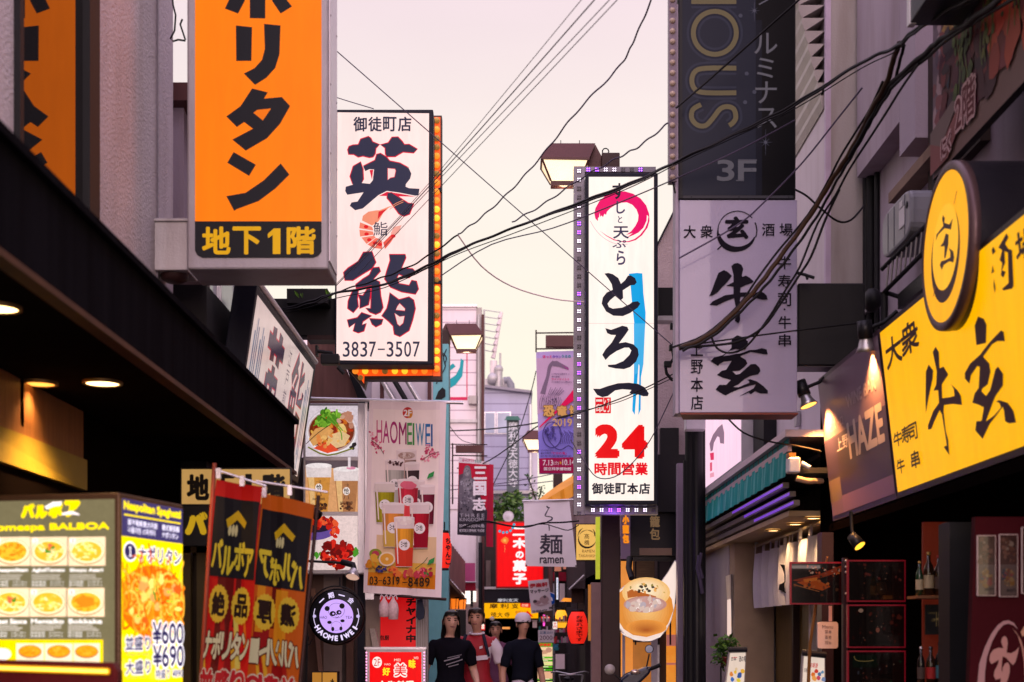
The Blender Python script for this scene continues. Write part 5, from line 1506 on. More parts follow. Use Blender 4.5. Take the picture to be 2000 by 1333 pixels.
for y in (651,682): MB().tube([P(1046, y, D), P(1140, y - 1, D)], .012,5).build('banner_rod', M_dkbrown, t)
pl = Plane(P(1050,927, D),(1,0,0),(0,0,1),1,1,(lambda u: .012*math.sin(u * 11), lambda v: .02*math.sin(v * 3)))
a = Art(pl,0, .001)
a.pgrid((1047,688),(1136,684),(1136,925),(1053,927), '#b4a0d8',8,24)
a.ppoly([(1048,700),(1136,697),(1136,770),(1070,800),(1049.5,810)], '#c8a8c8')
a.ppoly([(1051,845),(1136,790),(1136,895),(1052.5,897)], '#8f84e0')
a.text('ほっと',1060,694,1078,700, '#d02070', .04); a.text('タウン',1079,694,1096,700, '#7040b0', .04); a.text('うえの',1097,693,1115,699, '#208a90', .04)
B1, B2 = '#7d6a82', '#4a3f7c'
a.stroke([(1082,707),(1074,716),(1070,735),(1064,755),(1060,770)],[7,7,6,8,10], B1); a.ppoly([(1078,706),(1088,705),(1110,717),(1110,722),(1092,716),(1080,715)], B1); a.ppoly([(1096,712),(1111,719),(1110,723)], '#a04890')
for k in range(11): a.stroke([(1058+k * 3.6,772+k * .4),(1054+k * 4.2,786),(1055+k * 3.4,800)],1.3, B1 if k % 2 else '#94809a')
for k in range(9): a.stroke([(1070+k * 2.6,773),(1076+k * 3.2,757+(k % 3)*3)],1.1, B1)
a.scatter(in_ell(1072,786,18,10),20,[B1, '#a894aa', '#60506a'],2)
for s_, x0, x1, y0 in (('この巨大な腕をもつ',1077,1112,729),('謎の恐竜',1077,1093,734.5),('その全貌がついに明らかに',1077,1118,745)): a.text(s_, x0, y0, x1, y0+3.6, '#503c60', .01)
a.text('デイノケイルス',1077,739,1112,743.6, '#d02070', .03)
a.ppoly([(1136,742),(1136,772),(1096,800),(1053,838),(1054,834),(1090,798)], '#e01058')
for s_, x0, x1 in (('恐',1061,1083),('竜',1087,1108),('博',1111,1134)): a.text(s_, x0,793, x1,815, '#dcae62', .05, edge='#705028', ew=.05)
a.text('2019',1079,819,1117,834, '#dcb47a', .03)
a.ring(1078,851,18,25,2, B2); a.scatter(in_ell(1076,848,12,14),26,[B2, '#342c60', '#5a50a0'],3)
for k in range(10): a.stroke([(1092+k * 3,842+(k % 3)*2),(1096+k * 3.4,856),(1094+k * 3.6,868)],1.2, B2)
a.stroke([(1064,840),(1072,862),(1084,876),(1096,880),(1110,872),(1120,880)],2, B2)
for y, x1 in ((880,1080),(891,1124)): a.text('日本の恐竜研究史上',1056, y - .5, x1, y + 3.5, '#403464', .01)
a.text('最大の発見',1056,884.5,1076,889, '#403464', .01); a.text('「むかわ竜」',1077,884,1106,889.5, '#c01870', .03)
a.ppoly([(1052.5,897),(1136,894),(1136,925),(1053,926)], '#a81050')
a.text('7.13',1060,900,1080,911, '#f4e4ec', .03); a.text('(土)',1081,902,1091,910, '#f4e4ec', .01); a.ppoly([(1093,902),(1097,905.5),(1093,909)], '#e8b830'); a.text('10.14',1098,899,1122,910, '#f4e4ec', .03)
a.text('国立科学博物館',1062,914,1115,920.5, '#f4e4ec', .03)
a.build('cloth', M_cloth, t)

# ================================================================== ramen flag and other signs in the street
D = 20.0
t = thing('ramen_banner', 'white cloth banner with brush characters above the word ramen', 'banner', P(1075,1108, D))
pl = Plane(P(1025,1108, D),(1,0,0),(0,0,1),1,1,(lambda u: .010*math.sin(u * 10), lambda v: .012*math.sin(v * 5)))
a = Art(pl,0, .001)
a.pgrid((1022.5,980),(1112,977),(1126.5,1108),(1027,1106), '#f2e8f0',8,10)
a.pgrid((1022.6,980.5),(1112,977.5),(1112.4,981),(1022.8,984), '#dccfdb',8,1)
def c3(p): return crop(840,880,5.331, p)
a.stroke(c3([(1212,580),(1232,598),(1246,594)]),[2.4,3,2], '#4a4452'); a.stroke(c3([(1240,596),(1205,660),(1202,684),(1255,692),(1272,706),(1262,724),(1232,738),(1215,742)]),[1,2.6,2,2,3,3,2, .8], '#4a4452'); a.stroke(c3([(1232,770),(1240,800),(1240,838)]),[1,2.4,1.4], '#4a4452')
a.text('麺',1054,1043,1099,1083, '#4a4452', .02)
a.text('ramen',1054,1089,1101,1101, '#4a4452', .035)
a.build('cloth', M_cloth, t)
MB().cyl(P(1020,979, D + .01), P(1126,976, D + .01), .012,6).build('rod', M_alu, t)
for x, y in ((1028,1105),(1125,1106)): MB().ball(P(x, y, D - .01), .012, n=6).build('eyelet', M_black, t)

D = 32.0
t = thing('projecting_sign', 'bright red lit sign with white vertical confectionery lettering and blue dots', 'sign', P(1014,1148, D))
MB().span(P(968.5,1149, D), P(1062,1019, D)+Vector((0, .35,0))).build('case', mat('red_case',(.4, .01, .015), .5), t)
pl = front_plane(968,1019,1062,1149, D - .001); a = Art(pl, .004)
a.rect(971,1022,1060,1146, '#ee040c')
for s_, y0, y1 in (('二',1030,1047),('木',1051,1072),('の',1077,1091),('菓',1094,1117),('子',1120,1142)): a.text(s_,1001 if s_ != 'の' else 1007, y0,1029 if s_ != 'の' else 1023, y1, '#fff0f0', .07)
for x, y in ((976,1038),(983,1040.5),(990,1040),(997,1037),(1001.5,1031.5),(1004,1025)): a.ell(x, y,2.7,2.7, '#30a0c0',12)
a.ell(986,1056,7,7, '#f0782c',12,0, .3); a.ell(986,1056,3,3, '#f0b050',10)
for k in range(5): a.ell(986,1066+k * 3, .8, .8, '#f0a060',6)
a.build('face', M_glow, t)

D = 36.0
t = thing('temple_sign', 'yellow temple sign with black brush characters and a red arrow under a black fascia', 'sign', P(1000,1208, D))
MB().span(P(942,1179, D), P(1052,1149, D)+Vector((0, .3,0))).build('fascia', mat('slate_fascia',(.018, .016, .024), .5), t)
MB().span(P(941,1151, D - .05), P(1052,1147.5, D + .3)).build('top_trim', M_alu, t)
MB().span(P(943,1209, D + .05), P(1052,1178, D + .05)+Vector((0, .2,0))).build('case', M_dkbrown, t)
pl = front_plane(942,1148,1054,1210, D - .001); a = Art(pl, .002)
a.text('摩利支天',972,1169.5,1012,1176, '#c8c4cc', .02)
a.ppoly([(945,1178.5),(1051,1178.5),(1051,1208),(945,1208)], '#ffb000')
for ch, x0, x1 in (('摩',956,972),('利',977,993),('支',999,1013)): a.text(ch, x0,1179.5, x1,1189, '#2a1408', .03)
for ch, x0, x1 in (('徳',958,970),('大',971,982),('寺',985,996)): a.text(ch, x0,1196, x1,1206, '#2a1408', .02)
a.text('参詣入口',1006,1193,1029,1200, '#d07818', .03); a.ppoly([(1030,1193),(1042,1205),(1022,1205),(1026,1200)], '#e01808'); a.ppoly([(1016,1178.5),(1036,1178.5),(1036,1188),(1016,1186)], '#e02818'); a.text('祈願',1019,1180,1032,1185.5, '#ffc0a0', .02)
a.build('face', M_glow, t)
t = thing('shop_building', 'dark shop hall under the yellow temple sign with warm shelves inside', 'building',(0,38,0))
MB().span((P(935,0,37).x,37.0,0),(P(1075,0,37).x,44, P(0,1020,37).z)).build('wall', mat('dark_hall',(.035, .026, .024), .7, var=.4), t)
MB().span(P(949,1148,36.9), P(958,1095,36.9)+Vector((0, .08,0))).build('pilaster', mat('worn_concrete',(.16, .12, .11), .8, stain=.6), t)
MB().span(P(945,1333,36.95), P(1050,1209,36.95)).build('interior', mat('dim_interior',(.06, .03, .02), .6, var=.6, scale=6), t)
MB().span(P(976,1229,36.9), P(996,1225,36.9)+Vector((0, .04,0))).build('shelf_light', mat('warm_strip',(1, .5, .2), .4, bump=0, emit=(1, .36, .08), estr=.9), t)
for x in (940,941.5): pass
MB().cyl(P(938.5,1333,33), P(938.5,1060,33), .05,8).build('downpipe', M_black, t)
tag(MB().lathe(P(961,1209,30),[(0,0),(.05,0),(.05, .02),(0, .02)],(0,-1,0),18).build('wall_clock', mat('clock_face',(.7, .6, .5), .5)), 'small round pale clock under the yellow temple sign', 'clock')

# massage leaflet board, parking sign, price boards
D = 26.0
t = thing('massage_sign', 'tilted white leaflet board with red and black lettering and a massage drawing', 'sign', P(1055,1200, D))
q = [P(1031,1135, D), P(1071,1131, D), P(1079,1192, D), P(1038,1199, D)]
MB().hexa(q,[p + Vector((0, .03,0)) for p in q]).build('board', mat('sheet_white',(.62, .54, .58), .6, var=.06), t)
pl = front_plane(1030,1130,1080,1200, D - .001); a = Art(pl, .003)
def sk(s_, x0, y0, x1, y1, c_, bo):   # lettering that follows the tilt of the board
    vs, fs, _ = text_mesh(s_)
    out = [a.pl.px(x0+(x1-x0)*x + (1-y)*(y1-y0)*.12, y1-(y1-y0)*y - (x1-x0)*x * .1) for x, y in vs]
    for k in range(4 if bo else 1): a._put([(u_ + bo * .02*math.cos(k * 1.57), v_ + bo * .02*math.sin(k * 1.57)) for u_, v_ in out], fs, c_, a.off); a.off += .0002
sk('伊楽軒',1034,1141,1069,1149, '#b02030', .3); sk('マッサージ',1035,1153,1071,1160, '#302830', .2)
a.ell(1049,1177,8,4, '#a08088'); a.ell(1063,1172,9,8, '#a88c90',14,0, .2); a.ell(1045,1175,4,3, '#403038'); a.ell(1064,1166,3,3, '#584850'); a.stroke([(1044,1180),(1056,1183),(1072,1178)],3, '#b49aa0')
sk('03-5820-4729',1040,1193,1068,1197, '#504850', .1); sk('営業時間',1072,1186,1078,1190, '#403840', .1)
a.build('lettering', M_print, t)
t = thing('road_sign', 'round blue and white road sign behind the massage leaflet', 'sign', P(1080,1333,27))
c = P(1074,1170,27); MB().lathe(c,[(0,-.01),(.125,-.01),(.125, .01),(0, .01)],(0,-1,0),28).build('plate', M_white, t)
a = Art(front_plane(1060,1156,1088,1184,27-.012), .001); a.ell(1074,1170,12,12, '#1058b8',28); a.ring(1072,1174,6,7,4, '#f0f0f8',180,360); a.build('marking', M_print, t)
MB().cyl(P(1082,1500,27.05), P(1082,1140,27.05), .02,8).build('pole', M_galv, t)
D = 23.0
t = thing('price_board', 'white hand lettered board reading 2000 above a green menu stand', 'sign', P(1066,1255, D))
MB().span(P(1051,1255, D), P(1082,1231, D)+Vector((0, .02,0))).build('board', MATS['sheet_white'], t)
a = Art(front_plane(1051,1231,1082,1255, D - .001), .002); a.text('2000',1054,1242,1079,1250, '#583844', .0); a.text('足裏30分',1054,1233,1080,1239, '#5a7090', .02); a.build('lettering', M_print, t)
t = thing('menu_stand', 'tall green and yellow massage menu stand with striped price rows', 'sign', P(1065,1500, D))
MB().span(P(1049,1500, D), P(1080,1255.5, D)+Vector((0, .06,0))).build('case', M_black, t)
a = Art(front_plane(1049,1255,1080,1500, D - .001), .002)
a.rect(1050,1256,1079,1300, '#ffd8a8'); a.rect(1050,1256,1079,1264, '#4a9a20'); a.text('伊楽軒',1053,1257,1077,1263, '#e83020', .05)
a.ell(1062,1274,9,4, '#d8a080'); a.ell(1072,1270,6,5, '#c89078'); a.ell(1057,1272,3,2.4, '#503828')
for k in range(14): a.rect(1050,1283+k * 6,1079,1286.6+k * 6,['#60c020', '#48a818', '#e8f090'][k % 3]); a.rect(1053,1284+k * 6,1053+10+(k * 7) % 13,1285.5+k * 6, '#f8f0c0')
a.rect(1050,1312,1079,1326, '#f0b890'); a.build('face', print_mat('menu_glow', .85, .5), t)

# ================================================================== right side of the far street
t = thing('shop_building', 'cluttered dark shops on the right with a slanted grey awning behind the red lantern', 'building',(2,27,0))
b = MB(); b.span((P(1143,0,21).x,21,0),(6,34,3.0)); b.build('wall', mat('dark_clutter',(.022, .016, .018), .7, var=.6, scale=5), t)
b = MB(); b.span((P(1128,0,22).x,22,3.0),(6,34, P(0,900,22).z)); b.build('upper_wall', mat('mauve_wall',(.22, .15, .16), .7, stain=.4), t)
b = MB(); b.hexa([P(1105,1150,21), P(1165,1120,21), P(1185,1120,21), P(1185,1150,21)],[P(1112,1146,24), P(1150,1130,24), P(1170,1130,24), P(1170,1146,24)]); b.build('awning', mat('dusk_awning',(.05, .035, .04), .7), t)
MB().tube([P(1112,1152,20.95), P(1141,1124,20.95)], .018,6).build('awning_edge', M_galv, t)
MB().span(P(1116,1178,21.5), P(1150,1150,21.5)+Vector((0, .05,0))).build('shutter_box', mat('brown_shutter',(.06, .03, .028), .6), t)
MB().span(P(1084,1187,25), P(1091,1117,25)+Vector((0, .3,0))).build('black_post', M_black, t)
MB().span(P(1093,1176,24.5), P(1103,1140,24.5)+Vector((0, .05,0))).build('pale_panel', mat('sheet_white',(0,0,0)), t)
MB().span(P(1155,1500,18.0), P(1176,1138,18.0)+Vector((0, .2,0))).build('jamb', mat('pinkish_jamb',(.26, .17, .17), .5), t)
MB().span(P(1149,1252,18.1), P(1173,1142,18.1)+Vector((0, .06,0))).build('amber_panel', mat('amber_panel',(.42, .19, .04), .5, var=.4, scale=5, stretch=(5,5, .6), emit=(1, .35, .05), estr=.22), t)
t2 = thing('shop_building', 'far dark shop block on the right with small lit windows behind the massage leaflet', 'building',(1.5,32,0))
MB().span((P(1079,0,28.5).x,28.5,0),(6,36.9, P(0,985,28.5).z)).build('wall', mat('dark_hall',(0,0,0)), t2)
for x0, x1, y0, y1 in ((1083,1096,1100,1116),(1100,1116,1098,1112),(1083,1092,1196,1206)): MB().span(P(x0, y1,28.47), P(x1, y0,28.47)).build('window', mat('amber_small_window',(.5, .3, .2), .4, bump=0, emit=(.9, .4, .3), estr=.25, var=.5, scale=9), t2)
MB().span(P(1080,1135,28.4), P(1128,1118,28.4)+Vector((0, .05,0))).build('red_valance', mat('crimson_cloth',(0,0,0)), t2)
t = thing('lit_box_sign', 'small orange roofed light box above the yellow lantern', 'sign', P(1104,1176,22))
MB().hexa([P(1095,1175,22), P(1116,1176,22), P(1117,1169,22), P(1101,1168,22)],[P(1095,1175,22.2), P(1116,1176,22.2), P(1117,1169,22.2), P(1101,1168,22.2)]).build('shade', mat('orange_shade2',(1, .4, .05), .4, bump=0, emit=(1, .30, .02), estr=.7), t)
MB().span(P(1106,1186,22), P(1115,1177,22)+Vector((0, .1,0))).build('body', M_black, t)
D = 21.0
t = thing('ramen_shop_sign', 'pale amber square sign with a black ring emblem and ramen lettering', 'sign', P(1145,1095, D))
MB().span(P(1124,1096, D), P(1168,1023, D)+Vector((0, .15,0))).build('case', M_dkbrown, t)
a = Art(front_plane(1124,1023,1168,1096, D - .001), .003)
a.rect(1125.5,1025,1166,1094, '#f4be62')
a.ring(1147,1053,17,17,3.2, '#2a1a10',20,200, taper=lambda q: .25+math.sin(q * 3.14)); a.ring(1147,1053,17,17,1.6, '#2a1a10',210,370, taper=lambda q: .4+.6*math.sin(q * 9) ** 2)
a.text('髙',1141,1043,1151,1053, '#4a2c14', .01); a.text('橋',1141,1055,1151,1065, '#4a2c14', .01)
a.stroke([(1128,1048),(1132,1038),(1138,1032)],[.6,2.4, .6], '#2a1a10'); a.stroke([(1158,1034),(1162,1042),(1160,1048)],[.6,2.6, .6], '#2a1a10')
a.text('RAMEN',1137,1074,1161,1080, '#8a5a28', .01); a.text('TAKAHASHI',1130,1083,1166,1089, '#8a5a28', .01)
a.build('face', print_mat('amber_sign', .85, .5), t)
tag(MB().span(P(1164,1131,19), P(1172,1010,19)+Vector((0, .1,0))).build('banner_strip', mat('lime_strip',(.45, .50, .05), .5, emit=(.7, .75, .04), estr=.4, var=.5, scale=6)), 'narrow lime green strip sign beside the brown pole', 'sign')
t = thing('fabric_awning', 'orange yellow lit canvas awning hanging below the dinosaur banner', 'awning', P(1080,1000,23))
b = MB(); n = 10
for i in range(n):
    s0, s1 = i / n,(i + 1)/n
    def up_(s): return P(1042+82*s,988-62*s ** .8,23+.5*s)
    def lo_(s): return P(1050+76*s,1000-34*s ** 1.3,22.6+.3*s + .05*math.sin(s * 20))
    def md_(s): return up_(s).lerp(lo_(s), .5)+Vector((0,-.12, .03))
    b.add([up_(s0), up_(s1), md_(s1), md_(s0)],[(0,1,2,3)],0, True); b.add([md_(s0), md_(s1), lo_(s1), lo_(s0)],[(0,1,2,3)],0, True)
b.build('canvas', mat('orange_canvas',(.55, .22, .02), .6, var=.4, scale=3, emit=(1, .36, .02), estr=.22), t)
# market goods: small bright things under the lanterns
random.seed(9)
gl = ['blue plastic box on the stall under the yellow lantern', 'small teal box on the stall beside the menu stand', 'white price card hanging by the pink tube light', 'little red bag hanging by the price board']
for k,(x0, y0, x1, y1, c_, nm) in enumerate(((1081,1259,1090,1265,(.03, .25, .45), 'plastic_box'),(1081,1266,1091,1271,(.02, .3, .38), 'plastic_box'),(1040,1212,1049,1227,(.6, .45, .42), 'price_card'),(1082,1246,1086,1257,(.5, .02, .03), 'hanging_bag'))):
    tt = thing(nm, gl[k], nm.split('_')[1], P((x0+x1)/2, y1,22.5))
    MB().span(P(x0, y1,22.5), P(x1, y0,22.5)+Vector((0, .1,0))).build('body', mat(nm + str(k), c_, .4, var=.3), tt, .008)
    MB().span(P(x0-.6, y0+1.2,22.48), P(x1+.6, y0-.6,22.62)).build('lid' if 'box' in nm else 'clip', mat(nm + 'lid' + str(k), tuple(q * .7 for q in c_), .4), tt)
tag(MB().span(P(1060.5,1223,25), P(1064.5,1201,25)+Vector((0, .05,0))).build('tube_light', mat('magenta_tube',(1, .2, .7), .3, bump=0, emit=(1, .06, .55), estr=.9)), 'short magenta tube light behind the massage leaflet', 'lamp')
t = thing('stall_rack', 'crowded dark stall rack of small goods below the lanterns', 'rack', P(1095,1500,23.5))
b = MB()
for z in (1215,1236,1256,1278): b.span(P(1052, z + 1,23.6), P(1112, z,23.6)+Vector((0, .3,0)))
b.build('shelves', M_blackm, t)
for z in (1215,1236,1256):
    b = MB()
    for k in range(16):
        x = 1054+k * 3.6; h_ = random.uniform(4,13); b.box(P(x, z - h_ / 2-.5,23.65),(.026, .1, h_ / FPX * 23.6), random.randrange(5))
    o = b.build('goods',[mat('goods_' + n_, c_, .5, var=.3) for n_, c_ in (('white',(.5, .42, .45)),('red',(.4, .03, .04)),('teal',(.03, .22, .2)),('black',(.02, .02, .02)),('pink',(.5, .15, .3)))], t); o['kind'] = 'stuff'
MB().span(P(1085,1307,20.5), P(1103,1278,20.5)+Vector((0, .02,0))).build('paper_sheet', mat('sheet_white',(0,0,0)), t)

# ================================================================== soup dumpling restaurant on the right
t = thing('shop_building', 'soup dumpling restaurant with rough pinkish upper wall behind the white 24 hour sign', 'building',(3,18,0))
b = MB(); b.prism([P(1262,900,17), P(1262,560,17), P(1284,482,17), P(1324,398,17), P(1450,398,17), P(1450,900,17)],(0,3.4,0)); b.build('upper_wall', M_plaster2, t)
b = MB(); b.tube([P(1283,480,16.97), P(1325,396,16.97)], .012,5); b.build('verge', M_black, t)
b = MB(); b.span(P(1290,900,16.9), P(1326,836,16.9)+Vector((0, .1,0))); b.build('recess', M_black, t)
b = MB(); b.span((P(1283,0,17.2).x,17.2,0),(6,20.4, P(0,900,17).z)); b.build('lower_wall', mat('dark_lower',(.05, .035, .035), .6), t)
b = MB(); b.span(P(1213,1540,17.15), P(1236,1088,17.15)+Vector((0, .04,0))); b.build('side_glass', mat('amber_window',(.6, .25, .05), .3, bump=0, emit=(1, .34, .05), estr=.55, var=.5, scale=8), t)
b = MB(); b.span(P(1236,1540,17.12), P(1272,1255,17.12)+Vector((0, .04,0))); b.build('door_glass', mat('amber_door',(.3, .12, .03), .2, bump=0, emit=(1, .32, .04), estr=.28, var=.6, scale=6), t)
for x0, x1, m_ in ((1272,1284, M_pale),(1284,1288, M_alu),(1216,1221, M_pale)): MB().span(P(x0,1540,17.1), P(x1,1240,17.1)+Vector((0, .1,0))).build('door_frame', m_, t)
b = MB(); b.span(P(1302,1540,17.1), P(1320,1180,17.1)+Vector((0, .04,0))); b.build('poster_window', mat('orange_poster',(.7, .3, .06), .4, bump=0, emit=(1, .32, .03), estr=.6, var=.6, scale=14), t)
for y0, y1 in ((1240,1262),(1295,1299)): MB().span(P(1302, y1,17.05), P(1320, y0,17.05)+Vector((0, .02,0))).build('poster_band', mat('pink_band',(.5, .2, .2), .5, emit=(1, .3, .25), estr=.3), t)
b = MB(); b.span(P(1215,1180,17.5), P(1322,1086,17.5)+Vector((0, .05,0))); b.build('ceiling_slats', mat('slat_ceiling',(.11, .075, .04), .6, var=.5, stretch=(1,1,14)), t)
for x in (1240,1285,1308): MB().span(P(x,1260,17.0), P(x + 3,1086,17.0)+Vector((0, .03,0))).build('mullion', M_black, t)
D = 16.0
t = thing('fascia_sign', 'black fascia sign with tan vertical characters above the dumpling shop', 'sign', P(1272,1086, D))
MB().span(P(1226,1086, D), P(1323,905, D)+Vector((0, .3,0))).build('case', mat('ink_blue_panel',(.006, .006, .014), .35), t)
a = Art(front_plane(1226,905,1323,1086, D - .001), .003); a.vtext('小籠包',1269,982,1289,1056, '#b89068', .03, .1); a.build('lettering', print_mat('tan_letters', .3, .5), t)
MB().span(P(1249,1085, D - .01), P(1312,1071, D - .002)).build('brass_strip', mat('tan_strip',(.30, .2, .14), .5), t)
MB().span(P(1212,1096, D + .1), P(1323,1086.5, D + .15)).build('bottom_trim', M_blackm, t)
t = thing('vertical_strip_sign', 'narrow lilac strip sign with glowing orange characters right of the brown pole', 'sign', P(1222,1090,15.9))
MB().span(P(1213,1092,15.9), P(1231,1006,15.9)+Vector((0, .06,0))).build('panel', mat('lilac_panel',(.30, .22, .34), .5), t)
a = Art(front_plane(1213,1006,1231,1092,15.899), .002); a.vtext('小龍包',1215.5,1006,1229,1062, '#f08a18', .06, .04); a.build('lettering', M_glow, t)
# big spoon shaped dumpling sign
D = 15.5
t = thing('dumpling_sign', 'big lit cutout sign of a soup dumpling in a white spoon', 'sign', P(1265,1255, D))
def c6(p): return crop(1120,980,3.777, p)
out = c6([(330,660),(385,615),(440,592),(500,583),(570,588),(640,603),(700,520),(752,430),(764,440),(765,600),(750,770),(722,880),(690,945),(640,1000),(585,1027),(520,1033),(450,1022),(390,995),(330,930),(300,800)])
MB().prism([P(x, y, D) for x, y in out],(0, .1,0)).build('case', M_alu, t)
a = Art(front_plane(1190,1080,1330,1260, D - .001), .003, .0002)
cxo = sum(p[0] for p in out)/len(out); cyo = sum(p[1] for p in out)/len(out)
a.ppoly([(cxo + (x - cxo)*.975, cyo + (y - cyo)*.975) for x, y in out], '#f4dcd0')
a.ppoly(c6([(655,590),(750,450),(752,600),(740,760),(700,800)]), '#ffe6da')
bun = c6([(330,680),(400,620),(500,598),(600,606),(680,650),(725,720),(738,800),(700,900),(640,970),(540,1000),(440,985),(370,940),(320,860)])
a.ppoly(bun, '#e08c34')
a.gell(1262,1192,50,50, '#e08c34', '#f8c478',10,0,-6)
a.gell(1262,1158,47,30, '#f4c078', '#fdeccc',9,-2,-6)
a.gell(1262,1226,40,15, '#e8943c', '#b05a1c',8,0,5)
a.ppoly(c6([(395,665),(430,648),(540,680),(610,700),(600,720),(470,702),(400,712)]), '#b86020')
a.gell(1260,1181,42,16, '#c08a80', '#ecd8d0',7)
random.seed(12)
a.scatter(in_ell(1258,1181,34,12),40,['#ecd0c8', '#c89890', '#f4e0d8', '#b8a8b0', '#d8bcb0'],6)
a.scatter(in_ell(1262,1150,24,9),20,['#302018', '#f0b060', '#f8e0b0', '#e09040', '#403020'],3); a.scatter(in_rect(1222,1140,1300,1160),14,['#f0c080', '#c8a050', '#90803a'],2)
a.ppoly(c6([(345,960),(420,1005),(520,1022),(600,1012),(660,970),(640,1000),(560,1030),(450,1020),(370,985)]), '#f8e4dc')
a.build('face', print_mat('dumpling_print', .92, .35, coat=.2), t)
lamp_light(t, 'AREA', P(1262,1185, D - .15),3,(1, .7, .45), .6, P(1262,1185, D - 2))
MB().tube([P(1234,1130, D + .1), P(1228,1110, D + .2), P(1230,1090, D + .3)], .035,8).build('mount', M_black, t)

# posts, pipes right of the restaurant
tag(MB().span(P(1323,1540,15.2), P(1334,905,15.2)+Vector((0, .12,0))).build('grey_post', mat('mauve_post',(.25, .2, .27), .5)), 'slim mauve grey post right of the dumpling sign', 'post')
t = thing('service_pipes', 'bundle of black pipes and cables running up the corner beside the green awning', 'pipe', P(1355,1540,14.6))
for x, r_ in ((1342, .03),(1350, .055),(1362, .075),(1372, .04)): MB().cyl(P(x,1540,14.6), P(x - 2,818 if x > 1345 else 900,14.6), r_,10).build('pipe', M_blackm if x == 1362 else M_black, t)
MB().tube([P(1366,1085,14.4), P(1362,1110,14.4), P(1368,1135,14.4), P(1372,1160,14.4)], .02).tube([P(1370,1080,14.4), P(1366,1105,14.4), P(1372,1130,14.4)], .018).build('grey_hoses', M_wire2, t)
MB().box(P(1357,826,14.4),(.2, .16, .16)).build('junction_box', mat('dish_white',(0,0,0)), t, .01)
tag(MB().span(P(1283,1000,15.8), P(1345,888,15.8)+Vector((0, .2,0))).build('black_panel', M_black), 'blank black panel between the white 24 hour sign and the pink lightbox', 'panel')

# small lit signs crowding the far end of the street
def small_sign(label, x0, y0, x1, y1, d, col, words, wc, vert=True, glow=.9):
    t = thing('shop_sign', label, 'sign', P((x0+x1)/2, y1, d), 'small lit signs at the far end of the street')
    MB().span(P(x0, y1, d), P(x1, y0, d)+Vector((0, .12,0))).build('case', M_dkbrown, t)
    a = Art(front_plane(x0, y0, x1, y1, d - .001), .003); a.rect(x0+.7, y0+.7, x1-.7, y1-.7, col)
    if vert: a.vtext(words, x0+2, y0+2, x1-2, y1-2, wc, .04)
    else: a.htext(words, x0+2, y0+2, x1-2, y1-2, wc, .04)
    a.build('face', M_glow, t)
small_sign('narrow white lit sign with blue characters on the black post behind the massage leaflet',1086,1128,1091,1172,24.9, '#e8e4f0', '鍼灸整体', '#2040a0')
small_sign('small red lit sign with white characters low at the left of the black hall',938,1214,948,1232,30, '#e01810', '酒', '#fff0e0')
small_sign('small amber lit sign with dark characters under the crimson awning',921,1190,937,1199,31, '#ffb030', '居酒屋', '#301008', False)
small_sign('small red lit sign over the crowded stall rack',1056,1204,1076,1211,24.5, '#e82418', '焼鳥', '#fff0d0', False)
small_sign('small white price sign in red on the stall rack left of the yellow lantern',1079,1214,1089,1230,23.3, '#f6e6dc', '千円', '#d01820')
# ================================================================== white 24 hour vertical sign with LED frame
D = 13.5
t = thing('projecting_sign', 'tall white lightbox sign with brush lettering and a big red 24', 'sign', P(1215,985, D))
MB().span(P(1144,986, D), P(1285,338, D)+Vector((0, .25,0))).build('case', M_navy, t, .008)
pl = front_plane(1144,338,1285,986, D - .001)
a = Art(pl, .003); a.rect(1150,346,1277,978, '#fff0e6'); a.rect(1150,631.5,1277,633, '#e8d4cc'); a.build('face', print_mat('white_backlit_print',1.0, .4, coat=.2), t)
a = Art(pl, .006)
PK, INK, BL = '#f8046c', '#1c1a2c', '#08acf0'
def cr(p): return crop(1150,340,7.407, p)
def ct(p): return crop(1150,520,4.6, p)
a.ppoly(cr([(130,685),(95,650),(80,580),(95,500),(150,400),(250,310),(380,262),(520,255),(640,290),(750,360),(830,460),(872,580),(878,680),(850,780),(770,890),(680,960),(580,990),(480,990),(360,962),(250,900),(160,825),(260,895),(370,950),(480,978),(570,976),(660,945),(740,885),(810,795),(850,700),(862,620),(840,595),(835,680),(790,780),(720,850),(640,890),(545,928),(635,858),(535,888),(610,835),(670,760),(710,680),(718,600),(690,520),(630,450),(550,415),(470,420),(380,455),(310,500),(262,550),(250,595),(225,580),(205,630),(185,605),(165,625),(155,565),(148,630),(133,640)]), PK)
a.stroke(cr([(22,685),(90,800),(180,900),(300,980),(430,1020),(560,1020)]), .8, '#e8a0b0')
for s_, x0, y0, x1, y1, c_ in (('す',340,135,515,370, INK),('し',398,395,525,580, '#4a4064'),('と',420,612,485,712, '#4a4064'),('天',350,760,580,940, '#3a3354'),('ぷ',340,955,540,1075, '#4a4064'),('ら',400,1110,528,1320, '#4a4064')):
    (xa, ya),(xb, yb) = cr([(x0, y0),(x1, y1)]); a.text(s_, xa, ya, xb, yb, c_, .025)
a.ppoly(ct([(358,72),(430,64),(480,68),(490,250),(510,420),(508,515),(500,600),(490,880),(468,1000),(465,1290),(445,1340),(452,1050),(455,900),(447,880),(430,1100),(412,1340),(390,1300),(405,1000),(408,520),(385,300),(370,120)]), BL)
a.ppoly(ct([(404,518),(506,517),(490,870),(470,960),(455,900),(447,870),(440,960),(408,980)]), '#48bcf6')
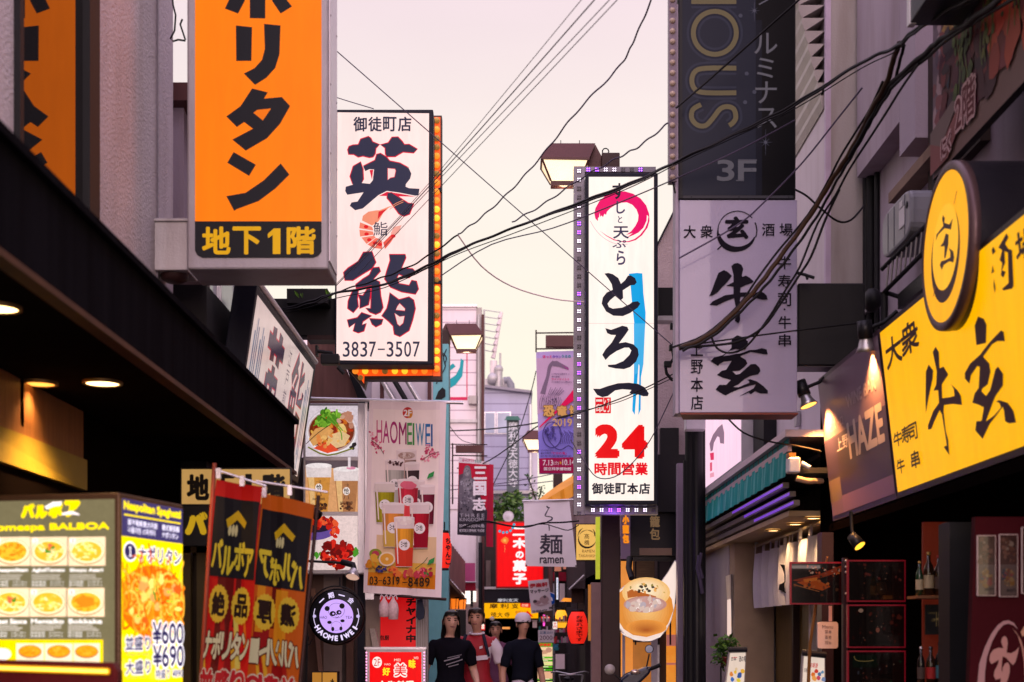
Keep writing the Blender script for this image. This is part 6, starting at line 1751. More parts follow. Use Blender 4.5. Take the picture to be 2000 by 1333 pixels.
for q in ([(140,70),(175,64),(215,75),(265,110),(288,162),(325,130),(350,90),(375,85),(415,110),(430,150),(410,172),(375,175),(305,220),(308,290),(290,306),(265,290),(235,272),(190,310),(168,340),(180,370),(215,385),(300,375),(365,345),(390,325),(440,318),(462,340),(440,375),(370,425),(305,452),(220,448),(155,410),(115,340),(125,285),(160,240),(215,215),(205,165),(175,115)],
          [(148,560),(200,575),(255,555),(300,538),(345,548),(358,575),(320,630),(270,695),(330,685),(400,705),(440,745),(448,800),(425,860),(370,910),(315,928),(240,922),(175,908),(170,890),(240,885),(310,855),(365,800),(382,760),(360,735),(320,735),(250,765),(190,805),(150,846),(120,800),(150,750),(205,690),(243,622),(200,620),(165,605)],
          [(37,1104),(100,1105),(170,1080),(260,1055),(360,1050),(440,1060),(500,1090),(538,1145),(530,1170),(490,1172),(440,1155),(362,1145),(382,1115),(300,1108),(235,1120),(170,1170),(120,1180),(75,1160)]):
    a.ppoly(ct(q), INK)
a.rect(1162.5,777,1193,808, '#f01020'); a.text('とろ',1178,778,1191,806, '#fff0e6', .02, rot=0); a.text('一',1164,781,1176,785, '#fff0e6', .0); a.text('印',1164,790,1177,806, '#fff0e6', .03)
a.text('2',1161,829,1210,896, '#f80008', .085); a.text('4',1214,830,1265,897, '#f80008', .085)
a.htext('時間営業',1160,904,1266,929, '#f80820', .04, .05)
a.htext('御徒町本店',1155,944,1270,966, INK, .035, .06)
a.build('lettering', mat_l, t)
E = D + .2
t2 = thing('led_frame', 'mirror steel frame studded with white and violet LED clusters round the white 24 hour sign', 'sign', P(1130,1006, E))
M_mirror = mat('mirror_steel',(.17, .16, .19), .45, metal=.3, var=.5, scale=6, bump=.1)
MB().span(P(1121,1006, E), P(1142,325, E)+Vector((0, .12,0))).build('left_strip', M_mirror, t2)
MB().span(P(1142.3,1005, E), P(1285,988, E)+Vector((0, .12,0))).build('bottom_strip', M_mirror, t2)
MB().span(P(1142.3,336, E), P(1281,326, E)+Vector((0, .12,0))).build('top_strip', M_mirror, t2)
M_ledw = mat('white_led',(1, .9,1), .3, bump=0, emit=(1, .86,1), estr=2.2)
M_ledv = mat('violet_led',(.5, .2,1), .3, bump=0, emit=(.36, .08,1), estr=4.5)
M_ledo = mat('unlit_led',(.14, .13, .15), .4, bump=0)
def led(x, y, st):
    b = MB()
    b.span(P(x - 4.2, y + 4.2, E - .008), P(x + 4.2, y - 4.2, E - .001),1)
    for dx in (-2.1,2.1):
        for dy in (-2.1,2.1): b.ball(P(x + dx, y + dy, E - .012),(.0068, .005, .0068),0,8)
    b.build('led_cluster',[(M_ledo, M_ledw, M_ledv)[st], M_ledo if st == 0 else mat('led_pad',(.10, .09, .13), .4, spec=.1)], t2)
pat = '1100112211000022110012211002211001122110011221100'
for k in range(40): led(1131,334+k * 17.15, int('1100112211000022111001221122110021122110112211001122'[k]))
for k in range(7): led(1149+k * 17,331.5, int('2211002'[k]))
for k in range(8): led(1158+k * 17,996.5, int('11221110'[k]))
lamp_light(t2, 'POINT', P(1200,1014, E - .06),2.5,(.35, .08,1), .06)
t = thing('sign_beam', 'black box arm tying the white 24 hour sign to the rough plaster wall', 'bracket', P(1305,620, D + .3))
MB().span(P(1285.5,616, D + .3), P(1322,562, D + .3)+Vector((0, .15,0))).build('beam', M_black, t)
MB().span(P(1285.5,626, D + .3), P(1322,617, D + .3)+Vector((0, .18,0))).build('ledge', M_galv, t)

# ================================================================== dark 3F sign and grey beef sign, one above the other
D = 10.0
SX0, SX1 = P(1326,0, D).x, P(1557,0, D).x
t = thing('projecting_sign', 'dark unlit sign with gold outlined letters turned sideways and 3F', 'sign', P(1440,390, D))
b = MB(); b.span((SX0, D, P(0,389, D).z),(SX1-.01, D + .2,6.9)); b.build('case', M_black, t, .006)
pl = front_plane(1326,-300,1555,389, D - .001)
a = Art(pl, .003)
a.rect(1333,-290,1552,382, '#15151f'); a.rect(1333,-290,1476,382, '#454862'); a.rect(1476,40,1488,382, '#2e3046')
GO = '#c8b488'
def c7(p): return crop(1290,0,3.173, p)
for r_, c_, w_ in ((0, '#5d607e',26),(0, '#3c3e5a',17),(0, GO,9.5)):
    a.ring(1396,65,42,42, w_, c_, n=44)
    a.stroke([(1438,134),(1380,134),(1358,140),(1351,158),(1358,176),(1380,182),(1438,182)], w_, c_,4)
    a.stroke([(1369,205),(1353,215),(1351,232),(1362,245),(1378,246),(1392,232),(1406,214),(1420,209),(1433,214),(1437,230),(1432,240),(1424,246)], w_, c_,4)
    a.stroke([(1350,4),(1438,4)], w_, c_,1); a.stroke([(1352,0),(1438,-40)], w_, c_,1)
for s_, x0, y0, x1, y1 in (('ル',1473,65,1518,106),('ミ',1478,114,1511,153),('ナ',1475,160,1517,203),('ス',1477,212,1517,251),('ル',1480,-45,1515,-8)): a.text(s_, x0, y0, x1, y1, '#c0bccc', .006)
a.stroke([(1482,10),(1500,0)],3, '#b0acc0')
for cx_, cy_, L_ in ((1473,22,22),(1495,279,26)):
    for k in range(8):
        an = k * math.pi / 4; l_ = L_ if k % 2 == 0 else L_ * .4; l_ = l_ * (.5 if k in (0,4) else 1)
        a.stroke([(cx_, cy_),(cx_ + l_ * math.cos(an), cy_ + l_ * math.sin(an))],[1.8, .3], '#8a88a4',1)
    a.ell(cx_, cy_,3,3, '#a09eb8',10)
for x, y in ((1458,145),(1473,181),(1455,201),(1446,32)): a.ell(x, y,4,4, '#8a8aa6',12)
a.text('3',1400,313,1434,355, '#b8b4c4', .03); a.text('F',1441,313,1477,355, '#b8b4c4', .03)
for x0, x1, y in ((1437,1452,353.5),(1441,1478,313.5),(1466,1470,332)): a.rect(x0, y - 1, x1, y + 1.5, '#a29eb0')
a.rect(1334,383,1548,388.5, '#77707e')
for x in (1350,1443,1540): a.ell(x,386,1.5,1.3, '#302c38',8)
a.build('face', print_mat('faint_glow_dark_print',0.10, .3, spec=.06), t)  # unlit face, given a faint glow of its own
t2 = thing('bulb_strip', 'narrow strip of unlit beige LED discs along the edge of the dark 3F sign', 'sign', P(1314,355, D + .05))
MB().span(P(1306.5,355, D + .03), P(1322,-60, D + .03)+Vector((0, .08,0))).build('strip', mat('lilac_strip',(.16, .12, .17), .4, var=.4, scale=40), t2)
for k in range(20): MB().lathe(P(1313.5,347-k * 20.4, D + .03),[(0,-.02),(.012,-.018),(.021,-.004),(.021,0)],(0,1,0),12).build('led_disc', mat('beige_disc',(.42, .33, .27), .4), t2)
MB().tube([P(1314,356, D + .04), P(1316,366, D + .04), P(1319,378, D + .04)], .007,5).build('lead', M_black, t2)
t = thing('projecting_sign', 'unlit grey lilac sign with black brush characters and a crescent ring emblem', 'sign', P(1440,812, D))
b = MB(); b.span((SX0+.005, D, P(0,806, D).z),(SX1, D + .22, P(0,391, D).z)); b.build('case', mat('lilac_acrylic',(.33, .30, .44), .4, var=.05, coat=.3, stain=.06), t, .004)
b = MB(); b.hexa([P(1329,806.5, D), P(1559,806.5, D), P(1546,817, D + .22), P(1334,817, D + .22)],[p - Vector((0,0, .012)) for p in (P(1329,806.5, D), P(1559,806.5, D), P(1546,817, D + .22), P(1334,817, D + .22))]); b.build('bottom_plate', mat('red_brown_plate',(.20, .045, .03), .5, stain=.3), t)
MB().span((SX0-.02, D + .04, P(0,806, D).z),(SX0+.004, D + .2,6.0)).build('side_strip', mat('side_chrome',(.34, .29, .38), .5), t)
pl = front_plane(1326,391,1558,806, D - .001); a = Art(pl, .003)
I2 = '#17141f'
a.ring(1440,451,36,36,7, I2,20,170, taper=lambda q: .35+1.0*math.sin(q * 3.14)); a.ring(1440,451,38,38,1.8, I2,170,320); a.ring(1440,451,38,38,2.4, I2,335,380)
a.ring(1438,454,36,36,8, I2,60,200, taper=lambda q: math.sin(q * 3.14))
a.stroke([(1466,421),(1476,411)],2.6, I2); a.stroke([(1401,488),(1410,480)],2.6, I2)
a.text('玄',1416,423,1462,468, I2, .05)
a.text('大',1335,441,1359,466, I2, .02); a.text('衆',1368,440,1392,466, I2, .015); a.text('酒',1488,437,1513,462, I2, .015); a.text('場',1522,437,1548,462, I2, .015)
def cg(p): return crop(1370,500,8.331, p)
def cj(p): return crop(1370,640,8.331, p)
for q in ([(275,280),(365,235),(430,265),(495,330),(420,430),(330,520),(270,590),(190,645),(125,660),(170,560),(220,420)],
          [(485,170),(530,130),(590,118),(650,150),(680,215),(660,300),(660,345),(720,325),(780,355),(850,420),(820,445),(720,480),(635,520),(628,600),(720,595),(870,610),(950,575),(1020,610),(1060,650),(1078,715),(980,715),(870,680),(750,665),(640,670),(625,720),(620,850),(628,1050),(600,1100),(540,1060),(560,980),(560,860),(530,690),(400,740),(250,812),(130,800),(180,745),(380,645),(520,625),(520,505),(400,492),(520,430),(520,300)]): a.ppoly(cg(q), I2)
for q in ([(490,190),(580,128),(690,165),(755,230),(745,310),(710,365),(620,365),(560,350),(470,375),(350,470),(480,450),(560,430),(650,420),(780,370),(880,365),(980,338),(1060,360),(1078,440),(1000,435),(900,415),(800,400),(700,440),(630,470),(720,530),(748,590),(690,650),(620,705),(500,715),(560,768),(620,760),(800,600),(880,595),(940,650),(960,710),(920,765),(800,790),(700,840),(600,930),(510,970),(600,975),(780,900),(770,870),(740,855),(790,842),(900,880),(1000,950),(1080,1030),(1078,1075),(960,1075),(870,1040),(800,1090),(770,1060),(600,1130),(760,1040),(850,990),(880,930),(780,950),(600,1010),(480,1060),(390,1108),(300,1060),(230,1010),(290,935),(400,935),(480,855),(350,820),(250,775),(330,705),(400,690),(490,545),(360,560),(290,600),(270,630),(150,550),(200,490),(340,455),(440,390),(490,330)],): a.ppoly(cj(q), I2)
for k, ch in enumerate('牛寿司'): a.text(ch,1519,501+k * 36,1545,527+k * 36, I2, .015)
a.ell(1532,605,2,2, I2,8); a.text('牛',1520,618,1545,643, I2, .015); a.text('串',1520,653,1545,678, I2, .02)
for k, ch in enumerate('上野本店'): a.text(ch,1349,668+k * 35,1373,696+k * 35, I2, .015)
a.build('lettering', mat_q := print_mat('unlit_vinyl',0.0, .6, spec=.05), t)
t = thing('sign_beam', 'broad black box arm joining the grey beef sign to the right hand wall', 'bracket', P(1630,716,10.1))
b = MB(); b.span(P(1559,714,10.1), P(1690,553,10.1)+Vector((0, .25,0))); b.build('beam', M_black, t, .01)
b = MB(); b.span(P(1559,717,10.12), P(1690,714.5,10.1)+Vector((0, .22,0))); b.build('drip_strip', mat('grey_strip',(.12, .11, .13), .5), t)
tag(MB().tube([P(1556,533,9.98), P(1572,537,9.95), P(1590,543,9.92)], .012,6).tube([P(1574,537,9.95), P(1577,546,9.94)], .01,5).build('hook', M_black), 'small black hook at the right edge of the grey beef sign', 'hook')
t = thing('cable_clamps', 'black wired clamps with dangling loops between the white 24 hour sign and the grey sign', 'cable', P(1315,740,11.5))
MB().tube([P(*q,11.5) for q in ((1317,634),(1319,660),(1313,680),(1316,700),(1308,712),(1300,718),(1302,730),(1312,742),(1324,744))], .014,6).build('loop', M_black, t)
for x, y in ((1316,638),(1314,680),(1304,712)): MB().box(P(x, y,11.48),(.06, .05, .05)).build('clamp', M_black, t, .006)

# ================================================================== sushi restaurant building on the right
t = thing('shop_building', 'pale rendered restaurant building with green awning and stained beige end wall, right side', 'building',(3.5,13,0))
b = MB(); b.span((2.42,10.9,2.95),(6,16.6,9.0)); b.build('upper_wall', M_pale, t)
b = MB(); b.span((2.44,10.885,2.9),(2.80,10.9,9.0)); b.build('end_wall', M_cream, t)
b = MB(); b.span((2.40,10.88,2.95),(2.44,10.93,9.0)); b.build('corner_bead', mat('lilac_bead',(.52, .42, .55), .6, stain=.3), t)
b = MB(); 
for k in range(9):
    z0 = 5.62+k * .10; x0 = 2.41-k * .024
    b.hexa([(x0,11.0, z0),(x0-.024,11.0, z0+.06),(x0-.024,11.0, z0+.1),(2.42,11.0, z0+.1)],[(x0,16.6, z0),(x0-.024,16.6, z0+.06),(x0-.024,16.6, z0+.1),(2.42,16.6, z0+.1)])
b.build('eave', mat('fluted_eave',(.40, .36, .34), .5), t)
b = MB(); b.span((2.12,11.0,6.52),(2.42,16.6,6.6)); b.build('gutter', M_dkbrown, t)
b = MB(); b.span((2.5,10.9,0),(2.9,11.3,2.95)); b.span((2.9,10.9,0),(6,16.6,2.95)); b.build('lower_wall', mat('warm_beige',(.27, .20, .13), .7, var=.2, stain=.2), t)
b = MB(); b.span((2.20,14.45,0),(2.9,16.2,2.46)); b.build('grey_wall', mat('blue_grey_panel',(.34, .31, .37), .6, var=.1), t)
b = MB(); b.span((2.21,14.12,0),(2.6,14.44,2.46)); b.build('beige_jamb', mat('beige_lit_jamb',(.36, .26, .18), .6), t)
b = MB(); b.span((2.62,11.3,0),(2.66,14.12,2.4)); b.build('sliding_door', mat('mustard_door',(.14, .085, .025), .45, var=.4, stretch=(3,3, .3)), t)
for y, m_ in ((12.95, M_dkbrown),(12.2, M_pale),(11.75, MATS['brown_wood']),(11.5, M_dkbrown)): MB().span((2.56, y,0),(2.62, y + .07,2.4)).build('door_stile', m_, t)
b = MB(); b.span((2.12,10.9,2.46),(2.9,16.4,2.50)); b.build('soffit', mat('cream_soffit',(.50, .36, .22), .6), t)
# awning
b = MB(); b.span((1.98,10.3,2.985),(2.42,16.1,3.035)); aw = b.build('awning_case', mat('white_awning_case',(.62, .52, .58), .35, var=.1), t)
random.seed(17)
n = 132; b = MB()
for i in range(n):
    y0, y1 = 10.35+i * 5.7/n,10.35+(i + 1)*5.7/n
    o0, o1 = .005*math.sin(i * .9), .005*math.sin((i + 1)*.9)
    mi = 1 if i % 4 == 3 else 0
    b.add([(2.0+o0, y0,2.90),(2.0+o1, y1,2.90),(1.99+o1*2, y1,2.705),(1.99+o0*2, y0,2.705)],[(0,1,2,3)], mi)
    b.add([(2.02, y0,2.985),(2.02, y1,2.985),(2.02, y1,2.93),(2.02, y0,2.93)],[(0,1,2,3)],0 if (i * 7) % 5 else 2)
b.build('valance',[mat('teal_canvas',(.012, .30, .29), .8, var=.2), mat('teal_pale_stripe',(.10, .42, .42), .8), M_black], aw)
b = MB(); b.span((2.0,10.32,2.88),(2.03,16.05,2.93)); b.build('front_rail', mat('rail_grey',(.4, .33, .37), .4), aw)
b = MB(); b.span((2.05,10.3,2.72),(2.4,16.05,2.76)); b.build('housing', M_black, aw)
for k,(x, z) in enumerate(((2.02,2.665),(2.07,2.60),(2.10,2.535))):
    MB().span((x,10.6, z - .02),(x + .045,15.9, z + .02)).build('track', mat('grey_track',(.2, .17, .16), .4), t)
    MB().span((x - .008,10.6, z - .010),(x - .002,13.0-.35*k, z + .008)).build('violet_tube', mat('violet_tube',(.3, .1, .9), .3, bump=0, emit=(.20, .05, .75), estr=.5), t)
for k,(y, lab) in enumerate(((14.0, 'downlight in the cream soffit by the white curtain, farthest of its row'),(12.6, 'downlight in the cream soffit by the white curtain, middle of its row'),(11.5, 'downlight in the cream soffit nearest the grey sign panel'))):
    x, y = ((2.26,12.3),(2.31,11.6),(2.33,11.0))[k]
    d = y; tt = downlight(x, y,2.458, .062, lab, M_lampglow,18, 'downlights over the white curtain',(1, .62, .28))
t2 = thing('security_light', 'white box sensor light on an arm under the green awning', 'light', P(1549,905,10.2))
MB().box(P(1549,910,10.2),(.085, .12, .11)).build('body', M_white, t2, .012)
MB().span(P(1541,892,10.15), P(1552,886,10.2)+Vector((0, .05,0))).build('hinge', mat('orange_clip',(.5, .2, .03), .5), t2)
MB().tube([P(1556,935,10.25), P(1575,940,10.25), P(1605,940,10.4)], .022,8).build('arm', mat('tan_pipe',(.4, .28, .2), .5), t2)
MB().tube([P(1566,905,10.15), P(1582,914,10.12)], .016,8).build('sensor', M_white, t2)
# noren curtain
A_, B_ = Vector((2.30,13.45,0)), Vector((2.30,10.56,0))
t = thing('noren_curtain', 'white cloth shop curtain on a rod with a black brush character', 'curtain',(2.3,12,1.8))
ww = 3.08
pl = Plane((2.40,14.0,1.81),(0,-1,0),(0,0,1), ww, .62,(lambda u: .025*math.sin(u * 15)+.012*math.sin(u * 37), lambda v: .012*math.sin(v * 7)))
a = Art(pl,0, .0012)
vs = []; nu, nv = 60,8
a.grid(0,0, ww, .53, '#f0e6ee', nu, nv)
for k in range(14): a.grid(.05+k * .2, .53, .09+k * .2, .62, '#d6cad2',1,2)
def un(p): return [pl.px(*q) for q in p]
a.poly(un(crop(1320,1060,4.8825,[(1030,208),(1048,220),(1062,330),(1080,240),(1082,300),(1062,372),(1045,420),(1042,455),(1052,470),(1072,468),(1075,482),(1045,484),(1028,450),(1030,400),(1050,360)])), '#15131c')
a.build('cloth', print_mat('white_cotton',0, .9, trans=.3), t)
MB().cyl((2.40,14.08,2.42),(2.40,10.9,2.42), .016,8).build('rod', mat('bamboo',(.45, .33, .22), .5), t)
for y in (14.0,10.96): MB().span((2.39, y - .02,2.42),(2.42, y + .02,2.46)).build('bracket', M_galv, t)
# pink lightbox on the wall
t = thing('wall_lightbox', 'pale pink lit sign box with a brush stroke and red kana above the green awning', 'sign',(2.2,15,3))
tl, tr, bl = P(1373,795,16.4), P(1450,795,13.6), P(1373,962,16.4)
tl = Vector((2.2,16.4, tl.z)); tr = Vector((2.2,13.6, tl.z)); bl = Vector((2.2,16.4, bl.z)); br = Vector((2.2,13.6, bl.z))
MB().hexa([tl, tr, br, bl],[p + Vector((.16,0,0)) for p in (tl, tr, br, bl)]).build('case', M_alu, t)
pl = corner_plane(tl, tr, bl); pl.N = Vector((-1,0,0))
a = Art(pl, .002); a.grid(.05, .03, pl.w - .05, pl.h - .03, '#ffd6ec')
def c8(p): return [pl.px(*q) for q in crop(1320,800,3.5075, p)]
a.poly(c8([(240,290),(232,235),(255,175),(290,125),(320,100),(333,160),(332,235),(305,232),(300,190),(285,185),(262,230),(255,280)]), '#8a6a80')
a.poly(c8([(235,300),(262,295),(262,345),(240,348)]), '#e03060'); a.poly(c8([(235,365),(250,362),(250,420),(236,425)]), '#e05070'); a.poly(c8([(236,440),(262,430),(264,460),(236,468)]), '#e89ab0')
a.build('face', print_mat('pink_glow_print', .95, .4), t)
MB().span((2.30,13.0,2.99),(2.416,13.55,3.9)).build('black_back', M_black, t)
tag(MB().span((2.38,11.9,3.3),(2.415,12.0,3.42)).build('wall_outlet', M_galv), 'small grey outlet box on the pale wall above the green awning', 'outlet')

# lit vertical poster, potted plant and menu stands before the restaurant
t = thing('lit_poster', 'narrow lit vertical poster with a yellow and orange drink on the grey wall', 'poster', P(1422,1245,14.6))
b = MB(); b.hexa([P(1412,1128,14.9), P(1427,1122,14.2), P(1429,1245,14.2), P(1415,1245,14.9)],[p + Vector((.03,0.03,0)) for p in (P(1412,1128,14.9), P(1427,1122,14.2), P(1429,1245,14.2), P(1415,1245,14.9))]); b.build('case', M_alu, t)
pl = corner_plane(P(1412,1128,14.9), P(1427,1122,14.2), P(1412,1245,14.9)); pl.N = -pl.N if pl.N.y > 0 else pl.N
a = Art(pl, .004); a.ppoly([(1413.5,1130),(1426,1125),(1427.5,1243),(1415.5,1243)], '#f6d8cc'); a.ppoly([(1414,1186),(1418,1182),(1420,1212),(1416,1222)], '#e8c010'); a.ppoly([(1421,1200),(1426,1198),(1427,1225),(1422,1232)], '#e89a48'); a.ppoly([(1416,1228),(1426,1226),(1427,1242),(1416,1242)], '#5a4a6a'); a.ppoly([(1420,1140),(1424,1136),(1424,1160)], '#fff0e8')
a.build('face', print_mat('poster_glow', .85, .4), t)
t = thing('potted_plant', 'leafy potted plant on a wire stand beside the lit poster', 'plant', P(1420,1330,12.8))
MB().lathe(P(1416,1302,12.8),[(.03,0),(.055, .07),(.06, .09),(.05, .09)],(0,0,1),16).build('pot', mat('maroon_pot',(.10, .012, .015), .4), t)
for k in (-1,1): MB().tube([P(1416+k * 8,1302,12.8), P(1416+k * 9,1540,12.8)], .008,5).build('stand_leg', M_black, t)
b = MB(); random.seed(8)
foliage(b,[(P(x, y,12.8),(.07, .08, .08)) for x, y in ((1412,1252),(1420,1258),(1430,1262),(1408,1268),(1416,1275),(1406,1284),(1436,1270),(1411,1290))],260, .055)
b.build('foliage',[MATS['leaf_green'], MATS['leaf_dark'], MATS['leaf_dark']], t)
def aboard(label, tlx, trx, brx, blx, d, red, prows):
    t = thing('menu_stand', label, 'sign', P((tlx[0]+trx[0])/2,1530, d), 'lit menu stands')
    k = Vector((0, .05,0))
    MB().hexa([P(*tlx, d), P(*trx, d), P(*brx, d + .15), P(*blx, d + .15)],[P(*tlx, d)+k, P(*trx, d)+k, P(*brx, d + .15)+k, P(*blx, d + .15)+k]).build('board', M_galv, t)
    MB().tube([P(tlx[0]-1, tlx[1]-2, d - .02), P(trx[0]+1, trx[1]-1, d - .02)], .022,8).build('clamp_bar', M_navy, t)
    pl = corner_plane(P(*tlx, d), P(*trx, d), P(*blx, d + .15)); pl.N = -pl.N if pl.N.y > 0 else pl.N
    a = Art(pl, .006)
    a.pgrid((tlx[0]+2, tlx[1]+5),(trx[0]-2, trx[1]+5),(brx[0]-2, brx[1]),(blx[0]+2, blx[1]), '#f2dccb',1,1)
    for s_, dx0, dy0, dx1, dy1, c_ in red: a.text(s_, tlx[0]+dx0, tlx[1]+dy0, tlx[0]+dx1, tlx[1]+dy1, c_, .02)
    for dx, dy, r_, c_ in prows: a.ell(tlx[0]+dx, tlx[1]+dy, r_, r_ * 1.1, c_,10,0, .4)
    a.build('sheet', print_mat('menu_stand_glow', .8, .5), t)
    return t
aboard('lit menu stand with blue and yellow dish pictures below the potted plant',(1424,1271),(1458,1270),(1446,1500),(1396,1500),11.6,[('日本',4,12,14,20, '#3a2a30'),('酒の肴',19,10,33,22, '#302838'),('お刺身',6,12,16,15, '#d02030')],[(4,46,4, '#e88a40'),(12,42,3, '#f0c040'),(20,48,5, '#3a5aa0'),(26,40,4, '#e8b040'),(6,56,4, '#4070c0'),(18,58,4, '#e8d040'),(14,36,3, '#e8c8a0')])
aboard('lit menu stand with sushi pictures beside the black shop pillar',(1568,1277),(1612,1281),(1612,1500),(1556,1500),10.0,[('お刺身',14,18,30,27, '#d02030'),('日替',2,28,10,36, '#3a3038')],[(20,40,4, '#e0702a'),(26,34,4, '#d03a2a'),(32,40,4, '#5070a0'),(22,48,5, '#f0a050'),(30,47,4, '#c84a5a'),(38,36,3, '#6a90b0'),(12,52,3, '#f0b050'),(40,50,4, '#7a8ab0')])
tag(MB().tube([P(1616,1088,9.2), P(1594,1176,9.3), P(1582,1260,9.5), P(1575,1420,9.7)],[.006, .010, .012, .012],6).build('flag_pole', mat('amber_rod',(.30, .13, .04), .35)), 'thin slanting pole of the dark poster flag before the white curtain', 'pole')
# ================================================================== near right building
RX = 2.76
t = thing('shop_building', 'lilac grey building with stepped ledges carrying the yellow sign, nearest on the right', 'building',(4,7,0))
b = MB(); b.span((RX,3.0,3.3),(6.5,10.85,9.5)); b.build('wall', M_lilac, t)
b = MB(); b.span((2.62,9.62,5.02),(RX,10.8,9.5)); b.span((2.62,9.24,4.78),(RX,9.615,9.5)); b.build('ledge', M_lilac, t)
b = MB(); b.span((2.7,8.2,4.4),(RX + .01,9.23,5.35)); b.build('recess', mat('shadow_recess',(.035, .022, .02), .7, stain=.3), t)
b = MB(); b.hexa([(2.62,9.9,4.62),(2.62,8.7,4.62),(2.62,8.7,4.55),(2.62,9.9,4.55)],[(RX,9.9,4.62),(RX,8.7,4.62),(RX,8.7,4.55),(RX,9.9,4.55)]); b.build('sill', mat('brown_stain_sill',(.22, .14, .10), .7, stain=.5), t)
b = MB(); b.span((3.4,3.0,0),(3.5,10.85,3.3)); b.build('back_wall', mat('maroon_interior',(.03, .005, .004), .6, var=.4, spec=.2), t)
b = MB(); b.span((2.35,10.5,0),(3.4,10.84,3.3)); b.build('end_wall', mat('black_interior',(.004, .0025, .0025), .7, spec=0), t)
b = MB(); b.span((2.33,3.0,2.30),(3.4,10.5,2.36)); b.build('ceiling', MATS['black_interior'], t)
b = MB(); b.span(P(1605,1540,10.2), P(1628,1040,10.2)+Vector((0, .15,0))); b.build('pillar', mat('plum_pillar',(.03, .014, .018), .45), t)
b = MB(); b.span(P(1855,1540,7.6), P(1897,1020,7.6)+Vector((0, .2,0))); b.build('column', M_black, t)
b = MB(); b.span(P(1850,1540,7.9), P(1858,1020,7.9)+Vector((0, .1,0))); b.build('trim', MATS['plum_pillar'], t)
# yellow sign and grey bar sign
def tilted(y0, y1):
    zt, zb = 3.367,2.407
    return Vector((2.2187, y0, zt)), Vector((2.2187, y1, zt)), Vector((2.326, y1, zb)), Vector((2.326, y0, zb))
tl, tr, br, bl = tilted(8.56,4.6)
t = thing('fascia_sign', 'huge glowing yellow sign with black brush characters over the right hand bar', 'sign',(2.4,6.6,2.4))
nn = Vector((-1,0,-.11)).normalized()
def slab(q, depth, name, m, par, grow=.0):
    c = sum(q, Vector())/4; q2 = [c + (p - c)*(1+grow) for p in q]
    MB().hexa(q2,[p + Vector((depth,0,0)) for p in q2]).build(name, m, par)
o = .035
f = [tl + Vector((0, .03, o)), tr + Vector((0,-.03, o)), br + Vector((0,-.03,-o)), bl + Vector((0, .03,-o))]
MB().hexa([p - nn * .004 for p in f],[p + Vector((.3,0,0)) for p in f]).build('case', mat('brown_black_case',(.022, .012, .014), .4), t)
pl = corner_plane(tl, tr, bl); pl.N = pl.N if pl.N.x < 0 else -pl.N
a = Art(pl, .004)
a.grid(0,0, pl.w, pl.h, '#ffb400')
a.build('face', print_mat('amber_backlit_print',1.0, .4, coat=.2), t)
a = Art(pl, .008)
def cy(p): return crop(1720,600,4.443, p)
I3 = '#2a1418'
for q in ([(430,497),(470,550),(465,620),(430,780),(405,925),(402,800),(405,560)],
          [(465,390),(490,342),(520,390),(525,530),(560,515),(602,585),(545,670),(548,790),(620,780),(655,770),(648,710),(620,665),(680,720),(712,770),(720,850),(640,840),(565,850),(560,900),(580,1080),(600,1150),(610,1285),(560,1212),(588,1200),(545,930),(525,895),(480,990),(455,1055),(425,1065),(422,1030),(470,900),(520,830),(512,720),(472,725),(495,670),(500,560)],
          [(860,80),(910,100),(935,150),(930,310),(870,325),(845,330),(830,160)],
          [(965,300),(1060,200),(1085,215),(1095,295),(1030,295),(985,320),(905,430),(960,490),(970,560),(945,670),(900,705),(890,730),(930,770),(965,720),(1010,540),(1035,515),(1080,580),(1078,680),(1020,760),(1000,800),(930,990),(1000,940),(1060,870),(1045,830),(1015,820),(1040,805),(1120,830),(1170,900),(1192,1000),(1130,1010),(1095,990),(1085,900),(1075,865),(1020,940),(965,1010),(900,1145),(835,1070),(845,990),(890,985),(910,870),(860,845),(810,830),(830,750),(865,700),(875,520),(855,510),(800,590),(785,665),(745,620),(745,570),(790,490),(880,410),(905,375)]):
    a.ppoly(cy(q), I3)
def cb(p): return crop(1790,320,4.038, p)
for q in ([(725,545),(742,580),(715,630),(740,670),(770,680),(782,960),(770,985),(700,1000),(690,985),(740,940),(735,700),(710,690),(715,780),(690,840),(720,850),(700,900),(680,880),(690,780),(670,760),(690,680),(660,660)],[(620,650),(640,690),(615,720),(607,680)],[(615,795),(628,850),(605,870)],[(625,900),(640,980),(632,1025),(622,960)]): a.ppoly(cb(q), I3)
for s_, x0, y0, x1, y1 in (('大',1736,645,1760,725),('衆',1766,616,1793,702),('牛',1750,838,1764,876),('寿',1766,828,1778,870),('司',1780,822,1793,864),('牛',1757,892,1769,928),('串',1785,876,1798,918),('場',1992,425,2030,520)): a.text(s_, x0, y0, x1, y1, I3, .03)
a.build('lettering', mat_l, t)
tl, tr, br, bl = tilted(10.3,8.62)
t = thing('fascia_sign', 'dim grey plum sign with pale tall letters lit by two spotlights', 'sign',(2.4,9.5,2.4))
f = [tl + Vector((0, .02, o)), tr + Vector((0,0, o)), br + Vector((0,0,-o)), bl + Vector((0, .02,-o))]
MB().hexa([p - nn * .004 for p in f],[p + Vector((.3,0,0)) for p in f]).build('case', mat('plum_case',(.07, .04, .06), .4), t)
pl = corner_plane(tl, tr, bl); pl.N = pl.N if pl.N.x < 0 else -pl.N
a = Art(pl, .004)
w, h = pl.w, pl.h
a.grid(0,0, w, h, '#7a6272')
a.grid(0, h * .26, w, h * .56, '#3c3350'); a.grid(.35, h * .1, w, h * .44, '#3c3346')
a.grid(0, h * .1, .35, h * .26, '#7a6a5a'); a.grid(.35,0, w, h * .12, '#86667c')
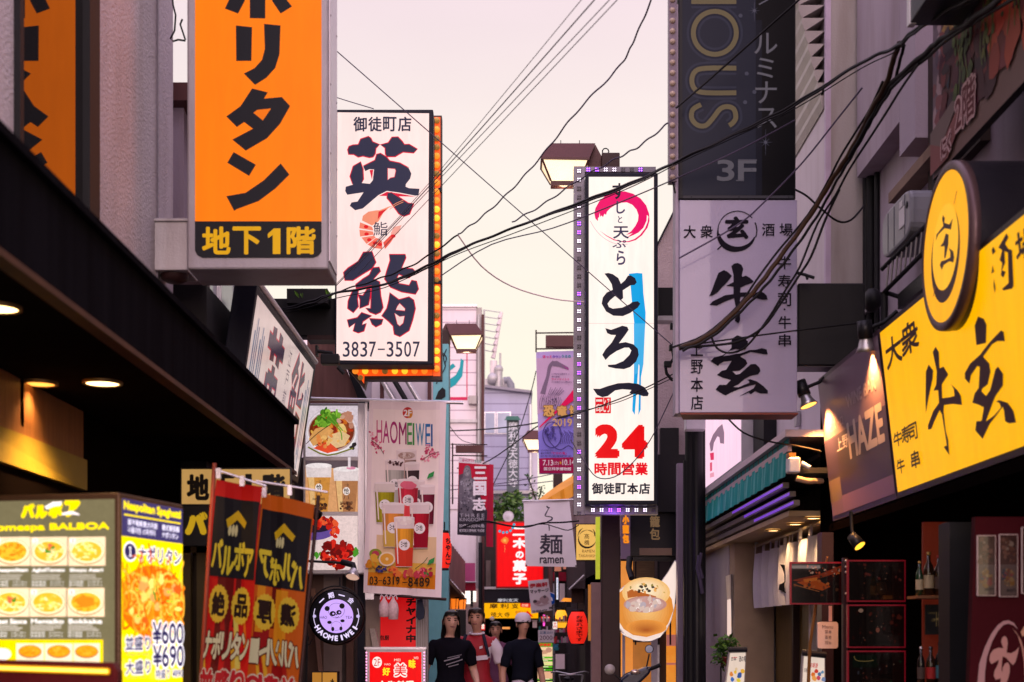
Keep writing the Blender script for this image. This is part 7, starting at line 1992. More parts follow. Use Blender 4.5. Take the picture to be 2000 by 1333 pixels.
def tuv(s_, u0, v0, u1, v1, col, bold=0):
    vs, fs, _ = text_mesh(s_)
    for k in range(8 if bold else 1):
        dx, dy = bold * math.cos(k * .785), bold * math.sin(k * .785)
        a._put([(u0+(u1-u0)*x + dx, v0+(v1-v0)*y + dy) for x, y in vs], fs, col, a.off); a.off += .0001
    a.off += .0004
a.text('上野',1637,845,1656,884, '#c8bcc4', .02); a.text('HAZE',1662,784,1722,898, '#c4b2a8', .05); tuv('WINE BAR', .76, h * .69, w - .16, h * .77, '#9c8a94', .004); tuv('ビストロ', .22, h * .60, .62, h * .67, '#9c8a94', .003)
a.build('face', print_mat('glossy_plum_print',0.0, .4), t)
def spot(label, px, py, d, aim, e):
    t = thing('spotlight', label, 'spotlight', P(px, py, d), 'clip spotlights over the grey plum sign')
    c = P(px, py, d); ax = (Vector(aim)-c).normalized()
    MB().lathe(c,[(0,-.09),(.045,-.09),(.045, .02),(.03, .02)], ax,18).build('head', M_blackm, t)
    MB().lathe(c,[(.035, .02),(.05, .07),(.066, .10),(.06, .10),(.044, .06)], ax,20).build('reflector', M_steel, t)
    MB().lathe(c,[(0, .09),(.058, .098)], ax,20).build('lens', mat('spot_lens',(1, .6, .2), .3, bump=0, emit=(1, .42, .06), estr=3.0), t)
    MB().tube([c - ax * .03, c - ax * .03+Vector((.12,0, .05)), c - ax * .03+Vector((.2, .02, .12))], .014,6).build('arm', M_black, t)
    lamp_light(t, 'SPOT', c + ax * .11, e,(1, .42, .10), .02, aim,110, .5)
spot('spotlight clipped at the upper corner between the grey plum and yellow signs',1690,655,8.75,(2.30,8.95,2.3),130)
spot('spotlight at the far lower corner of the grey plum sign, aimed at its edge',1570,768,10.15,(2.28,10.05,2.7),170)
# round yellow disc sign
C = Vector((2.185,7.13, EYE + (HZ - 483)/FPX * 7.13))
t = thing('round_sign', 'round glowing yellow drum sign with a black crescent ring and character', 'sign', C)
r = .411
MB().lathe(C,[(r,0),(r, .5),(0, .5)],(1,0,0),48).build('drum', mat('drum_black',(.015, .014, .02), .35), t)
MB().lathe(C,[(r * .9,-.012),(r * .93,-.02),(r + .002,-.012),(r + .004, .03),(r + .0, .032)],(1,0,0),48).build('rim', mat('bronze_rim',(.10, .06, .065), .35, metal=.4), t)
pl = Plane(C + Vector((-.013, .4,-.4)),(0,-1,0),(0,0,1), .8, .8); pl.N = Vector((-1,0,0))
a = Art(pl, .0, .0006)
def uvc(rad, dx=0, dy=0, n=48): return [(.4+dx + rad * math.cos(6.283*k / n), .4+dy + rad * math.sin(6.283*k / n)) for k in range(n)]
a.poly(uvc(r * .9), '#ffae08'); a.poly(uvc(.237,-.0,-.037), I3); a.poly(uvc(.211, .0, .0), '#ffb820')
q = crop(1790,320,4.038,[(210,405),(228,430),(222,465),(262,480),(290,430),(275,520),(225,510),(175,560),(155,610),(160,560),(215,490),(205,440)])
a.ppoly(q, I3)
a.ppoly(crop(1790,320,4.038,[(235,550),(258,560),(255,640),(235,740),(222,750),(225,650),(190,655),(215,620)]), I3)
a.ppoly(crop(1790,320,4.038,[(205,840),(188,800),(200,770),(235,760),(270,740),(272,700),(260,665),(295,690),(303,740),(295,780),(265,770),(220,800)]), I3)
a.stroke(crop(1790,320,4.038,[(325,212),(302,320)]),1.2, '#7a4018',1); a.stroke(crop(1790,320,4.038,[(155,970),(138,1050)]),1.2, '#7a4018',1)
a.build('face', MATS['amber_backlit_print'], t)
# food banner and things above it
t = thing('food_banner', 'large faded food banner of meat and herbs reading second floor', 'banner',(2.4,7,4.1))
tl, tr, bl = Vector((2.40,8.1,5.35)), Vector((2.40,5.2,5.35)), Vector((2.40,8.1,4.14))
pl = corner_plane(tl, tr, bl); pl.N = pl.N if pl.N.x < 0 else -pl.N
random.seed(23)
MB().hexa([tl, tr, Vector((2.4,5.2,4.14)), bl],[p + Vector((.04,0,0)) for p in (tl, tr, Vector((2.4,5.2,4.14)), bl)]).build('backing', M_black, t)
a = Art(pl, .003, .00004)
def U(x0, y0, x1, y1):
    def f_():
        return (random.uniform(x0, x1), random.uniform(y0, y1))
    return f_
def uscat(n, box, cols, s, asp=.5):
    f_ = U(*box)
    for _ in range(n):
        x, y = f_(); qs = s * random.uniform(.5,1.4); ro = random.uniform(0,3.1); k = 8; e = random.uniform(asp,1)
        pts = []
        for i in range(k):
            tt = 6.283*i / k; rr = random.uniform(.7,1.15)
            u_, v_ = qs * rr * math.cos(tt), qs * e * rr * math.sin(tt)
            pts.append((min(max(x + u_ * math.cos(ro)-v_ * math.sin(ro),0.004), pl.w - .004), min(max(y + u_ * math.sin(ro)+v_ * math.cos(ro), .004), pl.h - .004)))
        a._put(pts,[tuple(range(k))], random.choice(cols))
a.grid(0,0, pl.w, pl.h, '#6a5450')
a.grid(.0, .0, .16, pl.h, '#6a5a66'); a.grid(.16, .25, pl.w, .9, '#4a2a2e')
uscat(26,(.02, .1, .16, .9),['#7a4a50', '#8a6a72', '#5a4a58', '#a08a90'], .06)
uscat(30,(.2, .72, .6,1.1),['#b08a48', '#a07a3c', '#c49a58', '#8a6a38'], .07); uscat(26,(.75, .7,1.1, .98),['#b08a48', '#c49a58', '#9a7840'], .07)
uscat(20,(1.3, .7,1.9,1.1),['#b08a48', '#b89a68', '#8a7050'], .1)
a.poly([(.45, .9),(.62,1.2),(.72,1.18),(.66, .9),(.55, .72)], '#b09a84'); a.poly([(.62, .62),(.80, .82),(.84, .8),(.74, .6),(.64, .45)], '#801a28'); a.poly([(.2, .6),(.34, .5),(.3, .4),(.2, .5)], '#2a3040')
uscat(80,(.2, .18, .95, .68),['#5a2a30', '#6e3034', '#401e28', '#7c3a3c', '#34202c', '#4c2030'], .09)
uscat(110,(.9, .15,2.6, .75),['#6a2c2c', '#8a3a30', '#50202a', '#9c4430', '#3a1a26', '#b04a30', '#703038'], .11)
uscat(10,(1.1, .4,1.5, .62),['#c8502c', '#b83c28', '#d8683c'], .07)
for k in range(9):
    x = .5+(k % 3)*.07+(k // 3)*.38; y0 = .3
    pts = [(x + .03*math.sin(i * 1.3+k), y0+i * .09) for i in range(5)]
    uv = []
    for p in pts: uv += [(p[0]-.006, p[1]),(p[0]+.006, p[1])]
    a._put(uv,[(2*i,2*i + 1,2*i + 3,2*i + 2) for i in range(4)], '#5a6a30')
uscat(30,(.42, .3, .72, .75),['#4a5a2c', '#5a6a34', '#3a4a26'], .035); uscat(26,(.85, .35,1.2, .75),['#5a6430', '#6a7038', '#3f4a28'], .035)
a.poly([(0, .02),(.32, .02),(.62, .18),(.62, .28),(.2, .12),(0, .2)], '#7a4a4a'); a.poly([(0, .2),(.2, .12),(.5, .26),(.4, .3),(0, .26)], '#6a5a58')
def tuv2(s_, u0, v0, u1, v1):
    for bo, c_ in ((.022, '#b8989a'),(.004, '#5a1c26')):
        vs, fs, _ = text_mesh(s_)
        for k in range(8): a._put([(u0+(u1-u0)*x + bo * math.cos(k * .785), v0+(v1-v0)*y + bo * math.sin(k * .785)) for x, y in vs], fs, c_, a.off); a.off += .0001
        a.off += .0004
tuv2('2階', .46, .1, .78, .3); tuv2('にく', .22, .05, .38, .14)
a.build('print', print_mat('faded_print',0, .6), t)
t = thing('box_sign', 'dark box sign end jutting out at the top right above the food banner', 'sign',(2.25,6.3,4.76))
b = MB(); b.span((2.09,5.0,4.76),(2.37,7.5,6.2)); b.build('case', mat('slate_box',(.035, .04, .055), .4, var=.3), t, .006)
b = MB(); b.span((2.085,7.46,4.755),(2.12,7.51,6.2)); b.build('edge_trim', M_alu, t)
tag(MB().tube([(2.5,8.35,3.3),(2.5,8.35,4.75),(2.47,8.0,4.98),(2.43,7.2,5.3)], .035,8).build('conduit', M_black), 'thick black conduit bending along the edge of the food banner', 'pipe')
t = thing('meter_box', 'grey plastic electric meter box with pale labels on the right hand wall', 'meter',(2.6,9.27,4.05))
b = MB()
prof = []
for k in range(28):
    an = 6.283*k / 28; cxx, czz = .345, .155
    px_ = math.copysign(abs(math.cos(an)) ** .45, math.cos(an))*cxx; pz_ = math.copysign(abs(math.sin(an)) ** .45, math.sin(an))*czz
    prof.append((px_, pz_))
b.hexa([Vector((2.5,9.27+p[0],4.22+p[1])) for p in prof],[Vector((2.7,9.27+p[0],4.22+p[1])) for p in prof]); b.build('body', mat('meter_grey',(.24, .24, .28), .35, var=.15), t, .02)
for y0, y1, z0, z1, m_ in ((9.05,9.17,4.16,4.28, M_white),(9.1,9.16,4.29,4.33, M_white)): MB().span((2.494, y0, z0),(2.4985, y1, z1)).build('label', m_, t)
MB().lathe((2.499,9.0,4.27),[(0,-.003),(.022,-.003),(.022,0)],(1,0,0),14).build('knob', M_black, t)
for y in (9.05,9.3,9.45): MB().span((2.497, y,4.09),(2.4995, y + .006,4.35)).build('seam', MATS['slate_box'], t)
t = thing('steel_bracket', 'black angle iron truss bracket below the grey meter box', 'bracket',(2.55,8.9,3.5))
MB().tube([(2.5,9.6,4.02),(2.5,8.2,4.02)], .02,4).build('top_rail', M_black, t); MB().tube([(2.5,9.55,3.85),(2.5,8.2,3.88)], .02,4).build('lower_rail', M_black, t)
for k in range(12): MB().tube([(2.5,9.5-k * .11,3.86),(2.5,9.44-k * .11,4.01)], .007,4).build('lacing', M_galv, t)
MB().tube([(2.5,9.55,3.85),(2.5,9.55,3.45)], .025,4).build('upright', M_black, t); MB().tube([(2.5,9.55,3.85),(2.72,9.3,3.7)], .015,4).build('strut', M_black, t)
MB().span((2.55,8.3,3.7),(2.74,9.4,3.8)).build('tray', M_blackm, t)
t = thing('wall_pipes', 'dark vertical pipes and cables on the corner of the lilac wall', 'pipe',(2.7,10.8,0))
for x, y, r_ in ((2.70,10.86, .022),(2.72,10.78, .035),(2.74,10.68, .02)): MB().cyl((x, y,3.2),(x, y,9), r_,8).build('pipe', M_black if r_ > .03 else M_blackm, t)
for z in (4.0,5.2,6.2): MB().box((2.71,10.77, z),(.08, .2, .03)).build('clip', M_galv, t)
MB().ball((2.66,10.5,4.02),(.07, .1, .09), n=10).build('bell', M_black, t)

# ================================================================== bar front: posters, bottles, lights
def poster(label, x0, y0, x1, y1, d, seed, name='framed_poster', group='red framed pictures of the bar'):
    t = thing(name, label, 'poster', P((x0+x1)/2, y1, d), group)
    MB().span(P(x0, y1, d), P(x1, y0, d)+Vector((0, .025,0))).build('frame', mat('red_frame',(.16, .006, .014), .35, emit=(.5, .0, .02), estr=.10), t)
    pl = front_plane(x0, y0, x1, y1, d - .001); a = Art(pl, .003); a.rect(x0+3, y0+3, x1-3, y1-3, '#140a0a')
    random.seed(seed)
    return t, a
t, a = poster('dark flag poster with an orange lit night scene in a red border, nearest the curtain',1543,1098,1650,1181,9.2,1, 'flag_poster')
a.ppoly([(1546,1134),(1600,1122),(1646,1104),(1646,1116),(1600,1130),(1560,1136)], '#a03c1c'); a.ppoly([(1556,1138),(1590,1130),(1610,1140),(1622,1146),(1606,1154),(1580,1148)], '#c8581c'); a.ppoly([(1568,1132),(1596,1128),(1596,1134),(1572,1138)], '#e88030')
a.scatter(in_rect(1575,1104,1640,1122),30,['#c8a090', '#d8603c', '#b04a30', '#f0c8b0'],2); a.scatter(in_rect(1550,1106,1640,1165),26,['#5a3420', '#8a4020', '#30201c', '#d07030'],3)
a.stroke([(1550,1142),(1570,1148),(1600,1156)],1.2, '#c87840')
a.build('picture', print_mat('dark_photo', .16, .2, coat=.5), t)
cc = [('#3a1a18', '#70302a', '#181010'),('#34100e', '#4a1c18', '#5c241c'),('#1c3424', '#6a2a20', '#40404a')]
for k,(y0, y1) in enumerate(((1094,1176),(1181,1266),(1271,1400))):
    t, a = poster(('dark glass picture with a red border, topmost in the bar window', 'dark glass picture of seated figures with a red border, middle of the bar window', 'dark glass picture with a green beer label, lowest in the bar window')[k],1655, y0,1769, y1,8.9,5+k)
    a.scatter(in_rect(1665, y0+8,1760, y1-6),22, cc[k],3.6, .4); a.scatter(in_rect(1680, y0+16,1750, y1-10),12,['#9a5a44', '#a88a7a'],1.1)
    if k == 1: a.ell(1714, y0+50,4,5, '#a05a48',10); a.ppoly([(1690, y1-6),(1700, y0+62),(1714, y0+56),(1730, y0+64),(1742, y1-6)], '#0a0606'); a.ell(1681, y0+12,5,4, '#c8a08a',10)
    if k == 2: a.rect(1665,1280,1712,1304, '#0c1c12'); a.stroke([(1668,1282),(1672,1290),(1690,1292),(1706,1290)],1.6, '#a08a50')
    a.build('picture', MATS['dark_photo'], t)
t = thing('hinge_post', 'dark steel hinge post with bright studs between the flag poster and the pictures', 'post', P(1652,1540,9.05))
MB().span(P(1647,1540,9.05), P(1656,1090,9.05)+Vector((0, .05,0))).build('post', mat('plum_pillar',(0,0,0)), t)
for y in (1096,1108,1118,1160): MB().ball(P(1652, y,9.04), .008, n=8).build('stud', M_steel, t)
t = thing('menu_card', 'small white rounded sign reading Menu hung on the plum pillar', 'sign', P(1617,1267,9.6))
pts = []
for (x, y, a0) in ((1602,1262,90),(1602,1220,180),(1632,1220,270),(1632,1262,0)):
    for k in range(5):
        an = R(a0+k * 22.5); pts.append((x + 5*math.cos(an), y + 5*math.sin(an)))
MB().prism([P(x, y,9.6) for x, y in pts],(0, .03,0)).build('card', mat('ivory_card',(.70, .55, .52), .5, var=.05), t)
a = Art(front_plane(1597,1215,1637,1267,9.599), .002); a.text('Menu',1606,1221,1627,1228, '#7a6464', .0)
for k, s_ in enumerate(('菜单', '菜單', '메뉴')): a.text(s_,1611,1231+k * 10.5,1624,1238+k * 10.5, '#7a6464', .01)
a.build('lettering', M_print, t)
MB().span(P(1619,1214,9.62), P(1625,1184,9.62)+Vector((0, .01,0))).build('hang_tag', mat('pink_tag',(.55, .35, .38), .5), t)
t = thing('spotlight', 'small lit amber ceiling spotlight inside the dark bar', 'spotlight', P(1680,1070,8.8))
MB().lathe(P(1674,1060,8.8),[(0,-.06),(.03,-.06),(.042, .03),(.036, .03)],(.5,-.5,-.8),16).build('head', M_blackm, t)
MB().lathe(P(1674,1060,8.8),[(0, .026),(.037, .03)],(.5,-.5,-.8),16).build('lens', mat('amber_lens',(1, .6, .1), .3, bump=0, emit=(1, .45, .03), estr=2.2), t)
MB().tube([P(1672,1056,8.83), P(1664,1036,8.9), P(1662,1000,8.9)], .012,6).build('stem', M_black, t)
# bottle shelves
t = thing('bottle_shelf', 'red backed shelf unit with an amber lit ledge in the dark bar', 'shelf', P(1825,1540,8.4))
MB().span(P(1803,1540,8.55), P(1851,1020,8.55)+Vector((0, .03,0))).build('back_panel', mat('red_back',(.16, .025, .015), .6, emit=(1, .09, .02), estr=.035, var=.3), t)
MB().span(P(1792,1169,8.3), P(1852,1163.5,8.3)+Vector((0, .22,0))).build('upper_ledge', mat('wood_ledge',(.20, .09, .04), .5), t)
MB().span(P(1806,1163,8.42), P(1850,1155,8.42)+Vector((0, .02,0))).build('lit_strip', mat('amber_strip',(1, .4, .1), .4, bump=0, emit=(1, .22, .03), estr=.9, var=.6, scale=40), t)
MB().span(P(1792,1345,8.3), P(1852,1338,8.3)+Vector((0, .22,0))).build('lower_ledge', MATS['wood_ledge'], t)
lamp_light(t, 'POINT', P(1828,1150,8.36), .5,(1, .3, .06), .03)
def bottle(label, px, ybase, h, r_, d, col, cap, lab_col, group='bottles on the bar shelves'):
    t = thing('bottle', label, 'bottle', P(px, ybase, d), group)
    c = P(px, ybase, d)
    MB().lathe(c,[(0,0),(r_,0),(r_, h * .58),(r_ * .8, h * .68),(r_ * .38, h * .78),(r_ * .36, h * .95),(0, h * .95)],(0,0,1),16).build('glass', col, t)
    MB().lathe(c,[(r_ * .42, h * .93),(r_ * .42, h),(0, h)],(0,0,1),12).build('cap', cap, t)
    MB().lathe(c,[(r_ * 1.02, h * .16),(r_ * 1.02, h * .46)],(0,0,1),16).build('label', lab_col, t)
gl_b = mat('brown_glass',(.03, .012, .005), .1, bump=0, spec=.7); gl_g = mat('green_glass',(.01, .04, .015), .1, bump=0, spec=.7); gl_k = mat('black_glass',(.012, .01, .01), .1, bump=0, spec=.7)
lb1 = mat('cream_label',(.45, .36, .22), .6, var=.3); lb2 = mat('dark_label',(.09, .06, .05), .6, var=.4); lb3 = mat('red_label',(.45, .03, .03), .5); lb4 = mat('teal_label',(.06, .18, .22), .6); cp = mat('gold_cap',(.35, .2, .05), .4, metal=.6)
bottle('green glass bottle at the left end of the upper bar shelf',1796,1163, .20, .022,8.36, gl_g, cp, lb1)
bottle('tallest brown bottle with a cream label on the upper bar shelf',1814,1163, .255, .03,8.36, gl_b, cp, lb1)
bottle('brown bottle with a red cap at the right of the upper bar shelf',1834,1163, .235, .03,8.36, gl_b, lb3, lb2)
bottle('dark bottle with a silver cap at the left of the lower bar shelf',1799,1338, .225, .022,8.36, gl_k, M_steel, lb2)
bottle('brown bottle with a bright red label on the lower bar shelf',1818,1338, .225, .028,8.36, gl_b, gl_k, lb3)
bottle('dark bottle with a teal label on the lower bar shelf',1836,1338, .25, .03,8.36, gl_k, gl_k, lb4)
t = thing('shelf_sign', 'small black sign with pale tall letters between the bottle shelves', 'sign', P(1830,1240,8.4))
MB().span(P(1808,1240,8.4), P(1853,1181,8.4)+Vector((0, .02,0))).build('board', M_black, t)
a = Art(front_plane(1808,1181,1853,1240,8.399), .002); a.text('HAZE',1828,1195,1850,1224, '#a88a5a', .03); a.text('上野',1819,1208,1827,1214, '#a88a5a', .02); a.text('WINE',1813,1196,1826,1200, '#8a7048', .01); a.build('lettering', print_mat('gold_letters', .15, .5), t)
MB().span(P(1846,1264,8.42), P(1853,1246,8.42)+Vector((0, .01,0))).build('price_tag', lb1, t)
# maroon panel with photos and logo
DX = 6.6
t = thing('wall_panel', 'maroon shop panel with a pale circle logo and character at the lower right', 'panel', P(1950,1540, DX))
q = [P(1904,1540, DX), P(1893,1333, DX), P(1905,1010, DX), P(2120,1010, DX), P(2120,1540, DX)]
q[0] = P(1884,1540, DX)
MB().prism(q,(0, .05,0)).build('board', mat('maroon_board',(.040, .0035, .006), .6, spec=.04, var=.25, scale=2), t)
pl = front_plane(1880,1000,2120,1540, DX - .001); a = Art(pl, .003)
def cl(p): return crop(1880,1190,9.325, p)
a.ppoly(cl([(270,1333),(300,1000),(400,700),(520,450),(640,290),(740,220),(830,205),(930,250),(1005,370),(930,300),(830,265),(740,290),(640,400),(530,600),(440,880),(405,1150),(400,1400),(420,1700),(330,1800),(280,1550)]), '#a07a7c')
a.ppoly(cl([(900,350),(980,430),(1060,560),(1110,720),(1150,950),(1160,1300),(1110,1700),(1130,1300),(1110,950),(1070,700),(1000,480)]), '#a8786a')
a.ppoly(cl([(700,600),(720,520),(765,490),(805,530),(820,620),(800,760),(800,795),(880,805),(960,765),(1025,690),(1000,820),(960,960),(915,1022),(870,980),(790,890),(730,860),(715,960),(705,1100),(720,1160),(730,1060),(770,990),(820,970),(855,1030),(855,1150),(820,1280),(760,1420),(690,1420),(690,1260),(600,1290),(565,1220),(580,1120),(640,1010),(660,920),(610,950),(520,1005),(485,930),(500,820),(560,740),(650,705),(740,715)]), '#a87a74')
a.ppoly(cl([(1055,420),(1119,310),(1250,250),(1250,420),(1085,500)]), '#b88a70')
a.build('logo', M_print, t)
for k,(x0, x1, y0, y1, lab) in enumerate(((1909,1945,1046,1164, 'glossy food photo strip at the left of the maroon panel'),(1952,1988,1044,1166, 'glossy food photo strip in the middle of the maroon panel'),(1996,2030,1030,1160, 'glossy food photo strip cut off by the right edge of the photo'))):
    tt = thing('photo_strip', lab, 'photo', P(x0, y1, DX - .03), 'photo strips on the maroon panel')
    MB().span(P(x0, y1, DX - .02), P(x1, y0, DX - .02)+Vector((0, .012,0))).build('card', mat('ivory_card',(0,0,0)), tt)
    random.seed(30+k); a = Art(front_plane(x0, y0, x1, y1, DX - .021), .001, .0001)
    m_ = (y0+y1)/2
    a.rect(x0+1, y0+1, x1-1, y1-1, '#8a6a68'); a.rect(x0+1, y0+1, x1-1, m_ - 2, '#6a3030')
    a.scatter(in_rect(x0+6, y0+8, x1-6, m_ - 8),26,['#7a3428', '#a86a5a', '#c8a090', '#501c1c', '#8a4a38'],5)
    a.scatter(in_ell((x0+x1)/2, m_ + 24,11,17),24,['#b8782c', '#a04a34', '#c89a60', '#c04a50', '#d8a878'],4.5); a.scatter(in_rect(x0+5, m_ + 8, x0+12, m_ + 30),5,['#3a4a6a'],3)
    a.text('800円' if k else '680円', x0+14, y1-16, x1-5, y1-9, '#40303a', .02)
    a.build('print', print_mat('glossy_photo', .06, .15, coat=.6), tt)
# ================================================================== overhead cables
def wire(label, pts, r, m=None, twist=0, sm=4):
    """cable through photo points with depth (x, y, d)"""
    q = []
    for i in range(len(pts)-1):
        p0, p1, p2, p3 = pts[max(i - 1,0)], pts[i], pts[i + 1], pts[min(i + 2, len(pts)-1)]
        for k in range(sm):
            t = k / sm
            q.append(tuple(.5*(2*p1[a]+(p2[a]-p0[a])*t + (2*p0[a]-5*p1[a]+4*p2[a]-p3[a])*t * t + (3*p1[a]-p0[a]-3*p2[a]+p3[a])*t ** 3) for a in range(3)))
    q.append(pts[-1])
    w = [P(*p) for p in q]
    if twist:
        n = len(w)*3; v = []
        for i in range(n + 1):
            f = i / n * (len(w)-1); k = min(int(f), len(w)-2); p = w[k].lerp(w[k + 1], f - k)
            v.append(p + Vector((0,0, twist * math.sin(i * .8)))); 
        w = v
    cable(w, r, label=label, m=m)
wire('thin leftmost cable of the fan of straight cables crossing the sky',[(656,556,11.9),(845,350,10),(1142,-8,7)], .0022, M_wire2)
wire('thickest cable of the fan of straight cables crossing the sky',[(656,559,11.8),(862,338,10),(1168,-8,7)], .0036, M_wire2)
wire('third cable of the fan of straight cables crossing the sky',[(690,528,11.8),(868,340,10),(1198,-8,7)], .0026, M_wire2)
wire('rightmost cable of the fan of straight cables crossing the sky',[(700,535,11.7),(875,350,10),(1213,-8,7)], .0026, M_wire2)
wire('long straight cable slanting from the orange sign down to the white 24 hour sign',[(655,98,11.5),(895,308,12),(1150,532,12.8),(1326,686,12.9)], .0045, M_wire2)
wire('thin short wire dropping to the top of the white two character sign',[(655,190,12.2),(680,198,12.2),(730,213,12.3)], .004, M_wire2)
wire('wavy twisted cable from the top of the sky to the knot above the far roofs',[(1276,-8,9),(1240,75,9.4),(1210,130,9.7),(1130,215,10),(1062,300,10.6),(1000,370,11),(940,425,11.4),(895,458,11.7)], .006, M_wire2, .007)
wire('cable running from the knot to the lower left across the big black characters',[(895,459,11.7),(815,513,11.9),(740,545,12.1),(656,571,12.3)], .007, M_wire, .006)
wire('pale pinkish cable sagging from the knot toward the white 24 hour sign',[(895,460,11.7),(940,520,12),(1000,560,12.4),(1080,584,12.8),(1140,590,13.2)], .006, mat('pale_rubber',(.75, .55, .58), .6, bump=0))
wire('twisted cable from the bulb strip of the 3F sign down to the thick bundle',[(1306,240,10.1),(1250,285,10.3),(1200,312,10.6),(1130,352,11),(1060,400,11.4),(1000,434,11.6)], .006, M_wire2, .007)
G = [(548,606,12.3),(610,588,12.2),(656,573,12.1),(750,556,12.0),(830,522,11.9),(900,487,11.7),(1000,447,11.4),(1130,397,10.9),(1240,355,10.3),(1330,312,9.8),(1450,255,9.6),(1553,203,9.3),(1684,122,8.6),(1750,92,8.2),(1785,60,7.8),(1855,18,7.2),(1930,-20,6.7)]
wire('thick black main cable of the bundle sweeping across the whole street', G, .011, M_wire, .003)
wire('second black cable wound closely round the main bundle',[(x, y + 3*math.sin(i * 1.9)+2, d - .03) for i,(x, y, d) in enumerate(G)], .007, M_wire, .004)
wire('third thin black cable hanging just below the main bundle',[(x, y + 8+3*math.sin(i * 1.2), d + .04) for i,(x, y, d) in enumerate(G)], .004, M_wire)
wire('faint thin cable under the bundle before the white 24 hour sign',[(860,540,12),(960,478,11.7),(1080,446,11.3),(1200,400,10.8),(1330,345,9.9),(1450,290,9.7),(1553,235,9.4)], .005, M_wire2)
wire('single black cable crossing the sideways gold letters',[(1320,212,9.85),(1390,152,9.8),(1480,72,9.6),(1570,-8,9.3)], .008)
L = [(1757,85,8.2),(1744,120,8.35),(1732,162,8.5),(1702,216,8.8),(1684,255,9.0),(1654,309,9.2),(1624,354,9.4),(1583,421,9.55),(1528,497,9.65),(1487,552,9.7),(1445,600,9.75),(1383,656,9.8),(1326,681,9.85)]
M_bronze = mat('brown_rubber',(.045, .022, .010), .5, bump=0)
wire('thick brown black cable of the bundle dropping along the right hand sign', L, .017, M_bronze, .003)
wire('black cable twisted beside the thick brown one before the grey sign',[(x + 9+4*math.sin(i), y + 4, d - .05) for i,(x, y, d) in enumerate(L)], .010, M_wire, .004)
wire('thinner black cable on the left of the brown bundle before the grey sign',[(x - 8+5*math.sin(i * 1.7), y - 2, d + .03) for i,(x, y, d) in enumerate(L[2:])], .008, M_wire)
wire('black cable from the top right corner joining the brown bundle',[(1965,-10,6.5),(1894,42,7.1),(1840,76,7.6),(1808,104,7.9),(1738,168,8.5),(1706,226,8.8),(1660,308,9.1)], .016, M_wire, .004)
wire('second black cable from the top right corner near the food banner',[(2010,-20,6.2),(1925,30,6.9),(1850,78,7.5),(1812,112,7.9),(1775,140,8.2),(1742,172,8.45)], .010, M_wire)
wire('thin slack cable right of the brown bundle on the lilac wall',[(1795,124,8.0),(1762,171,8.4),(1732,219,8.7),(1703,264,9.0),(1660,330,9.3),(1632,382,9.45),(1597,437,9.55),(1563,520,9.6),(1535,566,9.65),(1501,622,9.7),(1459,676,9.75),(1425,690,9.8),(1400,680,9.8),(1388,655,9.8)], .008)
wire('long black cable falling steeply past the beef character',[(1640,370,9.4),(1612,430,9.5),(1585,500,9.55),(1560,540,9.6),(1527,590,9.65),(1490,640,9.7),(1440,668,9.75),(1380,676,9.8),(1328,680,9.82)], .009)
wire('thin grey cable crossing the emblem of the grey sign',[(1684,172,9.1),(1630,240,9.3),(1570,315,9.5),(1500,388,9.65),(1440,440,9.75),(1326,505,9.8)], .006, M_wire2)
wire('slack black loop hanging on the pale wall right of the 3F sign',[(1553,371,9.9),(1575,383,9.9),(1600,405,9.95),(1635,432,10.0),(1662,430,10.1),(1688,402,10.2)], .008)
wire('level thin cable crossing the lower part of the grey sign',[(1326,678,9.84),(1420,664,9.8),(1556,646,9.75),(1692,630,9.9)], .006)
wire('cable sagging over the end of the green awning',[(1420,816,10.6),(1452,845,10.4),(1500,862,10.3),(1560,872,10.25),(1604,882,10.2)], .007)
wire('thin cable from the clamps across the last brush stroke of the white 24 hour sign',[(1324,726,12.4),(1250,763,12.8),(1165,796,13.2),(1090,818,14)], .006)
wire('second thin cable beside it across the white 24 hour sign',[(1324,734,12.4),(1250,768,12.8),(1200,788,13.0),(1120,806,13.6)], .004)
wire('slack loop hanging over the red characters of the white 24 hour sign',[(1326,744,12.6),(1300,800,12.8),(1270,860,13.0),(1235,905,13.1),(1200,932,13.2),(1165,932,13.2),(1140,900,13.2),(1115,860,13.4)], .005, M_wire2)
wire('dark cable across the far street in front of the temple name board',[(878,842,26),(960,838,25),(1050,826,24),(1124,806,22)], .012)
wire('dark cable rising from the exhibition banner to the dinosaur banner',[(893,915,26),(945,905,25),(1000,870,24),(1045,836,23),(1085,818,22),(1124,808,21.5)], .011)
wire('thin straight guy wire slanting in front of the blue grey building',[(1047,725,28),(1036,770,28),(1010,850,28),(963,948,28)], .010)
wire('upper thin level wire above the tree',[(955,948,30),(1020,938,30),(1080,926,30)], .010, M_wire2)
wire('lower thin level wire above the tree',[(875,958,30),(960,950,30),(1020,947,30),(1080,940,30)], .010, M_wire2)
wire('thick black cable sagging in front of the ramen banner',[(905,1030,19),(945,1018,19),(985,1026,19.2),(1025,1030,19.4),(1060,1022,19.5),(1095,1021,19.4),(1130,1018,19)], .012)
wire('thinner black cable beside it in front of the ramen banner',[(930,1022,19),(970,1022,19.2),(1010,1029,19.4),(1060,1024,19.5),(1085,1030,19.4),(1110,1036,19.2),(1130,1026,19)], .007)
wire('slack thin wire along the arm of the exhibition banner',[(868,812,22),(880,835,22),(902,860,24),(930,868,25)], .006)

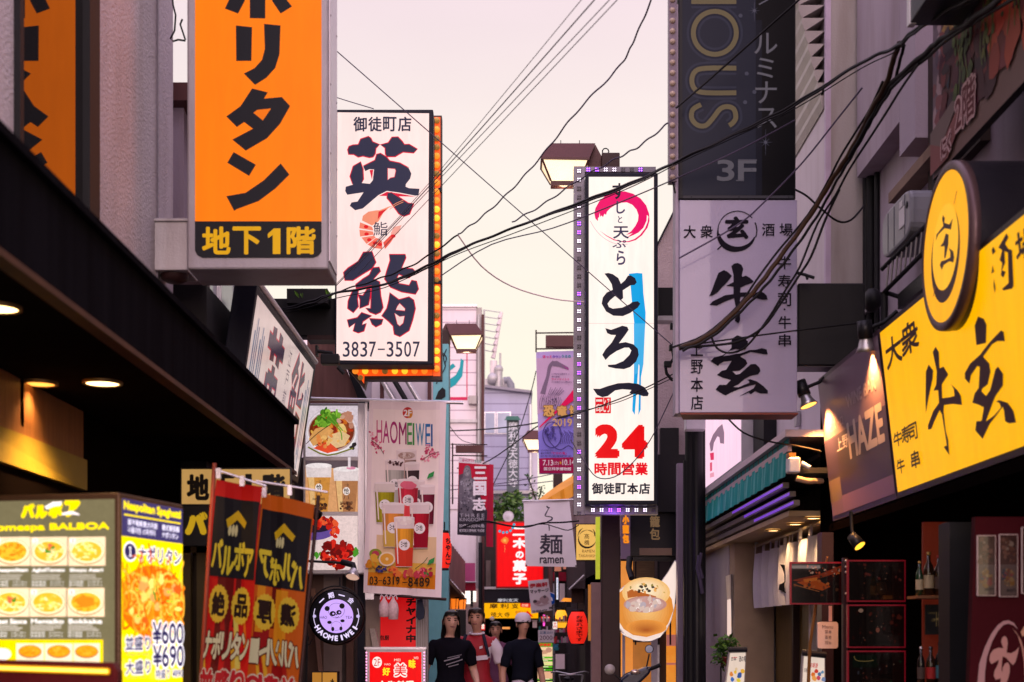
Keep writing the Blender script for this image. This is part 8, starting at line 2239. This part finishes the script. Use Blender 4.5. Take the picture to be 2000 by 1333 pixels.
# ================================================================== people walking towards the camera
def seg_dist(p, a, b):
    ab = b - a; t = max(0, min(1,(p - a).dot(ab)/max(ab.dot(ab),1e-9)))
    return (p - (a + ab * t)).length, t
def mesh_from_skin(pts, radii, edges, root=0, sub=2):
    me = bpy.data.meshes.new('sk'); me.from_pydata([tuple(p) for p in pts], edges,[])
    ob = bpy.data.objects.new('sk', me); COL.objects.link(ob)
    sk = ob.modifiers.new('skin', 'SKIN'); sk.use_smooth_shade = True; sk.branch_smoothing = .6
    for i,(v, r_) in enumerate(zip(me.skin_vertices[0].data, radii)):
        v.radius = r_ if isinstance(r_, tuple) else (r_, r_); v.use_root = (i == root)
    sb = ob.modifiers.new('sub', 'SUBSURF'); sb.levels = sub; sb.render_levels = sub
    dg = bpy.context.evaluated_depsgraph_get(); dg.update()
    out = bpy.data.meshes.new_from_object(ob.evaluated_get(dg))
    bpy.data.objects.remove(ob); bpy.data.meshes.remove(me)
    return out
def person(label, px, ytop, d, face, arms, legs, skin, shirt, sleeve, pants, hair, style, extra=None, hem=.93, sleeve_t=.62):
    head_z = EYE + (HZ - ytop)/FPX * d
    k = head_z / 1.72
    x0 = (px - CX)/FPX * d
    t = thing('person', label, 'person',(x0, d,0), 'people walking down the street')
    rot = Matrix.Rotation(face,3, 'Z')
    J = {}
    def add(n, p, r_): J[n] = (Vector(p), r_)
    add('pelvis',(0,0, .95),(.155, .115)); add('waist',(0,0,1.08),(.145, .105)); add('chest',(0, .0,1.27),(.165, .115)); add('upper',(0, .01,1.38),(.13, .095)); add('neck0',(0, .02,1.455),(.056, .054)); add('neck1',(0, .015,1.495),(.042, .046))
    add('jaw',(0,-.018,1.545),(.050, .066)); add('face',(0,-.010,1.60),(.074, .092)); add('brow',(0,-.002,1.655),(.074, .092)); add('crown',(0, .004,1.70),(.046, .056))
    ch = [('pelvis', 'waist'),('waist', 'chest'),('chest', 'upper'),('upper', 'neck0'),('neck0', 'neck1'),('neck1', 'jaw'),('jaw', 'face'),('face', 'brow'),('brow', 'crown')]
    for s, nm in ((-1, 'r'),(1, 'l')):
        el, wr = arms[0 if s < 0 else 1]
        add('sh' + nm,(s * .165, .01,1.395), .058); add('um' + nm, tuple(Vector((s * .165, .01,1.395)).lerp(Vector((s * el[0], el[1], el[2])), .5)), .050)
        add('el' + nm,(s * el[0], el[1], el[2]), .040); add('fm' + nm, tuple(Vector((s * el[0], el[1], el[2])).lerp(Vector((s * wr[0], wr[1], wr[2])), .4)), .040); add('wr' + nm,(s * wr[0], wr[1], wr[2]),(.026, .022))
        dirv = (Vector((s * wr[0], wr[1], wr[2]))-Vector((s * el[0], el[1], el[2]))).normalized()
        w_ = Vector((s * wr[0], wr[1], wr[2])); pm = w_ + dirv * .075; add('pa' + nm, tuple(pm),(.036, .017))
        ch += [('upper', 'sh' + nm),('sh' + nm, 'um' + nm),('um' + nm, 'el' + nm),('el' + nm, 'fm' + nm),('fm' + nm, 'wr' + nm),('wr' + nm, 'pa' + nm)]
        side = dirv.cross(Vector((s,0,0))).normalized(); curl = Vector((-s,0,0))
        for f_,(o_, l_) in enumerate(((-.027, .066),(-.009, .076),(.009, .072),(.026, .056))):
            b0 = pm + side * o_ + dirv * .012; b1 = b0+dirv * l_ * .5+curl * .008; b2 = b1+dirv * l_ * .38+curl * .022
            add('f%s%da' % (nm, f_), tuple(b0), .0095); add('f%s%db' % (nm, f_), tuple(b1), .0088); add('f%s%dc' % (nm, f_), tuple(b2), .0075)
            ch += [('pa' + nm, 'f%s%da' % (nm, f_)),('f%s%da' % (nm, f_), 'f%s%db' % (nm, f_)),('f%s%db' % (nm, f_), 'f%s%dc' % (nm, f_))]
        th0 = w_ + dirv * .03-side * .032; th1 = th0+dirv * .032-side * .014+curl * .012; add('t%s0' % nm, tuple(th0), .011); add('t%s1' % nm, tuple(th1), .0095)
        ch += [('wr' + nm, 't%s0' % nm),('t%s0' % nm, 't%s1' % nm)]
        fy, ky = legs[0 if s < 0 else 1]
        add('hp' + nm,(s * .088,0, .875), .098); add('th' + nm,(s * .093, ky * .5, .70), .085); add('kn' + nm,(s * .095, ky, .49), .060); add('cf' + nm,(s * .095,(ky + fy)/2+.02, .33), .056); add('an' + nm,(s * .095, fy, .085), .040); add('to' + nm,(s * .105, fy - .15, .035),(.042, .032))
        ch += [('pelvis', 'hp' + nm),('hp' + nm, 'th' + nm),('th' + nm, 'kn' + nm),('kn' + nm, 'cf' + nm),('cf' + nm, 'an' + nm),('an' + nm, 'to' + nm)]
    names = list(J); idx = {n: i for i, n in enumerate(names)}
    pts = [rot @ (J[n][0]*k) for n in names]
    rad = [tuple(q * k for q in (J[n][1] if isinstance(J[n][1], tuple) else (J[n][1], J[n][1]))) for n in names]
    me = mesh_from_skin(pts, rad,[(idx[a_], idx[b_]) for a_, b_ in ch])
    me.name = 'body'
    inv = rot.transposed()
    # face relief: nose, chin, eye sockets
    for v in me.vertices:
        q = inv @ Vector(v.co)/k
        if q.z > 1.5 and q.y < -.05:
            nz = math.exp(-((q.x / .012) ** 2+((q.z - 1.592)/.022) ** 2))*.022
            for sx in (-1,1): nz -= math.exp(-(((q.x - sx * .030)/.016) ** 2+((q.z - 1.622)/.012) ** 2))*.008
            nz += math.exp(-((q.x / .02) ** 2+((q.z - 1.532)/.014) ** 2))*.008
            v.co = Vector(v.co)+rot @ Vector((0,-nz * k,0))
    body = bpy.data.objects.new('body', me); COL.objects.link(body); body.parent = t
    bones = [(a_, b_, rot @ (J[a_][0]*k), rot @ (J[b_][0]*k)) for a_, b_ in ch]
    me.materials.clear()
    for m_ in (skin, shirt, sleeve, pants, M_shoe): me.materials.append(m_)
    reg = []
    for p_ in me.polygons:
        c = Vector(p_.center); best = min(((seg_dist(c, a3, b3), a_, b_) for a_, b_, a3, b3 in bones), key=lambda e: e[0][0])
        (_, tt), a_, b_ = best; z = (inv @ c).z / k
        nm = a_ + b_; ri = 0
        if a_ in ('pelvis',) and b_[:2] == 'hp' or a_[:2] in ('hp', 'th', 'kn', 'cf') : ri = 3
        if a_[:2] == 'an': ri = 4
        if a_ in ('pelvis', 'waist', 'chest') and b_ in ('waist', 'chest', 'upper'): ri = 1 if z > hem else 3
        if a_ == 'pelvis' and z > hem: ri = 1
        if a_ == 'upper': ri = 1 if z < 1.452 else 0
        if b_[:2] == 'sh': ri = 1
        if a_[:2] == 'sh' : ri = 2
        if a_[:2] == 'um': ri = 2 if tt < sleeve_t else 0
        reg.append(ri); p_.material_index = ri; p_.use_smooth = True
    def garment(name, rs, thick, ms, flare=0):
        bm = bmesh.new(); vm = {}
        nrm = [v.normal.copy() for v in me.vertices]
        for p_, ri in zip(me.polygons, reg):
            if ri not in rs: continue
            vv = []
            for i in p_.vertices:
                if i not in vm:
                    co = Vector(me.vertices[i].co); z = (inv @ co).z / k
                    fl = flare * max(0,(1.12-z)) if name == 'shirt' else 0
                    fold = .004*math.sin(co.z * 46+co.x * 30)+.003*math.sin(co.x * 70-co.z * 20)
                    vm[i] = bm.verts.new(co + nrm[i]*(thick + fl + fold))
                vv.append(vm[i])
            try: f_ = bm.faces.new(vv); f_.smooth = True; f_.material_index = rs.index(ri)
            except ValueError: pass
        m2 = bpy.data.meshes.new(name); bm.to_mesh(m2); bm.free()
        for m_ in ms: m2.materials.append(m_)
        o_ = bpy.data.objects.new(name, m2); COL.objects.link(o_); o_.parent = t
        md = o_.modifiers.new('thickness', 'SOLIDIFY'); md.thickness = .006; md.offset = -1
        return o_
    garment('shirt',[1,2], .014,[shirt, sleeve], .12)
    garment('trousers',[3], .010,[pants])
    def W(q): return Vector((x0, d,0))+rot @ (Vector(q)*k)
    for sx in (-1,1):
        MB().ball(W((sx * .030,-.088,1.622)),(.013*k, .007*k, .006*k), n=10).build('eye', mat('dark_eye',(.02, .014, .012), .2, bump=0), t)
        MB().tube([W((sx * .016,-.094,1.640)), W((sx * .032,-.094,1.645)), W((sx * .048,-.084,1.639))], .0045,6).build('eyebrow', hair, t)
        MB().ball(W((sx * .076, .0,1.605)),(.010, .022, .034), n=10).build('ear', skin, t)
    MB().tube([W((-.024,-.094,1.560)), W((0,-.101,1.561)), W((.024,-.094,1.560))],[.003, .007, .003],6).build('mouth', mat('lips',(.22, .08, .07), .5), t)
    # hair
    hb = MB(); vs = []; n1, n2 = 16,9
    def hp(u_, v_):
        an = 6.283*u_; front = max(0,-math.sin(an)); low = 1.555 if style != 'long' else 1.40
        low = low + min(1, front * 1.6)*(1.664-low) if style != 'cap' else 1.575+front * .05
        low += .006*math.sin(an * 9)
        if style == 'long' and front < .35: low = 1.36
        top = 1.725 if style != 'cap' else 1.690
        z = top - (top - low)*v_ ** 1.15; w_ = math.sin(min(1, v_ * 1.9)*1.57)
        rx_, ry_ = .083*w_, .104*w_
        if style == 'long' and v_ > .6: rx_ *= 1.12; ry_ *= .95
        wob = 1+.04*math.sin(an * 7+v_ * 5)
        return W((rx_ * math.cos(an)*wob, .004+ry_ * math.sin(an)*wob, z))
    for j in range(n2+1):
        for i in range(n1*2): vs.append(hp(i / (n1*2), max(.02, j / n2)))
    m_ = n1*2
    hb.add(vs,[(j * m_ + i, j * m_ + (i + 1) % m_,(j + 1)*m_ + (i + 1) % m_,(j + 1)*m_ + i) for j in range(n2) for i in range(m_)],0, True)
    hb.add([hp(i / m_, .02) for i in range(m_)],[tuple(range(m_))],0, True)
    hb.build('hair', hair, t)
    if style == 'cap':
        c = W((0,-.004,1.648)); MB().lathe(c,[(.096*k,-.016),(.099*k, .0),(.097*k, .022),(.088*k, .046),(.070*k, .066),(.042*k, .079),(.0, .083)],(0,0,1),24).build('cap', extra, t)
    return t, W, body
M_skin1 = mat('light_skin',(.50, .28, .21), .55, var=.08, bump=.05); M_skin2 = mat('tan_skin',(.42, .22, .155), .55, var=.08, bump=.05)
M_hair = mat('black_hair',(.010, .008, .008), .4, var=.4, scale=30, stretch=(4,4, .5)); M_hairb = mat('dark_brown_hair',(.022, .013, .010), .45, var=.4, scale=30)
M_shoe = mat('dark_shoe',(.03, .03, .03), .5)
F_black = mat('black_cotton',(.005, .0045, .008), .9, spec=.05, var=.25, bump=.2); F_navy = mat('navy_denim',(.012, .014, .03), .85, bump=.2); F_red = mat('red_jersey',(.26, .010, .018), .6, var=.15, bump=.1)
F_white = mat('white_cotton_cloth',(.55, .48, .54), .85, var=.08); F_lilac = mat('pale_trousers',(.48, .42, .50), .85, var=.1); F_char = mat('charcoal_jersey',(.006, .007, .013), .9, spec=.05, var=.2)
hang = ((.25, .03,1.13),(.27,-.05, .90)); bent = ((.24, .07,1.14),(.24,-.13,1.00)); fwd = ((.25, .04,1.13),(.20,-.17, .98))
t, W_, bd = person('woman in a black printed T-shirt with long dark hair, left of the group',880,1192,14.2, R(14),(hang, bent),((-.16,-.12),(.18, .02)), M_skin1, F_black, F_black, F_navy, M_hair, 'long', sleeve_t=.45)
def chest_print(t, W_, bits, name):
    me_v = []; b = MB()
    for (xa, za),(xb, zb), w in bits:
        for i in range(4):
            s0, s1 = i / 4,(i + 1)/4
            def pt(s, o_):
                x = xa + (xb - xa)*s; z = za + (zb - za)*s + o_
                y = -math.sqrt(max(0,1-(x / .19) ** 2))*.118-.026
                return W_((x, y, z))
            b.add([pt(s0,-w), pt(s1,-w), pt(s1, w), pt(s0, w)],[(0,1,2,3)])
    return b
chest_print(t, W_,[((-.09,1.235),(.06,1.275), .006),((-.07,1.20),(.09,1.25), .005),((-.05,1.18),(.05,1.205), .004),((-.06,1.265),(.08,1.295), .003)], 'x').build('chest_print', mat('grey_ink',(.22, .2, .24), .7), t)
t, W_, bd = person('man in a red football jersey with white sleeves and chest band, middle of the group',931,1187,14.9, R(-10),(bent, hang),((.15, .02),(-.18,-.12)), M_skin2, F_red, F_white, F_red, M_hairb, 'short', hem=.90)
chest_print(t, W_,[((-.135,1.205),(.135,1.235), .022)], 'x').build('chest_band', mat('white_ink',(.55, .48, .54), .6), t)
chest_print(t, W_,[((.055,1.325),(.085,1.335), .012)], 'x').build('badge', mat('white_ink',(0,0,0)), t)
for s in (-1,1): MB().tube([W_((s * .085,-.098,1.455)), W_((s * .115,-.125,1.36)), W_((s * .145,-.118,1.24))],[.016, .018, .012],8).build('shoulder_panel', F_navy, t)
MB().tube([W_((.07*math.cos(q * .52), .012+.078*math.sin(q * .52),1.468+.01*math.sin(q * .52))) for q in range(13)], .012,8).build('collar', F_white, t)
t, W_, bd = person('man in a white cap, dark shirt and pale trousers, right of the group',1021,1198,14.9, R(22),(hang, hang),((-.14,-.10),(.16, .02)), M_skin2, F_char, F_char, F_lilac, M_hairb, 'cap', F_white, hem=1.035)
t.scale = (.84, .84,1)
t, W_, bd = person('shorter dark haired person half hidden behind the man in red',968,1214,18.0, R(0),(hang, hang),((-.1,-.08),(.12, .0)), M_skin2, mat('plum_shirt',(.10, .03, .07), .8), mat('plum_shirt',(0,0,0)), F_navy, M_hair, 'short')

# ================================================================== scooter by the pole
t = thing('scooter', 'dark blue scooter with round mirrors parked beside the brown pole', 'scooter',(P(1258,0,13.9).x,13.9,0))
sx = P(1258,0,13.9).x
def S_(x, y, z): return Vector((sx + x,13.9+y, z))
M_scoot = mat('midnight_paint',(.008, .012, .03), .25, var=.2, bump=0, coat=.6)
for nm, dy in (('front_wheel',-.45),('rear_wheel', .75)):
    w = MB().lathe(S_(-.1, dy, .25),[(.17,-.05),(.24,-.05),(.26,0),(.24, .05),(.17, .05)],(1,0,0),28).build(nm, mat('tyre',(.02, .02, .02), .8), t)
    MB().lathe(S_(-.1, dy, .25),[(0,-.03),(.16,-.03),(.175,-.02),(.175, .02),(.16, .03),(0, .03)],(1,0,0),20).build('rim', M_galv, w)
b = MB(); b.hexa([S_(-.3,-.3, .3), S_(.1,-.3, .3), S_(.15,-.25, .9), S_(-.35,-.25, .9)],[S_(-.28,-.2, .3), S_(.08,-.2, .3), S_(.12,-.15, .92), S_(-.32,-.15, .92)]); b.build('leg_shield', M_scoot, t, .03)
b = MB(); b.span(S_(-.28,-.2, .26), S_(.08, .3, .34)); b.build('footboard', M_scoot, t, .02)
b = MB(); b.hexa([S_(-.27, .25, .3), S_(.07, .25, .3), S_(.07, .3, .72), S_(-.27, .3, .72)],[S_(-.2,1.0, .45), S_(0,1.0, .45), S_(0,1.0, .78), S_(-.2,1.0, .78)]); b.build('body', M_scoot, t, .04)
MB().ball(S_(-.1, .62, .8),(.15, .4, .07)).build('seat', M_black, t)
MB().cyl(S_(-.1,-.45, .25), S_(-.1,-.22, .95), .03,8).build('fork', M_galv, t)
b = MB(); pr = [P(1211,1328,13.7), P(1226,1316,13.7), P(1262,1303,13.7), P(1274,1302,13.7), P(1270,1316,13.7), P(1240,1345,13.7), P(1214,1345,13.7)]
b.prism(pr,(0, .22,0)); b.build('handlebar_cowl', M_scoot, t, .025)
MB().tube([P(1262,1310,13.75), P(1278,1304,13.72), P(1290,1299,13.7)], .02,8).build('grip', M_black, t)
MB().ball(P(1241,1313,13.69),(.05, .012, .025), n=14).build('headlamp', mat('lamp_chrome',(.35, .27, .25), .1, metal=.6), t)
MB().tube([P(1262,1306,13.75), P(1266,1288,13.75), P(1268,1278,13.75)], .008,6).build('mirror_stem', M_black, t)
c = P(1268,1268,13.74)
MB().lathe(c,[(0, .02),(.035, .015),(.042,0),(.040,-.004)],(0,1,0),20).build('mirror', M_black, t)
MB().lathe(c,[(0,-.003),(.036,-.002)],(0,1,0),20).build('mirror_glass', mat('bluish_mirror',(.30, .34, .44), .4, metal=.2, var=.15), t)
MB().tube([P(1215,1330,13.8), P(1200,1318,13.8)], .008,6).build('mirror_stem', M_black, t)
MB().lathe(P(1191,1308,13.78),[(0, .02),(.045, .012),(.052,0),(0,-.004)],(0,1,0),20).build('mirror', mat('pale_mirror',(.42, .38, .38), .3), t)
# bicycle
t = thing('bicycle', 'black bicycle with a wire basket standing under the red lantern', 'bicycle',(P(1112,0,20.8).x,20.8,0))
bx = P(1112,0,20.8).x
def B_(x, y, z): return Vector((bx + x,20.8+y, z))
for nm, dy in (('front_wheel',-.5),('rear_wheel', .55)):
    ring_ = [B_(0, dy + .33*math.cos(q * .393), .34+.33*math.sin(q * .393)) for q in range(17)]
    w = MB().tube(ring_, .016,6).build(nm, mat('tyre',(0,0,0)), t)
    b = MB()
    for q in range(10): b.tube([B_(0, dy, .34), B_(0, dy + .32*math.cos(q * .628), .34+.32*math.sin(q * .628))], .002,4)
    b.build('spokes', M_steel, w)
b = MB()
for q in ([(0,-.5, .34),(0,-.36, .95)],[(0,-.4, .8),(0, .1, .35)],[(0, .1, .35),(0, .2, .85)],[(0, .1, .35),(0, .55, .34)],[(0, .55, .34),(0, .18, .75)],[(0,-.38, .85),(0, .15, .6)]): b.tube([B_(*p) for p in q], .014,6)
b.build('frame', M_black, t)
MB().tube([B_(-.27,-.2,1.0), B_(-.2,-.34,1.02), B_(0,-.37, .98), B_(.2,-.34,1.02), B_(.27,-.2,1.0)], .011,6).build('handlebar', M_steel, t)
MB().ball(B_(0, .24, .9),(.08, .13, .035)).build('saddle', M_black, t)
b = MB()
for q in range(6): b.tube([B_(-.17,-.72+q * .06, .98), B_(-.13,-.7+q * .05, .74), B_(.13,-.7+q * .05, .74), B_(.17,-.72+q * .06, .98)], .004,4)
for z in (.78, .86, .98): b.tube([B_(-.16,-.72, z), B_(.16,-.72, z), B_(.16,-.42, z), B_(-.16,-.42, z), B_(-.16,-.72, z)], .004,4)
b.build('basket', M_steel, t)
